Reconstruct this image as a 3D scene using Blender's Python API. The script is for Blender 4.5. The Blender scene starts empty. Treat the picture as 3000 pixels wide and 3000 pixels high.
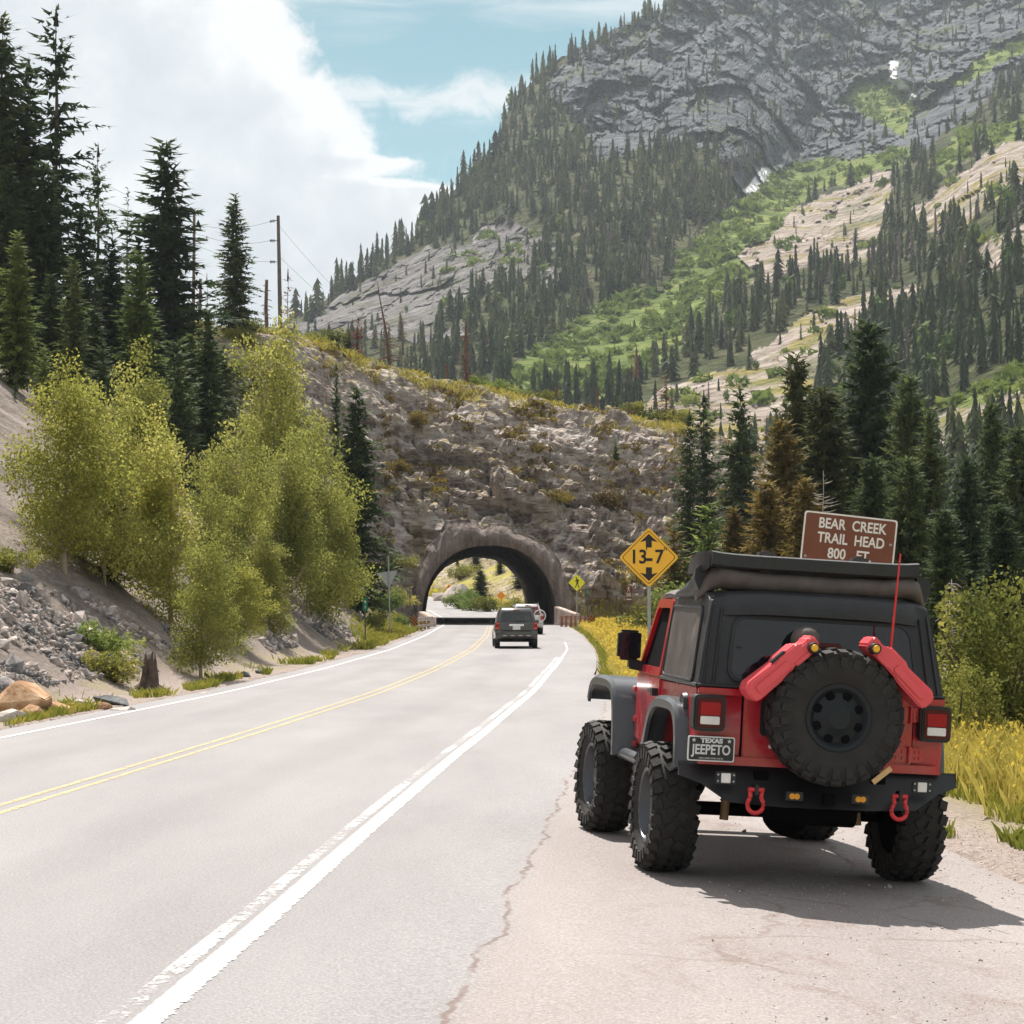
import bpy, bmesh, math, random
import numpy as np
from mathutils import Vector, Matrix

SC = bpy.context.scene
COL = SC.collection
random.seed(7)
RNG = np.random.default_rng(7)
R = math.radians

# ------------------------------------------------------------------ camera
F_PX, CAM_H, PITCH = 5930.0, 1.86, math.atan(282 / 5930.0)
cam_data = bpy.data.cameras.new('camera')
cam_data.sensor_width = 36.0
cam_data.lens = 36.0 * F_PX / 3000.0
cam_data.clip_start = 0.1
cam_data.clip_end = 20000
cam = bpy.data.objects.new('camera', cam_data)
COL.objects.link(cam)
cam.location = (0, 0, CAM_H)
cam.rotation_euler = (math.pi / 2 + PITCH, 0, 0)
SC.camera = cam

# ------------------------------------------------------------------ light, sky, exposure
TO_SUN = Vector((-0.33, 1.14, 2.0)).normalized()
SUN_EL = math.asin(TO_SUN.z)
SUN_AZ = math.atan2(TO_SUN.x, TO_SUN.y)
sun_data = bpy.data.lights.new('sun', 'SUN')
sun_data.energy = 5.0
sun_data.angle = R(0.53)
sun_data.color = (1.0, 0.945, 0.87)
sun = bpy.data.objects.new('sun', sun_data)
COL.objects.link(sun)
sun.location = (-40, 80, 120)
sun.rotation_euler = TO_SUN.to_track_quat('Z', 'Y').to_euler()

SC.view_settings.view_transform = 'Standard'
SC.view_settings.look = 'None'
SC.view_settings.gamma = 1.0
SC.view_settings.use_curve_mapping = False
SC.view_settings.exposure = 0.84
SC.render.engine = 'CYCLES'
SC.cycles.max_bounces = 6
SC.cycles.diffuse_bounces = 3
SC.cycles.glossy_bounces = 3
SC.cycles.transmission_bounces = 4
SC.cycles.transparent_max_bounces = 8
SC.cycles.volume_bounces = 0
SC.cycles.use_denoising = True
SC.cycles.sample_clamp_indirect = 6


class NT:
    """tiny node-tree writer"""
    def __init__(self, tree):
        self.t = tree
        self.n = tree.nodes
        self.l = tree.links

    def new(self, kind, ins=None, **kw):
        nd = self.n.new(kind)
        for k, v in kw.items():
            setattr(nd, k, v)
        if ins:
            for k, v in ins.items():
                self.put(nd.inputs[k], v)
        return nd

    def put(self, sock, v):
        if isinstance(v, bpy.types.NodeSocket):
            self.l.new(v, sock)
        elif isinstance(v, (tuple, list)) and len(v) == 3 and sock.type == 'RGBA':
            sock.default_value = (v[0], v[1], v[2], 1)
        else:
            sock.default_value = v

    def math(self, op, a, b=0.0, c=None, clamp=False):
        nd = self.n.new('ShaderNodeMath')
        nd.operation = op
        nd.use_clamp = clamp
        self.put(nd.inputs[0], a)
        self.put(nd.inputs[1], b)
        if c is not None:
            self.put(nd.inputs[2], c)
        return nd.outputs[0]

    def noise(self, vec, scale, detail=4.0, rough=0.55, dist=0.0, out='Fac'):
        nd = self.new('ShaderNodeTexNoise', {'Scale': scale, 'Detail': detail, 'Roughness': rough, 'Distortion': dist})
        if vec is not None:
            self.l.new(vec, nd.inputs['Vector'])
        return nd.outputs[out]

    def ramp(self, fac, stops):
        nd = self.n.new('ShaderNodeValToRGB')
        e = nd.color_ramp.elements
        while len(e) < len(stops):
            e.new(0.5)
        for i, (p, c) in enumerate(stops):
            e[i].position = p
            e[i].color = (c[0], c[1], c[2], 1) if not isinstance(c, (int, float)) else (c, c, c, 1)
        self.put(nd.inputs[0], fac)
        return nd.outputs[0]

    def mix(self, fac, a, b, mode='MIX'):
        nd = self.n.new('ShaderNodeMix')
        nd.data_type = 'RGBA'
        nd.blend_type = mode
        self.put(nd.inputs[0], fac)
        self.put(nd.inputs[6], a)
        self.put(nd.inputs[7], b)
        return nd.outputs[2]

    def smooth(self, v, lo, hi):
        nd = self.n.new('ShaderNodeMapRange')
        nd.interpolation_type = 'SMOOTHSTEP'
        self.put(nd.inputs[0], v)
        nd.inputs[1].default_value = lo
        nd.inputs[2].default_value = hi
        return nd.outputs[0]

    def scale(self, vec, s):
        nd = self.n.new('ShaderNodeVectorMath')
        nd.operation = 'MULTIPLY'
        self.l.new(vec, nd.inputs[0])
        nd.inputs[1].default_value = s
        return nd.outputs[0]


def build_world():
    w = bpy.data.worlds.new('World')
    SC.world = w
    w.use_nodes = True
    T = NT(w.node_tree)
    T.n.clear()
    out = T.new('ShaderNodeOutputWorld')
    sky = T.new('ShaderNodeTexSky', sky_type='NISHITA')
    sky.sun_disc = False
    sky.sun_elevation = SUN_EL
    sky.sun_rotation = SUN_AZ
    sky.altitude = 2500
    sky.air_density = 1.0
    sky.dust_density = 0.6
    sky.ozone_density = 1.0
    tint = T.mix(1.0, sky.outputs[0], (0.44, 0.715, 0.53), 'MULTIPLY')
    bg1 = T.new('ShaderNodeBackground', {'Color': tint, 'Strength': 0.092})
    geo = T.new('ShaderNodeTexCoord')
    sep = T.new('ShaderNodeSeparateXYZ', {0: geo.outputs['Generated']})
    ay = T.math('MAXIMUM', T.math('ABSOLUTE', sep.outputs[1]), 0.05)
    u = T.math('DIVIDE', sep.outputs[0], ay)
    v = T.math('DIVIDE', sep.outputs[2], ay)
    flat = T.new('ShaderNodeCombineXYZ', {0: u, 1: v, 2: 0.0}).outputs[0]
    # --- big cumulus bank on the left: u of its edge as a curve of the elevation
    fc = T.n.new('ShaderNodeFloatCurve')
    cm = fc.mapping
    cm.use_clip = False
    c = cm.curves[0]
    def uv(px, py):
        return ((px - 1500) / F_PX, (1782 - py) / F_PX)
    pts = [(1700, 560), (1560, 480), (1330, 470), (1215, 480), (1130, 520), (1112, 450), (1085, 370), (1060, 310), (1000, 240),
           (935, 190), (925, 120), (890, 50), (880, 0), (700, -200), (760, -700), (400, -1500)]
    arr = sorted([(uv(a, b)[1], uv(a, b)[0]) for a, b in pts])
    arr = [(0.0, 0.2)] + arr + [(1.0, -0.1)]
    while len(c.points) < len(arr):
        c.points.new(0.5, 0.5)
    for i, (x, y) in enumerate(arr):
        c.points[i].location = (x, y + 0.5)
        c.points[i].handle_type = 'VECTOR'
    cm.update()
    T.put(fc.inputs['Value'], v)
    T.put(fc.inputs['Factor'], 1.0)
    edge = T.math('SUBTRACT', fc.outputs[0], 0.5)
    n1 = T.noise(flat, 26.0, 8.0, 0.62, 0.4)
    n2 = T.noise(flat, 95.0, 5.0, 0.6, 0.3)
    wob = T.math('ADD', T.math('MULTIPLY', T.math('SUBTRACT', n1, 0.5), 0.055), T.math('MULTIPLY', T.math('SUBTRACT', n2, 0.5), 0.014))
    s = T.math('SUBTRACT', T.math('ADD', edge, wob), u)
    bank = T.smooth(s, -0.004, 0.013)
    # --- thin high cloud on the right and a streak
    st = T.new('ShaderNodeCombineXYZ', {0: T.math('MULTIPLY', u, 7.0), 1: T.math('MULTIPLY', v, 30.0), 2: 0.3}).outputs[0]
    n3 = T.noise(st, 1.6, 6.0, 0.55, 0.5)
    hi = T.math('ADD', T.smooth(v, 0.275, 0.325), T.math('MULTIPLY', T.math('SUBTRACT', n3, 0.5), 1.7))
    hi = T.math('MULTIPLY', T.smooth(hi, 0.05, 1.0), 0.75)
    st2 = T.math('ABSOLUTE', T.math('SUBTRACT', v, T.math('ADD', 0.254, T.math('MULTIPLY', T.math('SUBTRACT', n1, 0.5), 0.05))))
    streak = T.math('MULTIPLY', T.math('SUBTRACT', 1.0, T.smooth(st2, 0.0, 0.014)), T.smooth(n3, 0.28, 0.55))
    low = T.math('MULTIPLY', T.math('SUBTRACT', 1.0, T.smooth(v, 0.205, 0.235)), T.smooth(T.noise(flat, 40.0, 7.0, 0.6), 0.46, 0.66))
    oth = T.math('MAXIMUM', T.math('MAXIMUM', hi, T.math('MULTIPLY', streak, 0.75)), low)
    fac = T.math('MAXIMUM', bank, oth, clamp=True)
    # cloud brightness: soft grey bellies
    b1 = T.noise(flat, 9.0, 5.0, 0.5, 0.6)
    b2 = T.noise(flat, 30.0, 6.0, 0.6, 0.2)
    bb = T.math('ADD', T.math('MULTIPLY', b1, 0.6), T.math('MULTIPLY', b2, 0.4))
    rim = T.math('SUBTRACT', 1.0, T.smooth(s, 0.0, 0.05))
    bb = T.math('ADD', bb, T.math('MULTIPLY', rim, 0.22))
    ccol = T.ramp(bb, [(0.40, (0.66, 0.715, 0.765)), (0.52, (0.80, 0.84, 0.87)), (0.61, (1.0, 1.0, 1.0))])
    bg2 = T.new('ShaderNodeBackground', {'Color': ccol, 'Strength': 0.515})
    mx = T.new('ShaderNodeMixShader', {0: fac, 1: bg1.outputs[0], 2: bg2.outputs[0]})
    T.l.new(mx.outputs[0], out.inputs['Surface'])


build_world()


# ------------------------------------------------------------------ helpers
def W(px, py, d):
    """pixel of the photograph (3000 px) + distance ahead -> point in the world"""
    u, v = (px - 1500) / F_PX, (1500 - py) / F_PX
    cp, sp = math.cos(PITCH), math.sin(PITCH)
    dy = cp - v * sp
    s = d / dy
    return Vector((u * s, d, CAM_H + (sp + v * cp) * s))


_perm = RNG.permutation(512).astype(np.int64)
_perm = np.concatenate([_perm, _perm, _perm])
_grad = RNG.normal(size=(512, 3))
_grad /= np.linalg.norm(_grad, axis=1)[:, None]


def perlin(P):
    P = np.asarray(P, float)
    i = np.floor(P).astype(np.int64)
    f = P - i
    w = f * f * f * (f * (f * 6 - 15) + 10)
    i &= 511
    res = 0
    for dx in (0, 1):
        for dy in (0, 1):
            for dz in (0, 1):
                h = _perm[_perm[_perm[(i[:, 0] + dx) & 511] + ((i[:, 1] + dy) & 511)] + ((i[:, 2] + dz) & 511)] & 511
                g = _grad[h]
                d = f - np.array([dx, dy, dz])
                ww = (w[:, 0] if dx else 1 - w[:, 0]) * (w[:, 1] if dy else 1 - w[:, 1]) * (w[:, 2] if dz else 1 - w[:, 2])
                res = res + ww * (g * d).sum(1)
    return res * 1.6


def fbm(P, octs=4, gain=0.5, ridged=False):
    P = np.asarray(P, float)
    a, s, tot = 1.0, 0.0, 0.0
    for k in range(octs):
        n = perlin(P * (2.03 ** k) + 17.3 * k)
        s = s + a * ((1 - 2 * np.abs(n)) if ridged else n)
        tot += a
        a *= gain
    return s / tot


def fast_mesh(name, V, Fc, smooth=False):
    """V (n,3), Fc (m,k) -> mesh"""
    V = np.asarray(V, np.float32)
    Fc = np.asarray(Fc, np.int32)
    m, k = Fc.shape
    me = bpy.data.meshes.new(name)
    me.vertices.add(len(V))
    me.vertices.foreach_set('co', V.ravel())
    me.loops.add(m * k)
    me.loops.foreach_set('vertex_index', Fc.ravel())
    me.polygons.add(m)
    me.polygons.foreach_set('loop_start', np.arange(0, m * k, k, dtype=np.int32))
    me.polygons.foreach_set('use_smooth', np.full(m, smooth))
    me.update(calc_edges=True)
    return me


def link(name, me, mat=None, parent=None):
    o = bpy.data.objects.new(name, me)
    COL.objects.link(o)
    if mat is not None and len(me.materials) == 0:
        me.materials.append(mat)
    if parent is not None:
        o.parent = parent
    return o


def tag(o, label=None, cat=None, group=None, kind=None):
    if label: o['label'] = label
    if cat: o['category'] = cat
    if group: o['group'] = group
    if kind: o['kind'] = kind
    return o


def thing(name, label, cat, loc=(0, 0, 0), rot=(0, 0, 0), group=None):
    o = bpy.data.objects.new(name, None)
    COL.objects.link(o)
    o.empty_display_size = 0.3
    o.location = loc
    o.rotation_euler = rot
    return tag(o, label, cat, group)


class MB:
    def __init__(self):
        self.v, self.f = [], []

    def add(self, V, Fc):
        b = len(self.v)
        self.v += [tuple(p) for p in V]
        self.f += [tuple(i + b for i in q) for q in Fc]
        return self

    def box(self, c, s, M=None):
        x, y, z = s[0] / 2, s[1] / 2, s[2] / 2
        P = [Vector((a * x, b * y, d * z)) for a, b, d in
             [(-1, -1, -1), (1, -1, -1), (1, 1, -1), (-1, 1, -1), (-1, -1, 1), (1, -1, 1), (1, 1, 1), (-1, 1, 1)]]
        if M is not None:
            P = [M @ p for p in P]
        c = Vector(c)
        return self.add([p + c for p in P], [(0, 3, 2, 1), (4, 5, 6, 7), (0, 1, 5, 4), (1, 2, 6, 5), (2, 3, 7, 6), (3, 0, 4, 7)])

    def hexa(self, P):
        return self.add(P, [(0, 3, 2, 1), (4, 5, 6, 7), (0, 1, 5, 4), (1, 2, 6, 5), (2, 3, 7, 6), (3, 0, 4, 7)])

    def tube(self, pts, rad, n=8, cap=True):
        pts = [Vector(p) for p in pts]
        if not isinstance(rad, (list, tuple)):
            rad = [rad] * len(pts)
        V, Fc = [], []
        up = Vector((0, 0, 1))
        for i, p in enumerate(pts):
            t = (pts[min(i + 1, len(pts) - 1)] - pts[max(i - 1, 0)]).normalized()
            a = t.cross(up)
            if a.length < 0.05:
                a = t.cross(Vector((0, 1, 0)))
            a.normalize()
            b = t.cross(a)
            for k in range(n):
                an = 2 * math.pi * k / n
                V.append(p + (a * math.cos(an) + b * math.sin(an)) * rad[i])
        for i in range(len(pts) - 1):
            for k in range(n):
                Fc.append((i * n + k, i * n + (k + 1) % n, (i + 1) * n + (k + 1) % n, (i + 1) * n + k))
        if cap:
            Fc.append(tuple(range(n))[::-1])
            Fc.append(tuple((len(pts) - 1) * n + k for k in range(n)))
        return self.add(V, Fc)

    def prism(self, poly, axis, a, b, sa=1.0, sb=1.0):
        """2-D polygon extruded along axis: 'x': poly=(y,z), 'y': (x,z), 'z': (x,y)"""
        def P(q, t):
            return {'x': (t, q[0], q[1]), 'y': (q[0], t, q[1]), 'z': (q[0], q[1], t)}[axis]
        n = len(poly)
        V = [P(q, a) for q in poly] + [P(q, b) for q in poly]
        Fc = [tuple(range(n)), tuple(range(n, 2 * n))[::-1]]
        for i in range(n):
            j = (i + 1) % n
            Fc.append((i, i + n, j + n, j))
        return self.add(V, Fc)

    def lathe(self, prof, n=32, axis='x', c=(0, 0, 0)):
        """prof: (t along axis, radius)"""
        V, Fc = [], []
        for t, r in prof:
            for k in range(n):
                an = 2 * math.pi * k / n
                ca, sa = r * math.cos(an), r * math.sin(an)
                p = {'x': (t, ca, sa), 'y': (ca, t, sa), 'z': (ca, sa, t)}[axis]
                V.append((p[0] + c[0], p[1] + c[1], p[2] + c[2]))
        for i in range(len(prof) - 1):
            for k in range(n):
                Fc.append((i * n + k, i * n + (k + 1) % n, (i + 1) * n + (k + 1) % n, (i + 1) * n + k))
        return self.add(V, Fc)

    def build(self, name, mat, parent=None, smooth=False, bevel=0.0, seg=2, angle=40):
        me = bpy.data.meshes.new(name)
        me.from_pydata(self.v, [], self.f)
        bm = bmesh.new()
        bm.from_mesh(me)
        bmesh.ops.recalc_face_normals(bm, faces=bm.faces)
        if bevel > 0:
            es = [e for e in bm.edges if len(e.link_faces) == 2 and e.calc_face_angle(0) > R(25)]
            bmesh.ops.bevel(bm, geom=es, offset=bevel, segments=seg, affect='EDGES', clamp_overlap=True)
        bm.to_mesh(me)
        bm.free()
        if smooth:
            me.polygons.foreach_set('use_smooth', np.full(len(me.polygons), True))
            me.set_sharp_from_angle(angle=R(angle))
        me.update()
        return link(name, me, mat, parent)


# ------------------------------------------------------------------ materials
def new_mat(name):
    m = bpy.data.materials.new(name)
    m.use_nodes = True
    T = NT(m.node_tree)
    bsdf = T.n['Principled BSDF']
    return m, T, bsdf


def simple(name, col, rough=0.5, metal=0.0, coat=0.0, var=0.12, scale=6.0, bump=0.0, bscale=60.0, spec=0.5):
    m, T, b = new_mat(name)
    tc = T.new('ShaderNodeTexCoord')
    n = T.noise(tc.outputs['Object'], scale, 5.0, 0.6)
    lo = tuple(c * (1 - var) for c in col)
    hi = tuple(min(1, c * (1 + var)) for c in col)
    T.put(b.inputs['Base Color'], T.ramp(n, [(0.3, lo), (0.7, hi)]))
    T.put(b.inputs['Roughness'], T.math('ADD', rough - 0.06, T.math('MULTIPLY', n, 0.12)))
    b.inputs['Metallic'].default_value = metal
    b.inputs['Coat Weight'].default_value = coat
    b.inputs['Coat Roughness'].default_value = 0.06
    b.inputs['Specular IOR Level'].default_value = spec
    if bump > 0:
        nb = T.noise(tc.outputs['Object'], bscale, 4.0, 0.6)
        bp = T.new('ShaderNodeBump', {'Strength': bump, 'Distance': 0.02, 'Height': nb})
        T.l.new(bp.outputs[0], b.inputs['Normal'])
    return m


def leaf_mat(name, c1, c2, c3=None, trans=0.4, scale=0.9, fine=9.0):
    """foliage: clump colour variation + leaf variation + light through the leaf"""
    m, T, b = new_mat(name)
    tc = T.new('ShaderNodeTexCoord')
    oi = T.new('ShaderNodeObjectInfo')
    n = T.noise(tc.outputs['Object'], scale, 3.0, 0.6)
    nf = T.noise(tc.outputs['Object'], fine, 2.0, 0.7)
    f = T.math('ADD', T.math('MULTIPLY', n, 0.6), T.math('MULTIPLY', nf, 0.4))
    f = T.math('ADD', f, T.math('MULTIPLY', T.math('SUBTRACT', oi.outputs['Random'], 0.5), 0.16))
    at = T.new('ShaderNodeAttribute')
    at.attribute_name = 'tint'
    f = T.math('ADD', f, at.outputs['Fac'])
    stops = [(0.34, c1), (0.52, c2)] + ([(0.66, c3)] if c3 else [])
    col = T.ramp(f, stops)
    T.put(b.inputs['Base Color'], col)
    b.inputs['Roughness'].default_value = 0.75
    b.inputs['Specular IOR Level'].default_value = 0.12
    tr = T.new('ShaderNodeBsdfTranslucent', {'Color': col})
    mx = T.new('ShaderNodeMixShader', {0: trans, 1: b.outputs[0], 2: tr.outputs[0]})
    T.l.new(mx.outputs[0], T.n['Material Output'].inputs['Surface'])
    return m


M = {}
M['red'] = simple('red_paint', (0.43, 0.007, 0.02), 0.3, coat=0.55, var=0.06, scale=3)
def dusty_paint(name, col, dust=(0.30, 0.22, 0.18)):
    m, T, b = new_mat(name)
    tc = T.new('ShaderNodeTexCoord')
    P = tc.outputs['Object']
    z = T.new('ShaderNodeSeparateXYZ', {0: P}).outputs[2]
    n = T.noise(P, 5.0, 6.0, 0.7)
    low = T.math('SUBTRACT', 1.0, T.smooth(z, 0.80, 1.25))
    d = T.math('MULTIPLY', T.smooth(n, 0.35, 0.75), T.math('ADD', 0.08, T.math('MULTIPLY', low, 0.28)))
    spl = T.math('MULTIPLY', T.smooth(T.noise(P, 38.0, 3.0, 0.7), 0.62, 0.72), T.math('MULTIPLY', low, 0.5))
    d = T.math('MAXIMUM', d, spl)
    T.put(b.inputs['Base Color'], T.mix(d, col, dust))
    T.put(b.inputs['Roughness'], T.math('ADD', 0.26, T.math('MULTIPLY', d, 1.3)))
    b.inputs['Coat Weight'].default_value = 0.55
    b.inputs['Coat Roughness'].default_value = 0.08
    return m


M['red'] = dusty_paint('dusty_red_paint', (0.43, 0.007, 0.02))
M['pink'] = simple('pink_plastic', (0.72, 0.08, 0.095), 0.42, var=0.05)
M['black_plastic'] = simple('black_plastic', (0.011, 0.011, 0.013), 0.45, var=0.25)
M['fabric'] = simple('black_soft_top', (0.014, 0.015, 0.017), 0.5, var=0.35, scale=4, bump=0.6, bscale=9)
M['dusty_lit_fabric'] = simple('dusty_sunlit_black_fabric', (0.085, 0.070, 0.063), 0.7, var=0.3, scale=5, bump=0.5, bscale=12)  # paler than the soft top: sun sheen on the folds put into the colour
M['flare'] = simple('grey_fender', (0.050, 0.057, 0.065), 0.36, var=0.08, coat=0.25)
M['rubber'] = simple('tyre_rubber', (0.012, 0.0115, 0.0115), 0.75, var=0.35, scale=9, bump=0.3, bscale=70)
M['rubber_dust'] = simple('dusty_tyre_sidewall', (0.019, 0.017, 0.016), 0.8, var=0.4, scale=9, bump=0.3, bscale=70)
M['rim'] = simple('grey_rim', (0.085, 0.09, 0.10), 0.35, metal=0.7)
M['rim_dark'] = simple('dark_rim', (0.012, 0.015, 0.018), 0.5, spec=0.3)
M['void'] = simple('dark_interior', (0.006, 0.006, 0.007), 0.9, spec=0.05)
M['red_lens'] = simple('red_lens', (0.33, 0.006, 0.014), 0.2, spec=0.3)
M['dark_red_lens'] = simple('dark_red_lens', (0.075, 0.004, 0.008), 0.2, spec=0.3)
M['white_lens'] = simple('white_lens', (0.72, 0.70, 0.68), 0.25)
M['amber'] = simple('amber_lens', (0.85, 0.36, 0.02), 0.3)
M['yellow_plastic'] = simple('yellow_cap', (0.8, 0.42, 0.02), 0.4)
M['shackle'] = simple('red_shackle', (0.6, 0.03, 0.035), 0.4)
M['tan_strap'] = simple('tan_strap', (0.55, 0.36, 0.16), 0.8)
M['steel'] = simple('galvanised_steel', (0.36, 0.37, 0.38), 0.5, metal=0.6, var=0.15)
M['post_dark'] = simple('weathered_post', (0.075, 0.08, 0.075), 0.7)
M['alu'] = simple('sign_back_aluminium', (0.34, 0.35, 0.35), 0.55, metal=0.35)
M['sign_orange'] = simple('orange_yellow_sign', (0.95, 0.50, 0.03), 0.45, var=0.04)
M['sign_yellow'] = simple('yellow_green_sign', (0.85, 0.80, 0.04), 0.5, var=0.05)
M['sign_brown'] = simple('brown_sign', (0.17, 0.048, 0.022), 0.5, var=0.12)
M['sign_green'] = simple('green_sign', (0.012, 0.16, 0.07), 0.5, var=0.1)
M['sign_or'] = simple('orange_work_sign', (0.85, 0.29, 0.02), 0.5, var=0.06)
M['ink'] = simple('black_sign_ink', (0.012, 0.011, 0.011), 0.6)
M['sign_white'] = simple('white_sign_ink', (0.78, 0.75, 0.72), 0.5, var=0.06)
M['plate_black'] = simple('black_plate', (0.012, 0.013, 0.014), 0.4)
M['plate_silver'] = simple('plate_silver', (0.62, 0.62, 0.62), 0.4)
M['suv_grey'] = simple('dark_grey_paint', (0.062, 0.056, 0.052), 0.3, metal=0.4, coat=0.8, var=0.05)
M['suv_silver'] = simple('pale_silver_paint', (0.56, 0.55, 0.53), 0.3, metal=0.3, coat=0.8, var=0.04)
M['chrome'] = simple('chrome', (0.75, 0.75, 0.76), 0.18, metal=1.0)


def glass_mat(name, col, rough, dust=0.0, dcol=(0.2, 0.16, 0.14)):
    m, T, b = new_mat(name)
    tc = T.new('ShaderNodeTexCoord')
    n = T.noise(tc.outputs['Object'], 2.2, 6.0, 0.65, 0.6)
    n2 = T.noise(T.scale(tc.outputs['Object'], (9, 2.5, 1)), 1.0, 4.0, 0.6)
    f = T.math('MULTIPLY', T.math('MULTIPLY', T.smooth(n, 0.35, 0.75), T.smooth(n2, 0.3, 0.7)), dust)
    T.put(b.inputs['Base Color'], T.mix(f, col, dcol))
    T.put(b.inputs['Roughness'], T.math('ADD', rough, T.math('MULTIPLY', f, 0.7)))
    b.inputs['Specular IOR Level'].default_value = 0.6
    bp = T.new('ShaderNodeBump', {'Strength': 0.35, 'Distance': 0.03, 'Height': T.noise(tc.outputs['Object'], 3.2, 3.0, 0.5)})
    T.l.new(bp.outputs[0], b.inputs['Normal'])
    return m


M['glass'] = glass_mat('dark_window', (0.006, 0.007, 0.010), 0.05, 0.22, (0.09, 0.08, 0.09))
M['glass_dusty'] = glass_mat('dusty_plastic_window', (0.05, 0.045, 0.043), 0.42, 0.85, (0.17, 0.125, 0.105))
M['suv_glass'] = glass_mat('tinted_rear_glass', (0.02, 0.022, 0.024), 0.08, 0.3)


def asphalt():
    m, T, b = new_mat('worn_asphalt')
    uvn = T.new('ShaderNodeUVMap')
    uvn.uv_map = 'UVMap'
    uv = uvn.outputs[0]
    sep = T.new('ShaderNodeSeparateXYZ', {0: uv})
    o, y = sep.outputs[0], sep.outputs[1]
    tc = T.new('ShaderNodeTexCoord')
    P = tc.outputs['Object']
    grain = T.noise(P, 55.0, 3.0, 0.75)
    grain2 = T.noise(P, 14.0, 3.0, 0.6)
    big = T.noise(T.scale(P, (1, 0.22, 1)), 0.55, 5.0, 0.6)
    base = T.ramp(big, [(0.3, (0.192, 0.181, 0.184)), (0.5, (0.232, 0.22, 0.222)), (0.7, (0.268, 0.255, 0.254))])
    # the pull-out beside the lane is older, pinker and paler
    wob = T.math('MULTIPLY', T.math('SUBTRACT', T.noise(P, 0.7, 4.0, 0.55), 0.5), 0.42)
    wob2 = T.math('MULTIPLY', T.math('SUBTRACT', T.noise(P, 4.5, 3.0, 0.6), 0.5), 0.09)
    ow = T.math('ADD', o, T.math('ADD', wob, wob2))
    old = T.smooth(ow, 5.05, 5.3)
    base = T.mix(T.math('MULTIPLY', old, 0.8), base, T.ramp(big, [(0.3, (0.225, 0.19, 0.178)), (0.7, (0.305, 0.263, 0.249))]))
    rust = T.math('MULTIPLY', T.smooth(T.noise(T.scale(P, (1, 0.6, 1)), 1.3, 6.0, 0.68, 0.6), 0.50, 0.64), T.smooth(ow, 5.5, 6.6))
    base = T.mix(T.math('MULTIPLY', rust, 0.62), base, (0.17, 0.112, 0.092))
    # seam crack
    d = T.math('ABSOLUTE', T.math('SUBTRACT', ow, 5.15))
    crack = T.math('SUBTRACT', 1.0, T.smooth(d, 0.004, 0.026))
    crack = T.math('MULTIPLY', crack, T.smooth(T.noise(P, 2.3, 3.0, 0.6), 0.36, 0.55))
    vo = T.new('ShaderNodeTexVoronoi', {'Scale': 0.8, 'Vector': T.mix(0.30, P, T.noise(P, 1.6, 5.0, 0.65, 0.0, 'Color'))})
    vo.feature = 'DISTANCE_TO_EDGE'
    c2 = T.math('SUBTRACT', 1.0, T.smooth(vo.outputs['Distance'], 0.003, 0.016))
    c2 = T.math('MULTIPLY', T.math('MULTIPLY', c2, T.smooth(ow, 5.6, 6.4)), T.smooth(T.noise(P, 0.9, 2.0, 0.5), 0.40, 0.55))
    crack = T.math('MAXIMUM', crack, T.math('MULTIPLY', c2, 0.6))
    # tyre tracks and oil band of the lane
    lane = T.math('ABSOLUTE', T.math('SUBTRACT', T.math('ABSOLUTE', o), 1.75))
    oil = T.math('MULTIPLY', T.math('SUBTRACT', 1.0, T.smooth(lane, 0.1, 0.6)), 0.25)
    base = T.mix(oil, base, (0.15, 0.14, 0.142))
    base = T.mix(T.math('MULTIPLY', T.math('SUBTRACT', grain, 0.5), 2.4, clamp=True), base, (0.47, 0.44, 0.43))
    base = T.mix(T.math('MULTIPLY', T.math('SUBTRACT', 0.5, grain), 2.6, clamp=True), base, (0.11, 0.10, 0.10))
    base = T.mix(T.math('MULTIPLY', T.math('SUBTRACT', grain2, 0.5), 0.9, clamp=True), base, (0.35, 0.33, 0.325))
    # transverse mended bands far down the road
    base = T.mix(T.math('MULTIPLY', crack, 0.7), base, (0.14, 0.09, 0.072))
    T.put(b.inputs['Base Color'], base)
    b.inputs['Roughness'].default_value = 0.85
    b.inputs['Specular IOR Level'].default_value = 0.3
    h = T.math('SUBTRACT', T.math('ADD', T.math('MULTIPLY', grain, 0.6), T.math('MULTIPLY', grain2, 0.5)), T.math('MULTIPLY', crack, 1.2))
    bp = T.new('ShaderNodeBump', {'Strength': 0.5, 'Distance': 0.012, 'Height': h})
    T.l.new(bp.outputs[0], b.inputs['Normal'])
    return m


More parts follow.
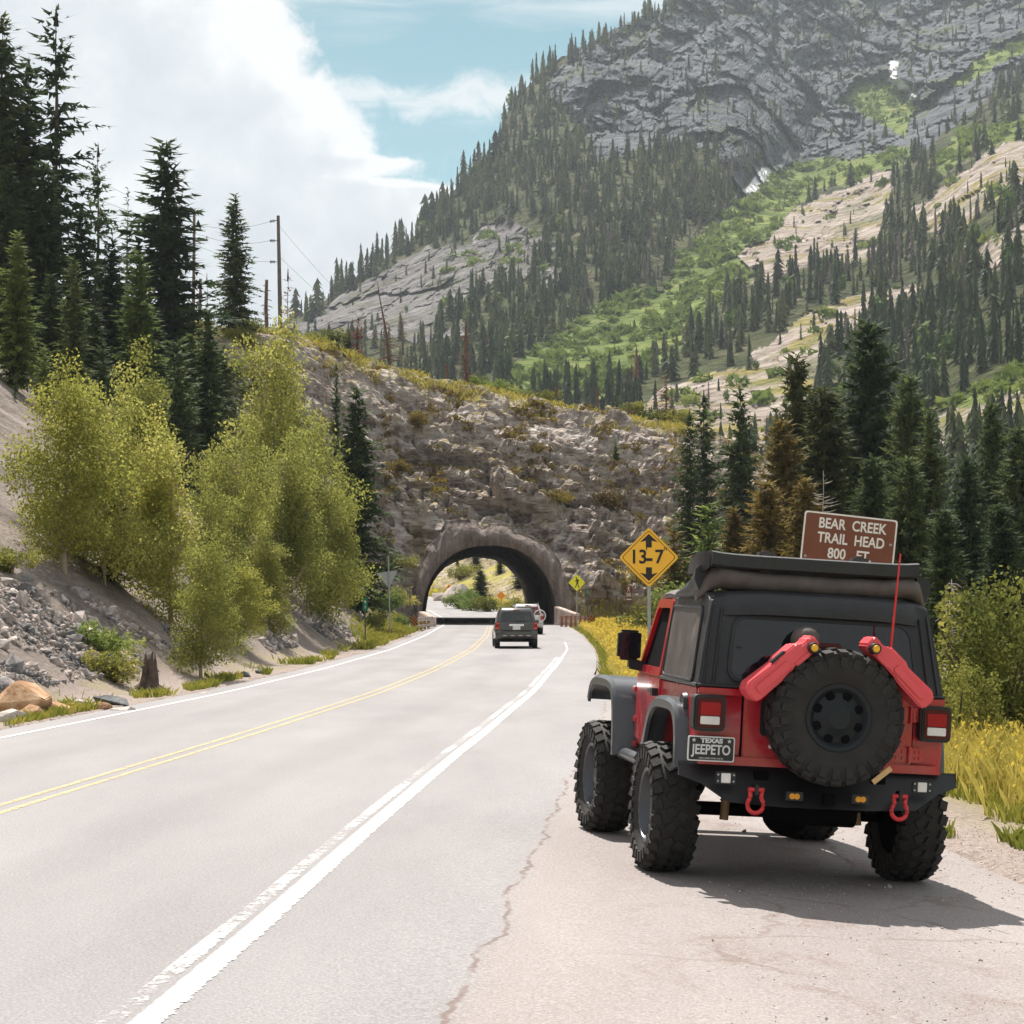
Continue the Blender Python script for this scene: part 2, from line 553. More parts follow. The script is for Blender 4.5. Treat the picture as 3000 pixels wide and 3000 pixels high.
def paint(name, col, keep=0.35, ghost=False):
    """road paint with chipped edges; UV.x = 0..1 across the strip"""
    m, T, b = new_mat(name)
    uvn = T.new('ShaderNodeUVMap')
    uvn.uv_map = 'UVMap'
    sep = T.new('ShaderNodeSeparateXYZ', {0: uvn.outputs[0]})
    tc = T.new('ShaderNodeTexCoord')
    P = tc.outputs['Object']
    n = T.noise(P, 9.0, 6.0, 0.7)
    n2 = T.noise(P, 40.0, 3.0, 0.7)
    nn = T.math('ADD', T.math('MULTIPLY', n, 0.6), T.math('MULTIPLY', n2, 0.4))
    jx = T.math('MULTIPLY', T.math('SUBTRACT', nn, 0.5), 0.22 if ghost else 0.5)
    ux = T.math('ADD', sep.outputs[0], jx)
    if ghost:   # solid on the right half, flaking older coat on the left
        e = T.math('MINIMUM', T.smooth(ux, 0.30, 0.62), T.math('SUBTRACT', 1.0, T.smooth(ux, 0.84, 1.0)))
        e2 = T.math('SUBTRACT', 1.0, T.smooth(T.math('ABSOLUTE', T.math('SUBTRACT', ux, 0.25)), 0.10, 0.26))
        patch = T.smooth(T.noise(P, 0.35, 2.0, 0.5), 0.4, 0.6)
        cov = T.math('MAXIMUM', T.math('MULTIPLY', e, 0.64), T.math('MULTIPLY', T.math('MULTIPLY', e2, 0.54), T.math('ADD', 0.80, T.math('MULTIPLY', patch, 0.20))))
    else:
        ed = T.math('SUBTRACT', 0.5, T.math('ABSOLUTE', T.math('SUBTRACT', ux, 0.5)))
        cov = T.math('MULTIPLY', T.smooth(ed, 0.0, 0.2), 1.0 - keep)
    a = T.smooth(T.math('ADD', T.math('SUBTRACT', cov, nn), 0.5), 0.40, 0.66)
    T.put(b.inputs['Base Color'], T.mix(n2, col, tuple(c * 0.86 for c in col)))
    b.inputs['Roughness'].default_value = 0.6
    tr = T.new('ShaderNodeBsdfTransparent')
    mx = T.new('ShaderNodeMixShader', {0: a, 1: tr.outputs[0], 2: b.outputs[0]})
    T.l.new(mx.outputs[0], T.n['Material Output'].inputs['Surface'])
    return m


def rock_nodes(T, P, c_dark, c_mid, c_light, s=1.0, strata=True):
    n1 = T.noise(P, 0.28 * s, 8.0, 0.65, 0.6)
    n2 = T.noise(T.scale(P, (0.5, 0.6, 2.2)) if strata else P, 0.9 * s, 7.0, 0.7, 0.8)
    vo = T.new('ShaderNodeTexVoronoi', {'Scale': 0.85 * s, 'Detail': 2.0, 'Roughness': 0.6, 'Vector': T.scale(P, (0.7, 0.8, 1.5))})
    vo.feature = 'F1'
    f = T.math('ADD', T.math('ADD', T.math('MULTIPLY', n1, 0.45), T.math('MULTIPLY', n2, 0.4)), T.math('MULTIPLY', vo.outputs['Distance'], 0.15))
    col = T.ramp(f, [(0.36, c_dark), (0.5, c_mid), (0.64, c_light)])
    h = T.math('ADD', T.math('MULTIPLY', n2, 0.7), T.math('MULTIPLY', vo.outputs['Distance'], 0.5))
    return col, h, n1, n2


def ground_mat():
    """near terrain: gravel verge, scree, and the rock hill; attributes written per vertex say what the ground is made of"""
    m, T, b = new_mat('hillside_ground')
    tc = T.new('ShaderNodeTexCoord')
    P = tc.outputs['Object']
    at = T.new('ShaderNodeAttribute')
    at.attribute_name = 'kinds'
    sep = T.new('ShaderNodeSeparateColor', {0: at.outputs['Color']})
    rock, grass, gravel = sep.outputs[0], sep.outputs[1], sep.outputs[2]
    geo = T.new('ShaderNodeNewGeometry')
    nz = T.new('ShaderNodeSeparateXYZ', {0: geo.outputs['Normal']}).outputs[2]
    rc, rh, n1, n2 = rock_nodes(T, P, (0.095, 0.075, 0.068), (0.28, 0.22, 0.192), (0.54, 0.47, 0.425))
    # soil + scree
    g1 = T.noise(P, 7.0, 5.0, 0.7)
    g2 = T.noise(P, 0.35, 4.0, 0.6)
    soil = T.ramp(T.math('ADD', T.math('MULTIPLY', g1, 0.5), T.math('MULTIPLY', g2, 0.5)), [(0.35, (0.115, 0.094, 0.082)), (0.5, (0.21, 0.172, 0.15)), (0.66, (0.35, 0.295, 0.26))])
    grav = T.ramp(T.noise(P, 18.0, 4.0, 0.8), [(0.3, (0.17, 0.135, 0.115)), (0.5, (0.31, 0.25, 0.22)), (0.7, (0.46, 0.39, 0.35))])
    moss = T.ramp(T.noise(P, 1.6, 4.0, 0.7), [(0.3, (0.13, 0.09, 0.03)), (0.55, (0.25, 0.19, 0.045)), (0.75, (0.20, 0.22, 0.05))])
    col = T.mix(rock, soil, rc)
    col = T.mix(gravel, col, grav)
    # dry grass and moss lie on the ledges and the crest
    ledge = T.math('MULTIPLY', T.smooth(nz, 0.66, 0.9), T.smooth(T.noise(P, 0.22, 5.0, 0.65), 0.42, 0.56))
    mossf = T.math('MULTIPLY', T.math('MULTIPLY', ledge, rock), 0.9)
    col = T.mix(mossf, col, moss)
    gr = T.math('MULTIPLY', grass, T.smooth(T.math('ADD', T.math('MULTIPLY', g1, 0.5), T.math('MULTIPLY', g2, 0.6)), 0.34, 0.62))
    col = T.mix(gr, col, T.ramp(T.noise(P, 0.9, 5.0, 0.7), [(0.3, (0.33, 0.24, 0.07)), (0.55, (0.30, 0.27, 0.05)), (0.75, (0.16, 0.2, 0.04))]))
    T.put(b.inputs['Base Color'], col)
    b.inputs['Roughness'].default_value = 0.92
    b.inputs['Specular IOR Level'].default_value = 0.15
    hh = T.math('ADD', T.math('MULTIPLY', rh, T.math('MULTIPLY', rock, 1.0)), T.math('MULTIPLY', g1, 0.12))
    bp = T.new('ShaderNodeBump', {'Strength': 1.0, 'Distance': 0.8, 'Height': hh})
    T.l.new(bp.outputs[0], b.inputs['Normal'])
    return m


def mountain_mat():
    m, T, b = new_mat('mountain_ground')
    tc = T.new('ShaderNodeTexCoord')
    P = tc.outputs['Object']
    at = T.new('ShaderNodeAttribute')
    at.attribute_name = 'zones'
    sep = T.new('ShaderNodeSeparateColor', {0: at.outputs['Color']})
    at2 = T.new('ShaderNodeAttribute')
    at2.attribute_name = 'snow'
    forest, meadow, tan = sep.outputs[0], sep.outputs[1], sep.outputs[2]
    rc, rh, n1, n2 = rock_nodes(T, T.scale(P, (1.2, 1.0, 0.5)), (0.019, 0.022, 0.030), (0.070, 0.077, 0.094), (0.16, 0.168, 0.182), 0.085, False)
    tcol, th, a1, a2 = rock_nodes(T, P, (0.12, 0.095, 0.075), (0.29, 0.232, 0.19), (0.47, 0.40, 0.35), 0.13, False)
    dry = T.ramp(T.noise(P, 0.06, 4.0, 0.7), [(0.4, (0.30, 0.24, 0.08)), (0.65, (0.2, 0.2, 0.06))])
    tcol = T.mix(T.smooth(T.noise(P, 0.035, 6.0, 0.65), 0.5, 0.6), tcol, dry)
    fcol = T.ramp(T.noise(P, 0.05, 5.0, 0.65), [(0.35, (0.035, 0.042, 0.018)), (0.55, (0.075, 0.085, 0.03)), (0.7, (0.15, 0.125, 0.08))])
    mcol = T.ramp(T.noise(P, 0.045, 6.0, 0.65), [(0.35, (0.09, 0.13, 0.03)), (0.52, (0.17, 0.22, 0.05)), (0.68, (0.25, 0.25, 0.08))])
    col = T.mix(tan, rc, tcol)
    gl = T.math('MULTIPLY', T.smooth(T.noise(P, 0.02, 5.0, 0.6), 0.56, 0.66), 0.6)
    col = T.mix(gl, col, (0.10, 0.12, 0.04))
    col = T.mix(forest, col, fcol)
    col = T.mix(meadow, col, mcol)
    col = T.mix(at2.outputs['Fac'], col, (0.88, 0.88, 0.9))
    T.put(b.inputs['Base Color'], col)
    b.inputs['Roughness'].default_value = 0.95
    b.inputs['Specular IOR Level'].default_value = 0.1
    bp = T.new('ShaderNodeBump', {'Strength': 1.0, 'Distance': 9.0, 'Height': T.math('ADD', rh, T.math('MULTIPLY', th, 0.4))})
    T.l.new(bp.outputs[0], b.inputs['Normal'])
    return m


def concrete_mat(name, dark=1.0):
    m, T, b = new_mat(name)
    tc = T.new('ShaderNodeTexCoord')
    P = tc.outputs['Object']
    st = T.noise(T.scale(P, (2.6, 1.0, 0.22)), 1.0, 6.0, 0.65, 0.4)
    n = T.noise(P, 0.8, 6.0, 0.7)
    f = T.math('ADD', T.math('MULTIPLY', st, 0.65), T.math('MULTIPLY', n, 0.35))
    d = dark
    T.put(b.inputs['Base Color'], T.ramp(f, [(0.34, (0.10 * d, 0.076 * d, 0.066 * d)), (0.5, (0.21 * d, 0.163 * d, 0.142 * d)), (0.66, (0.33 * d, 0.265 * d, 0.23 * d))]))
    b.inputs['Roughness'].default_value = 0.9
    bp = T.new('ShaderNodeBump', {'Strength': 1.0, 'Distance': 0.5, 'Height': T.math('ADD', f, T.math('MULTIPLY', T.noise(P, 3.5, 5.0, 0.7), 0.3))})
    T.l.new(bp.outputs[0], b.inputs['Normal'])
    return m


def stone_mat(name, stops, scale=2.0):
    m, T, b = new_mat(name)
    tc = T.new('ShaderNodeTexCoord')
    oi = T.new('ShaderNodeObjectInfo')
    P = tc.outputs['Object']
    n = T.noise(P, scale, 7.0, 0.7, 0.5)
    T.put(b.inputs['Base Color'], T.ramp(n, stops))
    b.inputs['Roughness'].default_value = 0.9
    bp = T.new('ShaderNodeBump', {'Strength': 0.6, 'Distance': 0.05, 'Height': T.noise(P, scale * 4, 6.0, 0.7)})
    T.l.new(bp.outputs[0], b.inputs['Normal'])
    return m


M['asphalt'] = asphalt()
M['white_line'] = paint('worn_white_paint', (0.88, 0.87, 0.85), ghost=True)
M['thin_white'] = paint('thin_white_paint', (0.8, 0.79, 0.77), 0.36)
M['yellow_line'] = paint('worn_yellow_paint', (0.72, 0.53, 0.20), 0.475)
M['ground'] = ground_mat()
M['mountain'] = mountain_mat()
M['concrete'] = concrete_mat('streaked_concrete')
M['lining'] = concrete_mat('dark_tunnel_rock', 0.55)  # same colours as the portal concrete, evenly darker
M['kerb_stone'] = concrete_mat('pale_wall_concrete', 2.3)
M['boulder_tan'] = stone_mat('tan_boulder', [(0.35, (0.24, 0.115, 0.055)), (0.5, (0.42, 0.235, 0.12)), (0.65, (0.60, 0.40, 0.25))], 1.6)
M['boulder_dark'] = stone_mat('dark_boulder', [(0.35, (0.05, 0.055, 0.06)), (0.5, (0.11, 0.115, 0.12)), (0.65, (0.2, 0.2, 0.2))], 2.0)
M['boulder_pale'] = stone_mat('pale_boulder', [(0.35, (0.30, 0.25, 0.22)), (0.5, (0.45, 0.39, 0.35)), (0.65, (0.6, 0.54, 0.5))], 2.0)
M['scree'] = stone_mat('scree_stone', [(0.38, (0.10, 0.096, 0.096)), (0.46, (0.19, 0.175, 0.17)), (0.53, (0.33, 0.27, 0.24)), (0.6, (0.50, 0.43, 0.39))], 0.9)
M['bark'] = stone_mat('spruce_bark', [(0.35, (0.05, 0.035, 0.027)), (0.6, (0.13, 0.09, 0.07))], 6.0)
M['bark_pale'] = stone_mat('aspen_bark', [(0.35, (0.26, 0.2, 0.13)), (0.6, (0.5, 0.41, 0.29))], 6.0)
M['bark_red'] = stone_mat('dead_red_wood', [(0.35, (0.085, 0.05, 0.038)), (0.6, (0.17, 0.095, 0.07))], 6.0)
M['bark_grey'] = stone_mat('bleached_wood', [(0.35, (0.23, 0.2, 0.185)), (0.6, (0.45, 0.41, 0.38))], 6.0)
M['pole_wood'] = stone_mat('grey_pole_wood', [(0.35, (0.09, 0.075, 0.07)), (0.6, (0.17, 0.14, 0.13))], 3.0)
M['rail_wood'] = stone_mat('red_brown_rail', [(0.35, (0.22, 0.11, 0.07)), (0.6, (0.38, 0.21, 0.145))], 3.0)
M['conifer'] = leaf_mat('spruce_needles', (0.034, 0.054, 0.025), (0.078, 0.108, 0.042), (0.16, 0.185, 0.062), 0.34)
M['conifer_dark'] = leaf_mat('dark_spruce_needles', (0.028, 0.047, 0.025), (0.064, 0.093, 0.040), (0.135, 0.16, 0.06), 0.36)
M['conifer_light'] = leaf_mat('pale_spruce_needles', (0.055, 0.085, 0.026), (0.125, 0.165, 0.045), (0.22, 0.25, 0.075), 0.38)
M['conifer_olive'] = leaf_mat('olive_fir_needles', (0.042, 0.05, 0.018), (0.092, 0.102, 0.032), (0.165, 0.16, 0.052), 0.33)
M['conifer_gold'] = leaf_mat('golden_fir_needles', (0.085, 0.068, 0.022), (0.175, 0.128, 0.036), (0.29, 0.215, 0.07), 0.35)
M['conifer_red'] = leaf_mat('dead_red_needles', (0.11, 0.045, 0.03), (0.21, 0.085, 0.055), (0.30, 0.15, 0.10), 0.3)
M['forest'] = leaf_mat('far_conifer_needles', (0.026, 0.040, 0.023), (0.055, 0.074, 0.035), (0.115, 0.13, 0.055), 0.22, scale=0.02, fine=0.25)
M['forest_far'] = leaf_mat('far_bright_leaves', (0.06, 0.10, 0.025), (0.12, 0.18, 0.04), (0.2, 0.24, 0.06), 0.3, scale=0.02, fine=0.3)
M['aspen'] = leaf_mat('aspen_leaves', (0.13, 0.15, 0.038), (0.29, 0.295, 0.07), (0.52, 0.48, 0.14), 0.52, scale=0.55, fine=6.0)
M['aspen_yellow'] = leaf_mat('yellowing_aspen_leaves', (0.18, 0.19, 0.04), (0.37, 0.36, 0.08), (0.62, 0.55, 0.16), 0.53, scale=0.55, fine=6.0)
M['shrub'] = leaf_mat('shrub_leaves', (0.085, 0.10, 0.024), (0.22, 0.225, 0.05), (0.44, 0.38, 0.10), 0.45, scale=1.5, fine=7.0)
M['shrub_green'] = leaf_mat('green_shrub_leaves', (0.07, 0.115, 0.03), (0.16, 0.215, 0.055), (0.30, 0.32, 0.09), 0.48, scale=1.5, fine=7.0)
M['meadow_shrub'] = leaf_mat('meadow_shrub_leaves', (0.07, 0.11, 0.025), (0.14, 0.19, 0.04), (0.22, 0.25, 0.06), 0.35, scale=0.03, fine=0.2)
M['grass'] = leaf_mat('dry_yellow_grass', (0.25, 0.225, 0.055), (0.43, 0.36, 0.08), (0.60, 0.48, 0.14), 0.4, scale=0.8, fine=14.0)
M['grass_green'] = leaf_mat('green_grass', (0.12, 0.15, 0.03), (0.24, 0.25, 0.045), (0.42, 0.35, 0.07), 0.4, scale=0.8, fine=5.0)
M['flower'] = leaf_mat('yellow_flower_heads', (0.50, 0.38, 0.06), (0.72, 0.54, 0.09), (0.84, 0.68, 0.2), 0.35, scale=0.8, fine=5.0)
M['moss'] = leaf_mat('dry_moss_tufts', (0.07, 0.05, 0.018), (0.17, 0.12, 0.03), (0.30, 0.24, 0.05), 0.25, scale=0.4, fine=3.0)
M['rail_pale'] = stone_mat('pale_weathered_rail', [(0.35, (0.30, 0.24, 0.21)), (0.6, (0.52, 0.45, 0.41))], 3.0)
M['grey_snag'] = leaf_mat('grey_dead_needles', (0.08, 0.062, 0.056), (0.145, 0.115, 0.105), (0.22, 0.18, 0.165), 0.1, scale=0.02, fine=0.3)


# ================================================================== TERRAIN, ROAD, TUNNEL
def text_mesh(body, size, sx=1.0, bold=0.0, ext=0.002, align='CENTER'):
    cu = bpy.data.curves.new('lettering', 'FONT')
    cu.body = body
    cu.size = size
    cu.align_x = align
    cu.align_y = 'CENTER'
    cu.extrude = ext
    cu.offset = bold
    cu.resolution_u = 4
    o = bpy.data.objects.new('lettering_curve', cu)
    COL.objects.link(o)
    dg = bpy.context.evaluated_depsgraph_get()
    me = bpy.data.meshes.new_from_object(o.evaluated_get(dg))
    bpy.data.objects.remove(o)
    # text lies in x,y: stand it up facing -y (towards the camera)
    me.transform(Matrix.Rotation(math.pi / 2, 4, 'X') @ Matrix.Diagonal((sx, 1, 1, 1)))
    me.materials.clear()
    return me


TXT = {
    'h': text_mesh("13", 0.40, 0.92, 0.008), 'dash': text_mesh("-", 0.46, 1.0, 0.009), '7': text_mesh("7", 0.40, 0.92, 0.008),
    'ft': text_mesh("'", 0.26, 0.9), 'in': text_mesh('"', 0.26, 0.9),
    'l1': text_mesh("BEAR  CREEK", 0.215, 0.80, 0.0045), 'l2': text_mesh("TRAIL  HEAD", 0.215, 0.80, 0.0045), 'l3': text_mesh("800   FT.", 0.215, 0.84, 0.0045),
    'bear': text_mesh("BEAR", 0.13, 0.9, 0.003), 'creek': text_mesh("CREEK", 0.13, 0.8, 0.003),
    'n9': text_mesh("9", 0.2, 1.0, 0.003), 'n1': text_mesh("1", 0.2, 1.0, 0.003),
    'texas': text_mesh("TEXAS", 0.042, 1.25, 0.0022), 'plate': text_mesh("JEEPETO", 0.094, 0.78, 0.0022), 'sub': text_mesh("THE LONE STAR STATE", 0.015, 1.1, 0.0),
}

_cy = np.array([-40, -10, 0, 10, 18.8, 29.2, 44.5, 60, 83, 110, 148, 195, 230, 260, 290, 310, 340, 400], float)
_cx = np.array([-9.2, -6.95, -6.1, -5.38, -4.75, -3.98, -3.0, -2.25, -1.65, -1.4, -1.6, -3.3, -6.0, -10.5, -18, -25, -38, -70], float)
_yy = np.arange(-40, 400, 0.5)
_ker = np.hanning(25)
_ker /= _ker.sum()
_xx = np.interp(_yy, _cy, _cx)
_xx = np.convolve(np.pad(_xx, 12, mode='reflect', reflect_type='odd'), _ker, 'valid')
_zz = np.interp(_yy, [-40, 45, 85, 110, 148, 195, 230, 260, 330, 400], [0, 0, .17, .36, .66, .92, 1.6, 2.55, 5.5, 9])
_zz = np.convolve(np.pad(_zz, 12, mode='reflect', reflect_type='odd'), _ker, 'valid')


def xc(y): return np.interp(y, _yy, _xx)
def zr(y): return np.interp(y, _yy, _zz)
def softplus(a, k=0.35): return k * np.logaddexp(0, a / k)


def lane_z(o, y):
    """paved surface: the pull-out falls away to the right"""
    return zr(y) - 0.0577 * softplus(o - 5.25) * np.clip((70 - y) / 25, 0, 1)


def road_right(y): return np.interp(y, [-40, 12, 17, 22, 30, 40, 56, 70, 120, 145, 147, 199, 202, 400], [9.4, 9.2, 8.6, 7.9, 6.6, 5.3, 4.7, 4.9, 5.3, 5.6, 5.9, 5.9, 4.6, 4.4])
def road_left(y): return np.interp(y, [-40, 130, 146, 147, 199, 201, 400], [-3.95, -3.95, -4.2, -5.9, -5.9, -4.2, -4.0])


TOPX = np.array([-110, -70, -45, -35, -28, -19.2, -14.8, -11.8, -5.9, 0, 5.9, 10, 14.8, 19, 24, 30, 38, 60, 110], float)
TOPZ = np.array([25, 24, 24, 24, 24.0, 24.2, 23.7, 22.8, 21.6, 20.4, 19.0, 18.2, 17.2, 15.2, 11.5, 7.0, 3.5, 1.0, 1.0], float)


def hill_top(x): return np.interp(x, TOPX, TOPZ)
def toe_y(x): return np.interp(x, [-110, -60, -35, -25, -15, -8, 6, 12, 20, 30, 50, 110], [88, 100, 118, 131, 141, 148.5, 148.5, 146, 142, 138, 140, 150])


def H(x, y):
    x = np.asarray(x, float)
    y = np.asarray(y, float)
    o = x - xc(y)
    z0 = zr(y)
    base = np.where(o > 0, lane_z(o, y), z0)
    # right: ditch then gently rising valley floor
    base = base - 0.25 * np.clip((o - road_right(y) - 1.0) / 6, 0, 1) + 0.03 * np.clip(o - 22, 0, 60)
    # left cut slope
    s = np.clip(-o - 4.9, 0, None)
    sl = np.where(s < 1.2, 0.26 * s * s, 0.374 + 0.72 * (s - 1.2))
    sl = np.where(s > 24, 0.374 + 0.72 * 22.8 + 0.5 * (s - 24), sl)
    base = base + sl
    # beyond the tunnel the ground climbs on both sides of the bend
    far = np.clip((y - 206) / 12, 0, 1)
    base = base + far * 0.42 * np.clip(o - 7, 0, 42) * np.clip((26 - x) / 16, 0, 1)
    # rock hill
    ty, tp = toe_y(x), hill_top(x)
    t = (y - ty) / 26.0
    Fp = np.interp(t, [-.02, 0, .08, .3, .6, 0.85, 1.0, 1.25, 1.55, 1.95], [0, 0, .2, .48, .76, .95, 1, 1, .72, 0])
    Fl = np.interp(t, [-.02, 0, .15, .5, 1.0, 2.0, 6.0], [0, 0, .22, .6, 1, 1.0, .9])
    wl = np.clip((-x - 24) / 12, 0, 1) * np.clip((-o - 14) / 8, 0, 1)
    Fh = Fp * (1 - wl) + Fl * wl
    hz = z0 + Fh * (tp - z0)
    hill = np.maximum(base, hz)
    return np.where(t > -.02, hill, base)


def height(x, y):
    return float(H(np.array([x]), np.array([y]))[0])


def facets(P, seed=0, jit=1.0):
    '''blocky rock: every cell of a jittered lattice gets its own height and tilt'''
    P = np.asarray(P, float)
    I = np.floor(P).astype(np.int64)
    best = np.full(len(P), 1e9)
    val = np.zeros(len(P))
    second = np.full(len(P), 1e9)
    rs = np.random.default_rng(1000 + seed)
    tab = rs.random((4096, 3))
    tilt = rs.normal(size=(4096, 3)) * .55
    hv = rs.random(4096) - .5
    for dx in (-1, 0, 1):
        for dy in (-1, 0, 1):
            for dz in (-1, 0, 1):
                c = I + (dx, dy, dz)
                h = (c[:, 0] * 73856093 ^ c[:, 1] * 19349663 ^ c[:, 2] * 83492791) & 4095
                q = P - (c + .5 + (tab[h] - .5) * jit)
                d = (q * q).sum(1)
                m = d < best
                second = np.where(m, best, np.minimum(second, d))
                best = np.where(m, d, best)
                val = np.where(m, hv[h] + (q * tilt[h]).sum(1), val)
    gap = np.sqrt(np.minimum(second, 9)) - np.sqrt(best)
    return val - 0.45 * np.exp(-gap * 9)


def build_terrain():
    xs = np.concatenate([np.arange(-110, -46, 3.0), np.arange(-46, -34, 0.8), np.arange(-34, -24, 0.27), np.arange(-24, 19, 0.2), np.arange(19, 30, 0.45), np.arange(30, 112, 2.6)])
    ys = np.concatenate([np.arange(-30, 9, 1.5), np.arange(9, 45, 0.42), np.arange(45, 132, 0.45), np.arange(132, 178, 0.2), np.arange(178, 201, 0.4), np.arange(201, 352, 1.0)])
    X, Y = np.meshgrid(xs, ys)
    sh = X.shape
    x, y = X.ravel(), Y.ravel()
    z = H(x, y)
    o = x - xc(y)
    ty = toe_y(x)
    t = (y - ty) / 26.0
    bare = z - np.where(o > 0, lane_z(o, y), zr(y))
    rock = np.clip((t + 0.01) / 0.04, 0, 1) * np.clip((z - zr(y) - 0.4) / 1.5, 0, 1) * np.clip((2.1 - t) / 0.2, 0, 1)
    leftsoil = np.clip((-x - 21) / 5, 0, 1)
    rock *= 1 - 0.75 * leftsoil * np.clip((150 - y) / 12, 0, 1)
    farrock = np.clip((y - 215) / 10, 0, 1) * np.maximum(np.clip(-(o + 5.5) / 2, 0, 1), 0.8 * (o > 9) * (fbm(np.stack([x / 9, y / 9, z / 9], 1), 3) > -.05))
    rock = np.maximum(rock, farrock)
    slope = np.clip(bare / 1.0, 0, 1) * (o < 0)
    # displacement
    P = np.stack([x, y, z], 1)
    n1 = fbm(P * (0.085, 0.11, 0.16), 4, 0.55)
    n2 = fbm(P * (0.33, 0.4, 0.75) + 5, 4, 0.55, ridged=True)
    n3 = fbm(P * (1.1, 1.2, 2.1) + 9, 3, 0.55)
    damp = np.clip((np.abs(x - xc(y)) - 5.0) / 3.0, 0.25, 1)
    Pw = P + 0.5 * np.stack([n3, n2, n1], 1)
    rot = np.array([[.93, .0, .36], [0, 1, 0], [-.36, 0, .93]])
    f1 = facets(Pw @ rot * (1 / 7.0, 1 / 6.0, 1 / 2.4), 1)
    f2 = facets(Pw @ rot * (1 / 2.6, 1 / 2.3, 1 / .95), 2)
    f3 = facets(Pw @ rot * (1 / .95, 1 / .9, 1 / .45), 3)
    push = rock * (1.3 * n1 + 0.2 * (n2 - 0.2) + 1.35 * f1 + 0.8 * f2 + 0.42 * f3)
    nearmouth = np.clip((8.2 - np.abs(x - tun_x(y))) / 1.2, 0, 1) * np.clip((9.6 - z) / 1.2, 0, 1)
    push = push * (1 - nearmouth) + nearmouth * np.minimum(push * .5, .1)
    steep = np.clip((0.75 - t) / 0.4, 0.12, 1) * (t > 0)
    y2 = y - push * 0.85 * steep
    z2 = z + push * 0.62
    z2 = z2 + slope * (1 - rock) * (0.22 * n2 + 0.10 * n3 + 0.35 * n1) * np.clip(bare / 2.0, 0, 1)
    flat = (np.clip((o - road_right(y)) / 1.5, 0, 1) * 0.05 + np.clip((-o - 4.0) / 0.6, 0, 1) * 0.035) * (1 - slope)
    z2 = z2 + flat * n3
    under = (o < road_right(y) + 0.1) & (o > road_left(y) - 0.1) & (rock < 0.3)
    z2 = np.where(under, np.minimum(z2, np.where(o > 0, lane_z(o, y), zr(y)) - 0.10), z2)
    edge = (~under) & (np.abs(bare) < 0.3)
    z2 = np.where(edge, z2 - 0.012, z2)
    ny, nx = sh
    idx = np.arange(ny * nx).reshape(ny, nx)
    Q = np.stack([idx[:-1, :-1].ravel(), idx[:-1, 1:].ravel(), idx[1:, 1:].ravel(), idx[1:, :-1].ravel()], 1)
    V = np.stack([x, y2, z2], 1)
    # open the tunnel
    mid = V[Q].mean(1)
    md = np.abs(mid[:, 0] - tun_x(mid[:, 1]))
    lowest = V[Q][:, :, 2].min(1)
    cut = ((md / 5.5) ** 2 + ((mid[:, 2] - zr(mid[:, 1])) / 6.7) ** 2 < 1) & (mid[:, 1] > 147.0) & (mid[:, 1] < 203)
    Q = Q[~cut]
    me = fast_mesh('hillside', V, Q, smooth=False)
    # what the ground is made of
    grass = np.zeros(len(x))
    grass += np.clip((o - road_right(y) - 0.6) / 1.5, 0, 1) * (1 - rock) * np.clip(1.15 - .02 * np.abs(x), .35, .8)
    grass += 0.55 * np.clip((t - 0.82) / 0.2, 0, 1) * rock * np.clip((1.5 - t) / 0.2, 0, 1)
    grass += 0.8 * leftsoil * np.clip((t + 0.1) / 0.3, 0, 1)
    grass += 0.3 * np.clip((y - 204) / 6, 0, 1) * (1 - farrock)
    strip = np.clip((-o - 4.35) / 0.25, 0, 1) * np.clip((6.3 + o) / 0.5, 0, 1)
    grass += strip * 0.3 * (fbm(P * 0.35, 3) > 0.02)
    grav = np.clip(1 - bare / 0.7, 0, 1) * (1 - np.clip(grass, 0, 1)) * (1 - rock)
    col = np.stack([rock, np.clip(grass, 0, 1), grav, np.ones_like(rock)], 1).astype(np.float32)
    ca = me.color_attributes.new('kinds', 'FLOAT_COLOR', 'POINT')
    ca.data.foreach_set('color', col.ravel())
    o_ = link('hillside', me, M['ground'])
    tag(o_, kind='structure')
    return V, Q


def tun_x(y): return np.interp(y, [140, 148, 195, 205], [-1.5, -1.66, -3.40, -3.8])


def strip_mesh(name, y0, y1, step, fl, fr, dz, mat, nx=1, uv='metric', kind='structure'):
    ys = np.arange(y0, y1 + step, step)
    V, UV = [], []
    for y in ys:
        a, b_ = float(fl(y)), float(fr(y))
        for k in range(nx + 1):
            o = a + (b_ - a) * k / nx
            x = o + float(xc(y))
            V.append((x, y, float(lane_z(np.array(o), np.array(y))) + dz))
            UV.append((o, y) if uv == 'metric' else (k / nx, y))
    n = nx + 1
    Q = [(i * n + k, i * n + k + 1, (i + 1) * n + k + 1, (i + 1) * n + k) for i in range(len(ys) - 1) for k in range(nx)]
    me = fast_mesh(name, V, Q)
    uvl = me.uv_layers.new(name='UVMap')
    li = np.zeros(len(me.loops), np.int32)
    me.loops.foreach_get('vertex_index', li)
    uvl.data.foreach_set('uv', np.array(UV, np.float32)[li].ravel())
    o = link(name, me, mat)
    return tag(o, kind=kind)


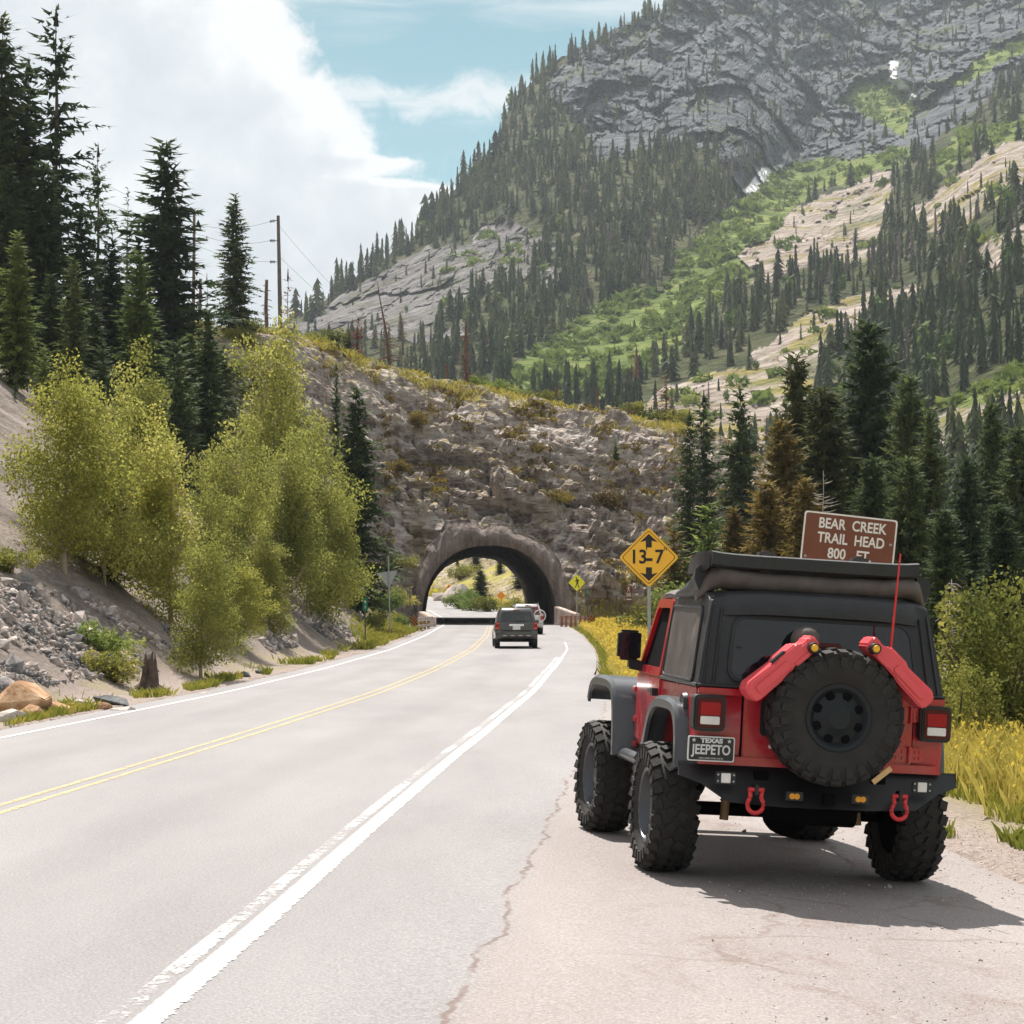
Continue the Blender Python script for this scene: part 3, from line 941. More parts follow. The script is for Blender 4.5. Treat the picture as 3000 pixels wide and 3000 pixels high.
def build_road():
    strip_mesh('road', -30, 345, 0.8, road_left, road_right, 0.0, M['asphalt'], nx=26)
    EDX = lambda y: np.interp(y, [9, 11.5, 17, 26.4, 40, 58, 85, 110], [.36, .33, .22, .07, 0, 0, .5, .7])
    strip_mesh('edge_line_marking', -20, 72, 0.8, lambda y: 3.17 + EDX(y), lambda y: 3.55 + EDX(y), 0.005, M['white_line'], 1, 'unit')
    strip_mesh('edge_line_marking', 206, 300, 0.8, lambda y: 3.5, lambda y: 3.61, 0.005, M['thin_white'], 1, 'unit')
    strip_mesh('edge_line_marking', 72, 96, 0.8, lambda y: 3.40 + EDX(y), lambda y: 3.50 + EDX(y), 0.005, M['thin_white'], 1, 'unit')
    strip_mesh('edge_line_marking', -20, 330, 0.8, lambda y: -3.40, lambda y: -3.29, 0.005, M['thin_white'], 1, 'unit')
    strip_mesh('centre_line_marking', -20, 142, 0.8, lambda y: 0.06, lambda y: 0.17, 0.005, M['yellow_line'], 1, 'unit')
    strip_mesh('centre_line_marking', -20, 142, 0.8, lambda y: -0.17, lambda y: -0.06, 0.005, M['yellow_line'], 1, 'unit')
    # wide base ground so nothing ends in the void
    me = fast_mesh('ground', [(-2500, -400, -6), (2500, -400, -6), (2500, 3700, -6), (-2500, 3700, -6)], [(0, 1, 2, 3)])
    tag(link('ground', me, M['ground']), kind='structure')


def arch(n, hw=5.0, ht=6.1):
    """inner arch outline, left foot to right foot, (x,z) above the road"""
    P = []
    for i in range(n):
        a = math.pi - math.pi * i / (n - 1)
        c, s = math.cos(a), math.sin(a)
        P.append((hw * math.copysign(abs(c) ** 0.86, c), ht * abs(s) ** 0.86))
    return np.array(P)


def build_tunnel():
    root = thing('tunnel', 'short road tunnel with a streaked brown concrete mouth through the rock hill', 'tunnel', (0, 0, 0))
    n = 181
    A = arch(n)
    A[:, 1] -= 0.25
    px = [(1213, 1800), (1216, 1760), (1222, 1690), (1240, 1640), (1248, 1600), (1282, 1575), (1292, 1545), (1303, 1522), (1345, 1517), (1392, 1521), (1408, 1546), (1424, 1540), (1440, 1529),
          (1484, 1531), (1503, 1556), (1530, 1560), (1568, 1575), (1605, 1595), (1640, 1640), (1662, 1700), (1684, 1760), (1692, 1800)]
    ob = [W(a, b_, 149.0) for a, b_ in px]
    O = np.array([(p.x - tun_x(148.0), p.z - zr(148)) for p in ob])
    O[0, 1] = O[-1, 1] = -0.4
    # resample the outline by arc length
    d = np.concatenate([[0], np.cumsum(np.linalg.norm(np.diff(O, axis=0), axis=1))])
    t = np.linspace(0, d[-1], n)
    Oi = np.stack([np.interp(t, d, O[:, 0]), np.interp(t, d, O[:, 1])], 1)
    rows = []
    m = 30
    for k in range(m + 1):
        f = k / m
        xz = A * (1 - f) + Oi * f
        y = 148.3 - 0.45 * math.sin(math.pi * min(1, f * 1.1))
        yy = y + 0.30 * np.maximum(xz[:, 1], 0)
        nz = fbm(np.stack([xz[:, 0] * 1.1, yy * 0, xz[:, 1] * 0.3], 1), 4) * 0.30 * (0.3 + f) + facets(np.stack([xz[:, 0] * .9, yy * 0, xz[:, 1] * .55], 1), 9) * 0.20 * f * f + facets(np.stack([xz[:, 0] * 2.4, yy * 0, xz[:, 1] * 1.6], 1), 10) * 0.05
        rows.append(np.stack([xz[:, 0] + tun_x(148.0), yy - nz, xz[:, 1] + zr(148)], 1))
    back = rows[-1].copy()
    back[:, 1] += 4.5
    back[:, 0] = (back[:, 0] - tun_x(148.0)) * 0.97 + tun_x(148.0)
    rows.append(back)
    V = np.concatenate(rows)
    q = [(i * n + k, i * n + k + 1, (i + 1) * n + k + 1, (i + 1) * n + k) for i in range(len(rows) - 1) for k in range(n - 1)]
    link('portal', fast_mesh('portal', V, q, True), M['concrete'], root)
    # lining
    rows = []
    for y in np.linspace(147.7, 199.5, 60):
        a = A.copy()
        nn = fbm(np.stack([a[:, 0] * 0.5, np.full(n, y * 0.5), a[:, 1] * 0.5], 1), 4) * 0.55 * np.clip((y - 149) / 4, 0, 1)
        r = 1 + np.maximum(nn, -0.2) * 0.12
        rows.append(np.stack([a[:, 0] * r + tun_x(y), np.maximum(y, 148.3 + 0.30 * np.maximum(a[:, 1], 0)), a[:, 1] * r + zr(y)], 1))
    V = np.concatenate(rows)
    q = [(i * n + k, i * n + k + 1, (i + 1) * n + k + 1, (i + 1) * n + k) for i in range(len(rows) - 1) for k in range(n - 1)]
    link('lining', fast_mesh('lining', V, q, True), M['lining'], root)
    # far mouth: a rough collar so that the end of the lining has thickness
    rows = [rows[-1].copy()]
    out = rows[0].copy()
    out[:, 0] = (out[:, 0] - tun_x(199.5)) * 1.35 + tun_x(199.5)
    out[:, 2] = (out[:, 2] - zr(199.5)) * 1.4 + zr(199.5)
    out[:, 1] -= 2.5
    rows.append(out)
    V = np.concatenate(rows)
    q = [(k, k + 1, n + k + 1, n + k) for k in range(n - 1)]
    link('far_mouth', fast_mesh('far_mouth', V, q, True), M['concrete'], root)


TV, TQ = build_terrain()
build_road()
build_tunnel()

from mathutils.bvhtree import BVHTree
GROUND = BVHTree.FromPolygons([tuple(p) for p in TV], [tuple(int(i) for i in q) for q in TQ])


def snap(x, y):
    h = GROUND.ray_cast(Vector((x, y, 200)), Vector((0, 0, -1)))
    return h[0].z if h[0] is not None else height(x, y)


# ================================================================== MOUNTAIN
SKY = np.array([(-800, 1350), (300, 1250), (700, 1060), (870, 905), (905, 925), (1000, 838), (1100, 775), (1200, 705), (1300, 610), (1350, 535), (1450, 452), (1475, 345),
                (1520, 275), (1600, 195), (1700, 140), (1800, 85), (1950, 20), (2000, -30), (2200, -150), (2600, -280), (3100, -330), (3900, -250)], float)
CTRL = np.array([(-800, 1350, 900), (300, 1250, 950), (870, 900, 1040), (1100, 770, 1080), (1300, 600, 1130), (1470, 340, 1260), (1700, 130, 1350), (1950, 20, 1430), (2400, -250, 1700), (3200, -300, 1720),
                 (3900, -200, 1500), (1000, 1000, 820), (1300, 1000, 740), (1500, 720, 960), (1700, 420, 1120), (1800, 650, 930), (1950, 900, 790), (1700, 1000, 720), (1500, 1130, 590), (1900, 300, 1225),
                 (2120, 560, 1010), (2190, 420, 1100), (2300, 480, 1230), (2250, 250, 1365), (2050, 640, 980), (2300, 560, 1120), (2500, 430, 1240), (2640, 300, 1380), (2620, 170, 1470), (2080, 130, 1380),
                 (2300, 80, 1500), (2700, 60, 1560), (2950, 100, 1440), (2900, 300, 1160), (2950, 430, 900), (2700, 620, 840), (2420, 700, 880), (2300, 850, 720), (2700, 850, 650), (2920, 700, 600),
                 (2550, 980, 560), (2250, 1050, 570), (2100, 1150, 520), (2700, 1200, 415), (2950, 1150, 380), (2880, 1280, 345), (2000, 1250, 470), (1800, 1200, 520), (1200, 1200, 600), (700, 1300, 560),
                 (-800, 1500, 420), (300, 1500, 400), (1200, 1500, 400), (2000, 1480, 350), (2800, 1460, 310), (3700, 1400, 310), (-800, 1850, 300), (1200, 1850, 300), (2500, 1850, 255), (3700, 1850, 260), (3600, 600, 800)], float)


def tps_fit(C):
    P = C[:, :2] / 1000.0
    d = np.linalg.norm(P[:, None] - P[None], axis=2)
    K = np.where(d > 0, d * d * np.log(np.maximum(d, 1e-9)), 0) + 1e-4 * np.eye(len(P))
    A = np.concatenate([np.ones((len(P), 1)), P], 1)
    n = len(P)
    L = np.zeros((n + 3, n + 3))
    L[:n, :n] = K
    L[:n, n:] = A
    L[n:, :n] = A.T
    rhs = np.concatenate([np.log(C[:, 2]), np.zeros(3)])
    w = np.linalg.solve(L, rhs)
    def f(px, py):
        q = np.stack([px, py], 1) / 1000.0
        d = np.linalg.norm(q[:, None] - P[None], axis=2)
        U = np.where(d > 0, d * d * np.log(np.maximum(d, 1e-9)), 0)
        return np.exp(U @ w[:n] + w[n] + q @ w[n + 1:])
    return f


DEPTH = tps_fit(CTRL)


def inpoly(px, py, poly):
    ins = np.zeros(len(px), bool)
    n = len(poly)
    for i in range(n):
        x1, y1 = poly[i]
        x2, y2 = poly[(i + 1) % n]
        c = ((y1 > py) != (y2 > py)) & (px < (x2 - x1) * (py - y1) / (y2 - y1 + 1e-12) + x1)
        ins ^= c
    return ins


def r7(L): return [(1500 + .7764 * a, .7764 * b_) for a, b_ in L]
def r6(L): return [(900 + .5176 * a, 400 + .5176 * b_) for a, b_ in L]


CLIFF = r7([(110, 330), (330, 120), (600, -60), (1932, -700), (3200, -700), (3200, 200), (1932, 250), (1750, 420), (1560, 560), (1500, 600), (1400, 625), (1280, 600), (1100, 625), (1010, 640), (930, 720), (830, 760),
            (770, 560), (600, 540), (480, 565), (330, 620), (260, 480)])
MEADOW = [r7([(1010, 640), (1180, 595), (1300, 600), (1420, 560), (1510, 560), (1510, 620), (1400, 645), (1280, 690), (1160, 710), (1050, 800), (960, 900), (850, 960), (910, 1040), (860, 1100), (760, 1170), (700, 1220),
              (620, 1330), (500, 1420), (380, 1500), (280, 1520), (0, 1470), (0, 1380), (150, 1290), (300, 1190), (450, 1110), (560, 1090), (620, 1040), (640, 950), (760, 870), (830, 770), (930, 720)]),
          r7([(1210, 395), (1300, 300), (1400, 275), (1490, 360), (1530, 420), (1480, 520), (1400, 480), (1300, 400)]),
          r7([(1790, 200), (1932, 120), (2400, 60), (2400, 220), (1932, 190), (1700, 320), (1640, 330)]),
          r7([(1580, 620), (1700, 490), (1860, 470), (1932, 440), (1932, 520), (1760, 560), (1640, 660)]),
          r7([(1600, 1540), (1740, 1490), (1932, 1380), (1932, 1450), (1740, 1540)])]
TAN = [r7([(790, 1065), (850, 965), (1050, 800), (1290, 685), (1420, 640), (1440, 740), (1350, 985), (1100, 1010), (950, 1090)]),
       r7([(1510, 790), (1700, 640), (1850, 540), (1932, 530), (2300, 480), (2300, 650), (1932, 720), (1800, 770), (1700, 870), (1560, 880)]),
       r7([(900, 1340), (1000, 1260), (1100, 1190), (1280, 1120), (1500, 1075), (1570, 1090), (1400, 1180), (1190, 1310), (1150, 1410), (960, 1400)]),
       r7([(460, 1540), (600, 1450), (800, 1395), (1000, 1375), (1140, 1420), (1120, 1700), (700, 1800), (520, 1640)]),
       r7([(1700, 960), (1932, 845), (2200, 800), (2200, 900), (1932, 965), (1780, 1050)]),
       r7([(1580, 1590), (1750, 1490), (1932, 1400), (2200, 1350), (2200, 1600), (1932, 1600), (1750, 1690), (1600, 1690)]),
       r6([(-400, 1130), (0, 1050), (200, 900), (430, 760), (680, 625), (940, 610), (980, 485), (1200, 485), (1400, 590), (1410, 650), (1290, 700), (1250, 800), (900, 900), (800, 1000), (700, 1170), (250, 1140), (0, 1180)]),
       r6([(1270, 800), (1400, 735), (1460, 850), (1350, 890)]), r6([(730, 1160), (880, 1015), (910, 1130)])]
SNOW = [r7([(1428, 240), (1455, 243), (1452, 285), (1470, 305), (1502, 352), (1476, 345), (1422, 300), (1418, 285), (1440, 275)]),
        r7([(903, 712), (945, 640), (1002, 630), (972, 668), (925, 718)])]


def zones(px, py, jit=True):
    n = len(px)
    px0, py0 = px, py
    if jit:
        P = np.stack([px / 60, py / 60, np.zeros(n)], 1)
        px = px + 26 * fbm(P, 4)
        py = py + 22 * fbm(P + 40, 4)
    cl = inpoly(px, py, CLIFF)
    me = np.zeros(n, bool)
    for p in MEADOW: me |= inpoly(px, py, p)
    ta = np.zeros(n, bool)
    for p in TAN: ta |= inpoly(px, py, p)
    sn = np.zeros(n, bool)
    for p in SNOW:
        cxy = np.mean(p, axis=0)
        sn |= inpoly(px0, py0, [tuple(cxy + (np.array(q) - cxy) * (1.55, 1.2)) for q in p])
    ta &= ~me
    cl &= ~(me | ta)
    fo = ~(cl | me | ta)
    return cl, me, ta, fo, sn


def mountain_points(px, py):
    d = DEPTH(px, py)
    u, v = (px - 1500) / F_PX, (1500 - py) / F_PX
    cp, sp = math.cos(PITCH), math.sin(PITCH)
    def at(d):
        s = d / (cp - v * sp)
        return np.stack([u * s, d, CAM_H + (sp + v * cp) * s], 1)
    P = at(d)
    cl, me, ta, fo, sn = zones(px, py)
    rough = np.where(cl, 1.0, np.where(ta, 0.8, np.where(fo, 0.4, 0.16)))
    k = np.clip((d - 250) / 250, 0, 1)
    n0 = fbm(P * (1 / 170, 1 / 700, 1 / 420), 3, 0.5, ridged=True) - 0.35
    n1 = fbm(P * (1 / 48, 1 / 300, 1 / 120) + 3, 4, 0.55, ridged=True) - 0.3
    n2 = fbm(P * (1 / 14, 1 / 60, 1 / 20) + 7, 4, 0.6)
    sk = P @ np.array([[1, 0, .35], [0, 1, 0], [-.35, 0, 1]])
    g1 = facets(sk * (1 / 55, 1 / 260, 1 / 95) + .25 * n1[:, None], 4)
    g2 = facets(sk * (1 / 20, 1 / 110, 1 / 27) + .3 * n2[:, None], 5)
    g3 = facets(sk * (1 / 8, 1 / 50, 1 / 8) + .3 * n2[:, None], 6)
    disp = rough * k * (-0.032 * n0 - 0.021 * n1 + 0.004 * n2 - 0.022 * g1 - 0.012 * g2 - 0.006 * g3)
    return at(d * (1 + disp)), (cl, me, ta, fo, sn)


def build_mountain():
    nc, nr = 560, 330
    cols = np.concatenate([np.linspace(-800, 820, 60), np.linspace(822, 3040, nc - 100), np.linspace(3060, 3900, 40)])
    skyl = np.interp(cols, SKY[:, 0], SKY[:, 1]) + 14 * fbm(np.stack([cols / 45, cols * 0, cols * 0], 1), 4)
    tt = np.linspace(0, 1, nr) ** 0.92
    PX = np.repeat(cols[None], nr, 0)
    PY = 1850 + (skyl[None] - 1850) * tt[:, None]
    V, (cl, me_, ta, fo, sn) = mountain_points(PX.ravel(), PY.ravel())
    top = V[-nc:]
    far1 = top * np.array([1.12, 1.12, 1.0]) - np.array([0, 0, 60])
    far2 = top * np.array([1.5, 1.5, 1.0])
    far2[:, 2] = -5
    V = np.concatenate([V, far1, far2])
    slab = ta & (PX.ravel() < 1720)
    z4 = np.stack([fo, me_, ta * np.where(slab, .28, 1.0), np.ones(len(fo))], 1).astype(np.float32)
    z4 = np.concatenate([z4, z4[-nc:], z4[-nc:]])
    snw = np.concatenate([sn, sn[-nc:] & False, sn[-nc:] & False]).astype(np.float32)
    idx = np.arange((nr + 2) * nc).reshape(nr + 2, nc)
    Q = np.stack([idx[:-1, :-1].ravel(), idx[:-1, 1:].ravel(), idx[1:, 1:].ravel(), idx[1:, :-1].ravel()], 1)
    me = fast_mesh('mountain', V, Q, False)
    ca = me.color_attributes.new('zones', 'FLOAT_COLOR', 'POINT')
    ca.data.foreach_set('color', z4.ravel())
    fa = me.attributes.new('snow', 'FLOAT', 'POINT')
    fa.data.foreach_set('value', snw)
    tag(link('mountain', me, M['mountain']), kind='structure')


build_mountain()


# ================================================================== VEGETATION MESHES
def conifer_mesh(h, R0, seed, whorl=0.3, per=9, gap=0.0, base=0.06, power=0.85, tw=0.62, droop=0.35, top_bare=0.0, twist=0.17):
    """crown of a conifer: whorls of branches carrying flat and hanging sprays of needle twigs (triangles)"""
    r = np.random.default_rng(seed)
    tri = []
    z = base * h
    while z < h * 0.985:
        t = z / h
        L0 = R0 * (1 - t) ** power * (0.86 + 0.14 * math.sin(2.3 * z + seed)) + 0.16
        if t < base + 0.12:
            L0 *= 0.6 + 0.4 * (t - base) / 0.12
        k = max(4, int(per * (0.5 + 0.6 * (1 - t))))
        ph = r.uniform(0, 6.28)
        for i in range(k):
            if r.random() < gap * (1.0 if t < 1 - top_bare else 1.6):
                continue
            a = ph + 6.283 * i / k + r.normal(0, 0.3)
            L = L0 * r.uniform(0.55, 1.15)
            zz = z + r.normal(0, whorl * 0.4)
            rise = 0.55 * t - 0.05 + r.normal(0, 0.1)
            n = max(2, int(L / twist))
            ca, sa = math.cos(a), math.sin(a)
            for j in range(n):
                f = (j + 0.6 + r.uniform(-.3, .3)) / n
                rr = L * f
                pz = zz + rise * rr - droop * rr * rr / max(L0, .3) * (0.8 - 0.5 * t)
                p = np.array([ca * rr, sa * rr, pz])
                wl = tw * (0.5 + 0.5 * (1 - f)) * r.uniform(0.6, 1.2) * (0.34 + 0.66 * min(1, L / 0.9))
                for sgn in (-1, 1):
                    b = a + sgn * r.uniform(0.4, 1.1)
                    d = np.array([math.cos(b), math.sin(b), r.normal(-0.10, 0.28)]) * wl
                    s = np.array([-math.sin(b), math.cos(b), r.normal(0, 0.6)]) * wl * 0.23
                    tri.append((p - s, p + s, p + d))
                if j % 2 == 0:      # hanging spray
                    d = np.array([ca * .35 + r.normal(0, .2), sa * .35 + r.normal(0, .2), -.8]) * wl * .8
                    s = np.array([-sa, ca, 0]) * wl * 0.3
                    tri.append((p - s, p + s, p + d))
            d = np.array([ca, sa, rise - droop + .1]) * tw * 0.6
            p = np.array([ca * L, sa * L, zz + rise * L - droop * L * L / max(L0, .3) * (0.8 - 0.5 * t)])
            s = np.array([-sa, ca, 0.4]) * tw * 0.14
            tri.append((p - s - d * .4, p + s - d * .4, p + d))
        z += whorl * r.uniform(0.75, 1.3) * (0.55 + 0.6 * (1 - t))
    for _ in range(6):
        a = r.uniform(0, 6.28)
        s = np.array([math.cos(a), math.sin(a), 0]) * 0.08
        tri.append((np.array([0, 0, h * .95]) - s, np.array([0, 0, h * .95]) + s, np.array([0, 0, h * 1.01])))
    V = np.array(tri).reshape(-1, 3)
    return fast_mesh('crown', V, np.arange(len(V)).reshape(-1, 3))


def trunk_mesh(h, r0, seed=0, lean=0.0, n=7, top=0.12, branches=0, blen=1.2, bz=(0.1, 0.95), droop=0.2):
    r = random.Random(seed)
    mb = MB()
    pts = [(lean * (k / 8) ** 1.5 * h + r.gauss(0, 0.012 * h * 0.3), r.gauss(0, 0.003 * h), h * k / 8 - (0.5 if k == 0 else 0)) for k in range(9)]
    mb.tube(pts, [r0 * (1.25 if k == 0 else 1) * (1 - (1 - top) * k / 8) for k in range(9)], n)
    for i in range(branches):
        t = r.uniform(*bz)
        p = Vector(pts[int(t * 8)]).lerp(Vector(pts[min(8, int(t * 8) + 1)]), t * 8 - int(t * 8))
        a = r.uniform(0, 6.28)
        L = blen * (1 - t * 0.75) * r.uniform(0.45, 1.1)
        q = p + Vector((math.cos(a) * L * .5, math.sin(a) * L * .5, r.uniform(-.05, .12) * L))
        e = q + Vector((math.cos(a + r.gauss(0, .3)) * L * .5, math.sin(a + r.gauss(0, .3)) * L * .5, -droop * L))
        mb.tube([p, q, e], [r0 * 0.28 * (1 - .5 * t), r0 * 0.2, r0 * 0.07], 4, cap=False)
        for _ in range(2):
            q2 = p.lerp(e, r.uniform(.4, .9))
            mb.tube([q2, q2 + Vector((r.gauss(0, .25), r.gauss(0, .25), r.gauss(-.08, .12))) * L * .6], [r0 * .08, r0 * .03], 3, cap=False)
    me = bpy.data.meshes.new('trunk')
    me.from_pydata(mb.v, [], mb.f)
    me.polygons.foreach_set('use_smooth', np.full(len(me.polygons), True))
    me.update()
    return me


def leaf_cloud(blobs, n, size, seed, flat=0.0):
    """leaves (quads) spread mostly through the outer shell of a set of ellipsoids, in clumps"""
    r = np.random.default_rng(seed)
    vol = np.array([b[3] * b[4] * b[5] for b in blobs]) ** 0.75
    pick = r.choice(len(blobs), n, p=vol / vol.sum())
    B = np.array(blobs)[pick]
    nc = max(20, n // 34)
    cd = r.normal(size=(nc, 3))
    cd /= np.linalg.norm(cd, axis=1)[:, None]
    cd *= (r.random(nc) ** 0.42)[:, None]
    ci = r.integers(0, nc, n)
    q = cd[ci] + r.normal(size=(n, 3)) * 0.105
    rad = np.linalg.norm(q, axis=1)
    q = q / np.maximum(rad, 1.12)[:, None] * 1.12 * np.minimum(1, 1)
    C = B[:, :3] + q * B[:, 3:6]
    u = r.normal(size=(n, 3))
    u /= np.linalg.norm(u, axis=1)[:, None]
    w = r.normal(size=(n, 3))
    w[:, 2] *= (1 - flat)
    v = np.cross(u, w)
    v /= np.maximum(np.linalg.norm(v, axis=1), 1e-6)[:, None]
    s = (size * r.uniform(0.6, 1.25, n))[:, None]
    V = np.stack([C - u * s * .5, C + v * s * .36, C + u * s * .55, C - v * s * .36], 1).reshape(-1, 3)
    return fast_mesh('crown', V, np.arange(len(V)).reshape(-1, 4))


CONE = {
    'spruce': (12.0, conifer_mesh(12, 2.9, 1, 0.30, 10, 0.06, 0.05, 0.80)),
    'spruce2': (12.0, conifer_mesh(12, 2.7, 5, 0.31, 10, 0.14, 0.04, 0.75, 0.66)),
    'slim': (12.0, conifer_mesh(12, 1.8, 2, 0.30, 9, 0.10, 0.05, 0.72, 0.55)),
    'ragged': (12.0, conifer_mesh(12, 2.6, 3, 0.42, 9, 0.32, 0.10, 0.66, 0.46, 0.3, 0.15)),
    'fir': (12.0, conifer_mesh(12, 3.5, 4, 0.27, 12, 0.06, 0.03, 0.60, 0.62, 0.2, 0, 0.18)),
    'fir2': (12.0, conifer_mesh(12, 3.2, 6, 0.28, 12, 0.14, 0.03, 0.56, 0.66, 0.28, 0, 0.18)),
    'young': (5.0, conifer_mesh(5, 1.4, 8, 0.2, 9, 0.05, 0.03, 0.8, 0.4, 0.2, 0, 0.13)),
    'sparse': (12.0, conifer_mesh(12, 2.0, 9, 0.45, 7, 0.35, 0.10, 0.8, 0.5, 0.45)),
}
TRUNK = trunk_mesh(12, 0.17, 3, top=0.02)
TRUNK_SMALL = trunk_mesh(5, 0.07, 4)


def conifer(kind, px, top, d, mat, label, group=None, zbase=None, wide=1.0, lean=0.0):
    p = W(px, top, d)
    z = snap(p.x, d) if zbase is None else zbase
    h0, me = CONE[kind]
    hh = p.z - z
    s = hh / h0
    t = thing('conifer_tree', label, 'conifer', (p.x, d, z - 0.1), (0, lean, random.uniform(0, 6.28)), group)
    t.scale = (s * wide, s * wide, s)
    if not me.materials:
        me.materials.append(None)
    c = link('crown', me, None, t)
    c.material_slots[0].link = 'OBJECT'
    c.material_slots[0].material = M[mat]
    k = link('trunk', TRUNK if h0 > 6 else TRUNK_SMALL, M['bark'], t)
    return t


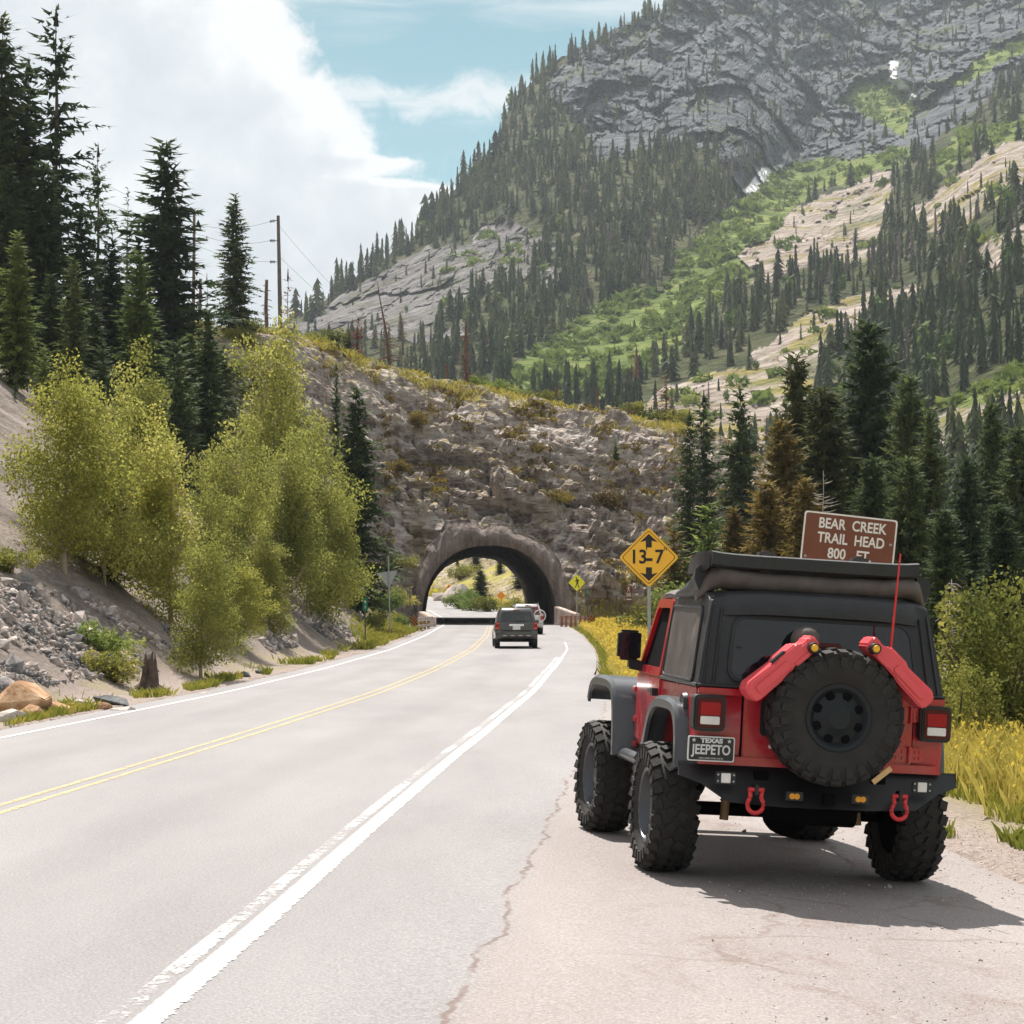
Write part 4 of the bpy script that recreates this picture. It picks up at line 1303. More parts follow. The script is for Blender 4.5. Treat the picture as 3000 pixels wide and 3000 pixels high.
NEAR_CONES = [
    # left bank, back to front
    ('spruce', 5, 45, 118, 'conifer_dark', 'tallest dark spruce cut off by the left edge of the photo', 1.15),
    ('ragged', 165, 18, 122, 'conifer_dark', 'tall ragged spruce with a thin bare top near the left edge', 1.15),
    ('slim', 85, 168, 119, 'conifer_dark', 'dark spruce with a blunt bushy top just left of the ragged bare topped one', 1.2),
    ('ragged', 288, 418, 132, 'conifer', 'loose crooked spruce between the ragged bare topped spruce and the broad one by the pole', 0.95),
    ('sparse', 375, 552, 150, 'conifer', 'small thin crooked spruce against the white cloud left of the broad spruce', 0.75),
    ('spruce', 488, 412, 142, 'conifer_dark', 'broad dark spruce hiding the utility pole with one crossarm', 1.3),
    ('spruce2', 690, 570, 158, 'conifer_dark', 'dark pointed spruce standing alone left of the bare utility pole', 1.1),
    ('spruce2', 20, 480, 112, 'conifer_dark', 'dark full spruce low at the left edge below the tallest ones', 1.1),
    ('spruce', 135, 470, 114, 'conifer_dark', 'dark dense spruce under the ragged bare topped spruce', 1.1),
    ('spruce2', 235, 620, 118, 'conifer_dark', 'dark spruce filling the gap below the loose crooked spruce', 1.05),
    ('spruce', 330, 690, 122, 'conifer_dark', 'dark spruce low between the crooked spruces and the bright green one', 1.05),
    ('slim', 560, 900, 140, 'conifer_dark', 'narrow dark spruce at the foot of the broad spruce by the pole', 1.0),
    ('spruce', 52, 672, 96, 'conifer_light', 'sunlit yellow green spruce at the left edge above the scree', 1.0),
    ('slim', 218, 742, 99, 'conifer', 'slender green spruce standing behind the yellowest aspen', 1.15),
    ('spruce', 408, 730, 106, 'conifer_light', 'bright green spruce in front of the broad dark one', 0.95),
    ('young', 130, 1010, 93, 'conifer_light', 'small pale spruce at the top of the scree on the left', 1.0),
    ('spruce2', 610, 905, 108, 'conifer', 'green spruce rising behind the middle of the aspens', 0.95),
    ('young', 520, 985, 104, 'conifer', 'small green spruce between the bright green spruce and the aspen tops', 1.0),
    ('young', 300, 1010, 101, 'conifer', 'small spruce hidden behind the top of the tallest left aspen', 1.1),
    ('slim', 985, 1058, 150, 'conifer_dark', 'very thin dark spruce on the hill left of the red dead spruce', 0.6),
    ('spruce', 1045, 1128, 113, 'conifer', 'tall dark spruce right of the aspens beside the rock face', 1.02),
    ('spruce2', 335, 1330, 57, 'conifer_dark', 'dark drooping spruce growing among the aspen trunks', 1.15),
    ('young', 1022, 960, 172, 'conifer_dark', 'stubby dark spruce touching the red dead spruce on the hilltop', 0.9),
    ('ragged', 45, 1085, 90, 'conifer', 'short ragged spruce on the crest of the scree at the left edge', 0.9),
    ('spruce2', 455, 905, 121, 'conifer', 'mid sized green spruce right of the bright green one', 1.1),
    ('spruce', 565, 975, 117, 'conifer_light', 'bright small spruce under the lone pointed spruce', 1.2),
    ('spruce2', 655, 1010, 128, 'conifer', 'green spruce filling the slope left of the tallest olive aspen', 1.15),
    ('spruce', 845, 1080, 133, 'conifer', 'spruce half hidden behind the tallest olive aspen', 1.1),
    ('spruce', 275, 890, 107, 'conifer', 'green spruce above the gap between the two leftmost aspens', 1.15),
    ('spruce2', 150, 800, 104, 'conifer', 'green spruce between the sunlit left edge spruce and the slender one', 1.15),
    ('young', 745, 1075, 140, 'conifer_light', 'small pale spruce on the slope below the utility pole', 1.2),
    # on the rock face
    ('sparse', 1428, 1240, 167, 'conifer_olive', 'sparse young fir clinging to the middle of the rock face', 1.4),
    ('young', 1455, 1418, 158, 'conifer_dark', 'tiny dark spruce on the ledge above the tunnel mouth', 1.2),
    ('young', 1806, 1158, 173, 'conifer_olive', 'crooked little fir on the right shoulder of the rock hill', 0.8),
    ('young', 1803, 1282, 163, 'conifer_light', 'tiny pale fir on the right part of the rock face', 1.0),
    # right of the rock hill
    ('slim', 2020, 1195, 136, 'conifer', 'left of the twin spruces at the right end of the rock hill', 1.0),
    ('slim', 2062, 1140, 138, 'conifer_dark', 'right taller of the twin spruces at the right end of the rock hill', 1.05),
    ('spruce', 2168, 1130, 131, 'conifer_dark', 'neat dark spruce standing alone right of the twin spruces', 0.85),
    ('fir', 2545, 925, 112, 'conifer', 'tallest big fir on the right above the brown trail sign', 0.88),
    ('fir2', 2335, 1035, 112, 'conifer_olive', 'tall fir with a loose top left of the tallest right hand fir', 0.62),
    ('fir2', 2415, 1130, 101, 'conifer_olive', 'broad olive fir in front of the tallest right hand fir', 0.95),
    ('fir', 2290, 1215, 97, 'conifer_gold', 'golden yellow fir between the neat spruce and the olive fir', 0.85),
    ('fir', 2250, 1400, 88, 'conifer_gold', 'low golden brown fir behind the folded soft top', 1.0),
    ('fir2', 2360, 1395, 84, 'conifer_gold', 'brownish fir right behind the left end of the brown trail sign', 0.9),
    ('fir', 2660, 1085, 106, 'conifer', 'second tallest big fir just right of the tallest one', 0.7),
    ('spruce2', 2722, 1195, 96, 'conifer', 'pointed dark fir right of the brown trail sign', 0.95),
    ('fir', 2660, 1330, 82, 'conifer_dark', 'dark bushy fir directly behind the brown trail sign', 0.9),
    ('fir2', 2555, 1330, 84, 'conifer', 'bushy fir rising over the top edge of the brown trail sign', 0.85),
    ('fir2', 2835, 1330, 86, 'conifer_dark', 'dark fir with a double top above the bleached snag', 0.8),
    ('fir', 2905, 1165, 104, 'conifer', 'big fir near the right edge below the pale slab', 0.62),
    ('fir2', 2985, 1240, 90, 'conifer_dark', 'dark fir cut off by the right edge of the photo', 0.8),
    ('fir', 2765, 1480, 70, 'conifer_dark', 'dark fir behind the bleached snag', 0.95),
    ('fir2', 2930, 1470, 72, 'conifer_dark', 'dark fir above the yellow green bush at the right edge', 1.0),
    ('fir', 2480, 1500, 78, 'conifer_olive', 'olive fir low behind the brown trail sign', 0.9),
    ('fir2', 2150, 1480, 100, 'conifer_gold', 'yellowing fir between the clearance sign and the folded soft top', 0.75),
    ('young', 1975, 1545, 112, 'conifer_gold', 'small golden fir just right of the clearance sign', 1.3),
    ('young', 2075, 1470, 112, 'shrub_green', 'pale green bushy young tree below the twin spruces', 1.25),
    # seen through the tunnel
    ('fir2', 1408, 1668, 262, 'conifer', 'dark green fir seen through the tunnel beyond the bushes', 1.7),
    ('fir', 1465, 1622, 285, 'conifer_dark', 'dark fir seen through the tunnel at the right of the far opening', 1.3),
    ('fir2', 1522, 1635, 262, 'conifer_olive', 'olive fir seen through the tunnel beside its right wall', 1.6),
    ('fir', 1395, 1610, 300, 'conifer_dark', 'high dark fir at the top of the far tunnel opening', 1.6),
    ('fir', 1340, 1635, 310, 'conifer_dark', 'dark fir at the top left of the far tunnel opening', 1.5),
]
for kind, px, top, d, mat, lab, wide in NEAR_CONES:
    conifer(kind, px, top, d, mat, lab, 'conifers close to the road', wide=wide)

# ---- aspens
def aspen_variant(seed, narrow=1.0, n=18000):
    r = random.Random(seed)
    blobs = []
    for k in range(9):
        t = 0.15 + 0.79 * k / 8
        w = (1.12 * math.sin(math.pi * min(1, 0.22 + t * 0.72)) + 0.24) * narrow
        for _ in range(2 if k < 8 else 1):
            blobs.append((r.gauss(0, .48) * narrow, r.gauss(0, .48) * narrow, 6 * t + r.gauss(0, .15), w * r.uniform(.65, 1.1), w * r.uniform(.65, 1.1), r.uniform(.5, .9)))
    return leaf_cloud(blobs, n, 0.092, seed)


ASPEN = [aspen_variant(11), aspen_variant(12, 0.85), aspen_variant(13, 1.15, 21000)]
ASPEN_TRUNK = [trunk_mesh(5.6, 0.085, 20 + i, 0.01 * (i - 1), 7, 0.1, 34, 1.9, (0.15, 0.95), -0.5) for i in range(3)]


def leafy(px, base_py, top, d, var, mat, label, wide=1.0, name='aspen_tree', cat='aspen', group='aspens on the left bank', meshes=None, trunks=None, h0=6.0, bark='bark_pale'):
    p = W(px, base_py, d)
    z = snap(p.x, d)
    hh = W(px, top, d).z - z
    s = hh / h0
    t = thing(name, label, cat, (p.x, d, z - 0.1), (0, 0, random.uniform(0, 6.28)), group)
    t.scale = (s * wide, s * wide, s)
    me = (meshes or ASPEN)[var]
    if not me.materials:
        me.materials.append(None)
    c = link('crown', me, None, t)
    c.material_slots[0].link = 'OBJECT'
    c.material_slots[0].material = M[mat]
    link('trunk', (trunks or ASPEN_TRUNK)[var], M[bark], t)
    return t


for px, by, top, d, var, mat, lab, wide in [
    (190, 1690, 1070, 53.0, 0, 'aspen_yellow', 'leftmost aspen with a yellow crown on the scree', 1.0),
    (310, 1700, 1075, 55.5, 2, 'aspen', 'wide yellow green aspen next to the leftmost one', 0.9),
    (455, 1720, 1060, 66, 1, 'aspen', 'pointed green aspen behind the gap in front of the bright spruce', 0.95),
    (500, 1800, 1245, 57, 1, 'aspen_yellow', 'yellow aspen with a long bare leaning trunk', 0.95),
    (590, 1900, 1560, 52, 0, 'aspen', 'small aspen with a thin bent trunk right of the broken stump', 0.95),
    (765, 1780, 950, 96, 0, 'aspen', 'tallest olive green aspen reaching up to the hilltop bushes', 0.82),
    (690, 1830, 1230, 74, 2, 'aspen', 'olive aspen in front of the tallest one', 0.72),
    (905, 1800, 1225, 87, 2, 'aspen', 'broad olive aspen closest to the tall dark spruce', 0.85),
    (820, 1820, 1300, 80, 1, 'aspen', 'green aspen between the two broad olive ones', 1.0),
    (700, 1870, 1640, 64, 0, 'aspen_yellow', 'low yellow green aspen at the road edge under the big crowns', 1.4),
    (790, 1860, 1560, 72, 1, 'aspen', 'low green aspen at the foot of the broad olive aspens', 1.3),
    (960, 1800, 1400, 91, 1, 'aspen', 'rightmost aspen beside the green mile marker', 0.85),
    (610, 1800, 1380, 63, 2, 'aspen', 'middle aspen with dull green leaves behind the bare leaning trunk', 0.8),
    (250, 1690, 1290, 57, 1, 'aspen_yellow', 'short yellow aspen between the two leftmost tall ones', 1.2),
]:
    leafy(px, by, top, d, var, mat, lab, wide)

# ---- bushes
def bush_variant(seed, n=3000, size=0.085):
    r = random.Random(seed)
    blobs = [(r.gauss(0, .45), r.gauss(0, .45), r.uniform(.35, .8), r.uniform(.3, .6), r.uniform(.3, .6), r.uniform(.3, .5)) for _ in range(8)]
    return leaf_cloud(blobs, n, size, seed)


def bush_stems(seed):
    r = random.Random(seed)
    mb = MB()
    for _ in range(9):
        a, L = r.uniform(0, 6.28), r.uniform(.5, 1.0)
        mb.tube([(0, 0, -.1), (math.cos(a) * .2, math.sin(a) * .2, L * .5), (math.cos(a) * .5, math.sin(a) * .5, L)], [.025, .018, .008], 4, cap=False)
    me = bpy.data.meshes.new('stems')
    me.from_pydata(mb.v, [], mb.f)
    return me


def tall_bush(seed, n=11000, size=0.04):
    r = random.Random(seed)
    blobs = []
    for _ in range(15):
        a, q = r.uniform(0, 6.28), r.uniform(0, .75)
        hh = r.uniform(.45, 1.25) * (1 - .35 * q)
        w = r.uniform(.13, .26)
        for k in range(4):
            blobs.append((math.cos(a) * q + r.gauss(0, .05), math.sin(a) * q + r.gauss(0, .05), hh * (.2 + .27 * k), w * (1.15 - .2 * k), w * (1.15 - .2 * k), .2))
    return leaf_cloud(blobs, n, size, seed)


BUSH = [bush_variant(31), bush_variant(32), bush_variant(33), tall_bush(34)]
STEMS = [bush_stems(41 + i) for i in range(4)]


def bush(px, py, d, h, mat, label, var=0, wide=1.0, group='bushes', xy=None):
    x, y = (W(px, py, d).x, d) if xy is None else xy
    t = thing('bush', label, 'bush', (x, y, snap(x, y) - 0.08), (0, 0, random.uniform(0, 6.28)), group)
    s = h / 1.12
    t.scale = (s * wide, s * wide, s)
    me = BUSH[var]
    if not me.materials:
        me.materials.append(None)
    c = link('leaves', me, None, t)
    c.material_slots[0].link = 'OBJECT'
    c.material_slots[0].material = M[mat]
    link('stems', STEMS[var], M['bark'], t)
    return t


for i, (px, py, d, h, mat, lab, wide) in enumerate([
    (2930, 2150, 33, 2.6, 'shrub', 'large green bush behind the yellow grass at the right edge', 0.8),
    (2800, 2150, 31, 1.4, 'shrub', 'smaller green bush just right of the parked red vehicle', 1.0),
    (2990, 2150, 34, 2.8, 'shrub', 'tall yellow green bush cut off by the right edge of the photo', 1.0),
    (2700, 2150, 40, 1.2, 'shrub_green', 'green bush hidden behind the rear of the red vehicle', 1.3),
]):
    bush(px, py, d, h, mat, lab, 3, wide, 'bushes beyond the pull-out')
crest = [(860, 985, 172), (915, 985, 174), (960, 1000, 172), (905, 1010, 168), (1060, 1065, 176), (1105, 1060, 178), (1185, 1080, 180), (1225, 1090, 180), (1400, 1110, 180), (1445, 1118, 180), (1490, 1128, 180),
         (1525, 1140, 180), (1560, 1150, 180), (1600, 1160, 180), (1680, 1188, 179), (1730, 1200, 179), (1770, 1210, 178), (1850, 1225, 178), (1900, 1236, 178), (1950, 1245, 177), (1990, 1250, 176), (790, 970, 168), (830, 965, 170),
         (730, 1000, 160), (680, 1040, 156), (640, 1060, 150)]
for i, (px, py, d) in enumerate(crest):
    bush(px, py, d, random.uniform(1.0, 1.8) * (1.2 if px < 1000 else 1), random.choice(['shrub', 'shrub', 'shrub_green']), 'low yellow green bush in the row along the crest of the rock hill', i % 3, random.uniform(1.0, 1.7), 'low bushes on the crest of the rock hill')
for i, (px, py, d, h, mat, lab) in enumerate([
    (1140, 1690, 144, 1.7, 'shrub', 'yellow bush on the rocks just left of the tunnel mouth'),
    (1165, 1640, 150, 1.4, 'shrub', 'bush on the ledge above the back of the yield sign'),
    (1115, 1760, 130, 1.5, 'shrub_green', 'green bush behind the back of the yield sign'),
    (1180, 1790, 128, 1.0, 'shrub_green', 'green bush above the left striped guardrail end'),
    (1090, 1830, 110, 0.9, 'shrub', 'small yellow bush beside the mile marker post'),
    (330, 1930, 45, 0.75, 'shrub', 'bright yellow green bush left of the broken stump'),
    (300, 1880, 47, 0.9, 'shrub_green', 'thin dull bush above the bright one near the stump'),
    (20, 1790, 48, 0.7, 'shrub', 'thin yellow bush on the scree at the left edge'),
    (1960, 1640, 118, 2.4, 'shrub', 'yellow bush right behind the clearance sign'),
    (1925, 1760, 110, 2.0, 'shrub', 'green yellow bush beside the clearance sign post'),
    (2090, 1600, 105, 3.2, 'shrub_green', 'pale green bush rising behind the folded soft top'),
    (1790, 1480, 156, 1.4, 'moss', 'brownish bush on the rocks above the clearance sign'),
    (1635, 1520, 155, 1.3, 'moss', 'brownish mossy bush on the rocks right above the tunnel mouth'),
    (1875, 1560, 150, 1.5, 'moss', 'brown yellow bush on the rocks right of the clearance sign top'),
    (1900, 1440, 152, 1.7, 'shrub_green', 'green bush on the rocks near the right end of the hill'),
    (1500, 1285, 164, 1.1, 'moss', 'little tuft of bush on the dark middle of the rock face'),
    (1590, 1400, 160, 1.0, 'moss', 'mossy tuft of bush over the tunnel to the right'),
    (1225, 1345, 163, 1.2, 'moss', 'mossy bush on the left ledge of the rock face'),
    (1280, 1330, 164, 1.0, 'moss', 'second mossy bush on the left ledge of the rock face'),
    (1175, 1450, 157, 1.1, 'moss', 'dry bush on the rock face above the left of the tunnel'),
    (1345, 1770, 236, 1.8, 'shrub_green', 'big bright green bush seen through the tunnel by the bend'),
    (1385, 1775, 230, 2.1, 'shrub_green', 'dull green bush seen through the tunnel in the middle'),
    (1430, 1775, 224, 1.9, 'shrub', 'olive bush seen through the tunnel left of the round topped sign'),
    (1365, 1740, 246, 2.2, 'shrub_green', 'taller green bush seen through the tunnel behind the front ones'),
    (1500, 1770, 222, 1.7, 'shrub', 'yellow bush seen through the tunnel right of the orange sign'),
    (1350, 1655, 296, 2.5, 'shrub', 'yellow green bush high up in the far tunnel opening'),
]):
    bush(px, py, d, h, mat, lab, i % 3, 1.25, 'scattered bushes')


# ---- dead trees
def snag(px, base, top, d, label, mat, branches, blen, r0=0.16, lean=0.0, zb=None, needles=None, top_r=0.15, name='dead_tree', seed=0, droop=0.2, bz=(0.12, .97)):
    p = W(px, base, d)
    z = snap(p.x, d) if zb is None else zb
    hh = max(1.0, W(px, top, d).z - z)
    t = thing(name, label, 'dead tree', (p.x, d, z - 0.05), (0, 0, random.uniform(0, 6.28) if lean == 0 else 0), 'dead trees')
    link('trunk', trunk_mesh(hh, r0, seed + int(px), lean, 6, top_r, branches, blen, bz, droop), M[mat], t)
    if needles:
        me = conifer_mesh(hh, blen, seed + 77, 0.34, 6, needles[1], 0.2, 0.8, 0.4)
        me.name = 'crown'
        link('crown', me, M[needles[0]], t)
    return t


snag(1048, 1110, 928, 173, 'small spruce dead and rust red on the crest of the hill', 'bark_red', 20, 1.5, 0.11, needles=('conifer_red', 0.2))
snag(1145, 1090, 822, 178, 'tall leaning bare trunk with reddish side branches on the crest', 'bark_red', 46, 2.3, 0.2, lean=-0.13, bz=(.1, .7))
snag(1178, 1085, 900, 186, 'thin bare red snag right behind the leaning trunk', 'bark_red', 60, 2.4, 0.10)
snag(1365, 1118, 940, 179, 'straight dark snag on the crest above the tunnel', 'bark_red', 40, 1.7, 0.22, top_r=0.5, bz=(.2, .8))
snag(1630, 1175, 1133, 179, 'short red stump standing on the crest right of the tunnel', 'bark_red', 0, 0.4, 0.17, top_r=0.8, name='tree_stump')
snag(1310, 1090, 1063, 181, 'little red stump on the crest left of the dark snag', 'bark_red', 0, 0.3, 0.15, top_r=0.9, name='tree_stump')
snag(1843, 1265, 1160, 172, 'thin red snag beside the crooked little fir', 'bark_red', 26, 1.2, 0.10)
snag(1952, 1240, 1100, 178, 'rust red dead spruce behind the right end of the crest', 'bark_red', 40, 1.9, 0.14, needles=('conifer_red', 0.6))
snag(780, 975, 818, 172, 'dark broken snag with a blunt top left of the utility pole', 'bark_red', 34, 1.6, 0.2, top_r=0.7)
snag(842, 985, 785, 182, 'thin pointed dead spruce right behind the utility pole', 'bark_red', 60, 2.4, 0.12, needles=('conifer_red', 0.8))
snag(868, 985, 850, 180, 'thinnest bare snag right of the utility pole', 'bark_red', 14, 1.0, 0.07)
snag(585, 980, 815, 168, 'dark broken snag by the second utility pole', 'bark_red', 8, 0.8, 0.17, top_r=0.8)
snag(605, 960, 800, 180, 'reddish dead spruce between the two utility poles', 'bark_red', 30, 1.4, 0.09, needles=('conifer_red', 0.75))
snag(2790, 2060, 1690, 47, 'bleached white snag with drooping twigs behind the red vehicle', 'bark_grey', 130, 0.85, 0.045, droop=0.35)
snag(2415, 1800, 1375, 76, 'bleached bare fir skeleton above the brown trail sign', 'bark_grey', 46, 1.6, 0.07, droop=-0.15)
snag(1355, 1370, 1318, 163, 'white leaning dead stick on the left of the rock face', 'bark_grey', 3, 0.5, 0.05)

# broken stump beside the road on the left
p = W(435, 1925, 45.5)
t = thing('broken_stump', 'splintered dark brown stump with spreading roots at the foot of the scree', 'tree stump', (p.x, 45.5, snap(p.x, 45.5) - 0.05), (0, 0, 0))
mb = MB()
rr = random.Random(5)
prof = []
N = 26
V = []
for k, (z, rad) in enumerate([(-.15, .42), (.0, .34), (.15, .22), (.4, .165), (.62, .15), (.78, .13)]):
    for i in range(N):
        a = 2 * math.pi * i / N
        ro = rad * (1 + .16 * math.sin(5 * a + z) + .08 * rr.gauss(0, 1) + (.5 if (k < 2 and i % 6 == 0) else 0))
        V.append((ro * math.cos(a) + .05 * z, ro * math.sin(a), z + (rr.uniform(-.16, .16) if k == 5 else 0)))
mb.add(V, [(k * N + i, k * N + (i + 1) % N, (k + 1) * N + (i + 1) % N, (k + 1) * N + i) for k in range(5) for i in range(N)] + [tuple(5 * N + i for i in range(N))])
mb.build('trunk', M['bark'], t)
mb = MB()
for a in (0.2, -0.5, 2.9, 3.9, -1.4):
    mb.tube([(math.cos(a) * .15, math.sin(a) * .15, .15), (math.cos(a) * .45, math.sin(a) * .45, .0), (math.cos(a) * .85, math.sin(a) * .85, -.22)], [.09, .06, .02], 6)
mb.build('roots', M['bark'], t, True)


# ================================================================== MOUNTAIN FOREST
def far_cone(seed, slim=1.0, tiers=9, pts=8):
    r = np.random.default_rng(seed)
    tri = []
    for k in range(tiers):
        z0 = 0.05 + 0.9 * k / tiers
        rad = 0.185 * slim * (1 - 0.93 * k / tiers) ** 0.62 * r.uniform(.8, 1.15) + 0.008
        hgt = 1.65 / tiers
        ph = r.uniform(0, 6.28)
        n = max(4, int(pts * (1 - 0.5 * k / tiers)))
        for i in range(n):
            a = ph + 6.283 * i / n + r.normal(0, .15)
            ro = rad * r.uniform(.55, 1.3)
            w = 0.75 * 6.283 / n
            p0 = np.array([0, 0, z0 + hgt * r.uniform(.8, 1.1)])
            e = np.array([math.cos(a) * ro, math.sin(a) * ro, z0 - r.uniform(.0, .05)])
            l = np.array([math.cos(a - w) * ro * .55, math.sin(a - w) * ro * .55, z0 + hgt * .35])
            q = np.array([math.cos(a + w) * ro * .55, math.sin(a + w) * ro * .55, z0 + hgt * .35])
            tri += [(p0, l, e), (p0, e, q)]
    V = np.array(tri).reshape(-1, 3)
    return V


def far_round(seed):
    r = np.random.default_rng(seed)
    n = 90
    d = r.normal(size=(n, 3))
    d /= np.linalg.norm(d, axis=1)[:, None]
    c = d * np.array([.22, .22, .42]) * (r.random(n) ** .4)[:, None] + np.array([0, 0, .52])
    tri = []
    for p in c:
        a, b_ = r.normal(size=3) * .07, r.normal(size=3) * .07
        tri.append((p - a, p + b_, p + a * .6 - b_ * .5))
    return np.array(tri).reshape(-1, 3)


FAR = [far_cone(1, 0.9), far_cone(2, 0.75), far_cone(3, 1.25, 8), far_cone(4, 0.65, 10, 7), far_round(5)]


def build_forest():
    r = np.random.default_rng(99)
    n = 26000
    px = r.uniform(860, 3030, n)
    py = r.uniform(-30, 1500, n)
    sky = np.interp(px, SKY[:, 0], SKY[:, 1])
    ok = py > sky + 3
    px, py = px[ok], py[ok]
    cl, me, ta, fo, sn = zones(px, py)
    clump = fbm(np.stack([px / 45, py / 70, px * 0 + 3], 1), 4)
    streak = fbm(np.stack([px / 26, py / 130, px * 0 + 8], 1), 3)
    d = DEPTH(px, py)
    # fewer per pixel where trees stand nearer (they are larger there)
    base = 0.40 * np.clip(d / 1000, .35, 1.5) ** 1.1
    dens = base * np.where(fo, np.clip(1.05 + 2.2 * clump, 0.06, 2), np.where(ta, np.clip(0.12 + 0.7 * clump, 0.02, 1) * 0.8, np.where(me, np.clip(-0.08 + 0.4 * clump, 0, .2), np.clip(0.16 + 2.1 * streak + 1.1 * clump, 0.04, 1.2) * 0.85)))
    edge = (py - np.interp(px, SKY[:, 0], SKY[:, 1]) < 34) & (px < 2000)
    dens = np.where(edge, np.maximum(dens, base * 1.5), dens)
    dens[sn] = 0
    k = r.random(len(px)) < dens
    px, py, cl, me, ta, fo, clump = px[k], py[k], cl[k], me[k], ta[k], fo[k], clump[k]
    P, _ = mountain_points(px, py)
    hgt = r.uniform(5.5, 13.5, len(px)) * np.where(cl, .8, 1) * np.where(ta, .62, 1) * np.where(me, .45, 1)
    hgt *= np.where(P[:, 1] < 480, 0.85, 1)
    hgt *= np.where((py - np.interp(px, SKY[:, 0], SKY[:, 1]) < 34) & (px < 2000), 1.45, 1)
    app = hgt / P[:, 1]
    vis = (py < 1330) & ((px > 1350) | (py < 1150))
    order = np.argsort(-np.where(vis, app, 0))
    indiv = order[:235]
    rest = order[235:]
    rs = np.random.default_rng(5)
    meshes = []
    for i, V in enumerate(FAR):
        m_ = fast_mesh('far_conifer', V, np.arange(len(V)).reshape(-1, 3))
        m_.materials.append(M['forest'] if i < 4 else M['forest_far'])
        meshes.append(m_)
    pink = fast_mesh('far_snag', FAR[3] * np.array([.75, .75, .9]), np.arange(len(FAR[3])).reshape(-1, 3))
    pink.materials.append(M['conifer_red'])
    for i in indiv:
        q = rs.random()
        if fo[i] and q < 0.11 and px[i] > 2000:
            mi, nm, lab, cat, grp = meshes[4], 'broadleaf_tree', 'light green rounded tree among the conifers on the right mountainside', 'tree', 'light green trees on the right mountainside'
        elif q < 0.15 and px[i] < 2500:
            mi, nm, lab, cat, grp = pink, 'dead_conifer', 'thin reddish dead conifer standing on the right mountainside', 'dead tree', 'reddish dead conifers on the mountainside'
        else:
            mi, nm, lab, cat, grp = meshes[int(rs.integers(0, 4))], 'mountain_conifer', 'dark pointed conifer on the mountainside behind the tunnel hill', 'conifer', 'conifers on the mountainside'
        o = link(nm, mi)
        o.location = P[i] - np.array([0, 0, .6])
        h_ = hgt[i] * (0.8 if mi is meshes[4] else 1)
        o.scale = (h_, h_, h_)
        o.rotation_euler = (0, 0, rs.uniform(0, 6.28))
        tag(o, lab, cat, grp)
    for nm, sel_round in (('forest', 0), ('broadleaf_thicket', 1), ('dead_forest', 2)):
        Vs = []
        q6 = np.random.default_rng(6).random(len(rest))
        isr = np.where(q6 < .06, 1, np.where(q6 < np.where(px[rest] > 1700, .20, .10), 2, 0))
        for j, i in enumerate(rest):
            if isr[j] != sel_round:
                continue
            V = FAR[4] if sel_round == 1 else FAR[int(rs.integers(0, 4))]
            a = rs.uniform(0, 6.28)
            c, s = math.cos(a), math.sin(a)
            w = rs.uniform(.75, 1.45) * (.62 if sel_round == 2 else 1)
            h_ = hgt[i] * (1, .6, .95)[sel_round]
            X = np.stack([(V[:, 0] * c - V[:, 1] * s) * w, (V[:, 0] * s + V[:, 1] * c) * w, V[:, 2]], 1) * h_ + P[i] - np.array([0, 0, .6])
            Vs.append(X)
        V = np.concatenate(Vs)
        mf = fast_mesh(nm, V, np.arange(len(V)).reshape(-1, 3))
        fa = mf.attributes.new('tint', 'FLOAT', 'POINT')
        fa.data.foreach_set('value', np.concatenate([np.full(len(x_), rs.normal(0, .09)) for x_ in Vs]).astype(np.float32))
        o = link(nm, mf, M[('forest', 'forest_far', 'grey_snag')[sel_round]])
        tag(o, ('distant dark conifer forest covering the steep mountainside', 'bright leafy thickets scattered through the far forest', 'grey dead conifers scattered through the far forest')[sel_round], 'forest', kind='stuff')
    # meadow shrubs
    n = 5200
    px = r.uniform(1300, 3030, n)
    py = r.uniform(60, 1330, n)
    cl, me, ta, fo, sn = zones(px, py)
    cl2 = fbm(np.stack([px / 70, py / 50, px * 0 + 5], 1), 4)
    k = (me & (cl2 > -0.25)) | (ta & (cl2 > .22))
    px, py = px[k], py[k]
    P, _ = mountain_points(px, py)
    rr = np.random.default_rng(8)
    Vs = []
    for p in P:
        m_ = 26
        s = rr.uniform(1.2, 3.6) * (p[1] / 900) ** .4
        d = rr.normal(size=(m_, 3))
        d /= np.linalg.norm(d, axis=1)[:, None]
        d[:, 2] = np.abs(d[:, 2])
        c = d * np.array([1, 1, .75]) * s + p
        a = rr.normal(size=(m_, 3)) * s * .38
        b_ = rr.normal(size=(m_, 3)) * s * .38
        Vs.append(np.stack([c - a, c + b_, c + a * .7 - b_ * .5], 1).reshape(-1, 3))
    V = np.concatenate(Vs)
    tag(link('meadow_shrubs', fast_mesh('meadow_shrubs', V, np.arange(len(V)).reshape(-1, 3)), M['meadow_shrub']), 'green shrub cover of the avalanche gully below the cliffs', 'shrubs', kind='stuff')


build_forest()


# ================================================================== SCREE, BOULDERS, GRASS
def ico(sub=0):
    bm = bmesh.new()
    bmesh.ops.create_icosphere(bm, subdivisions=max(1, sub), radius=1)
    V = np.array([v.co[:] for v in bm.verts])
    Fc = np.array([[v.index for v in f.verts] for f in bm.faces])
    bm.free()
    return V, Fc


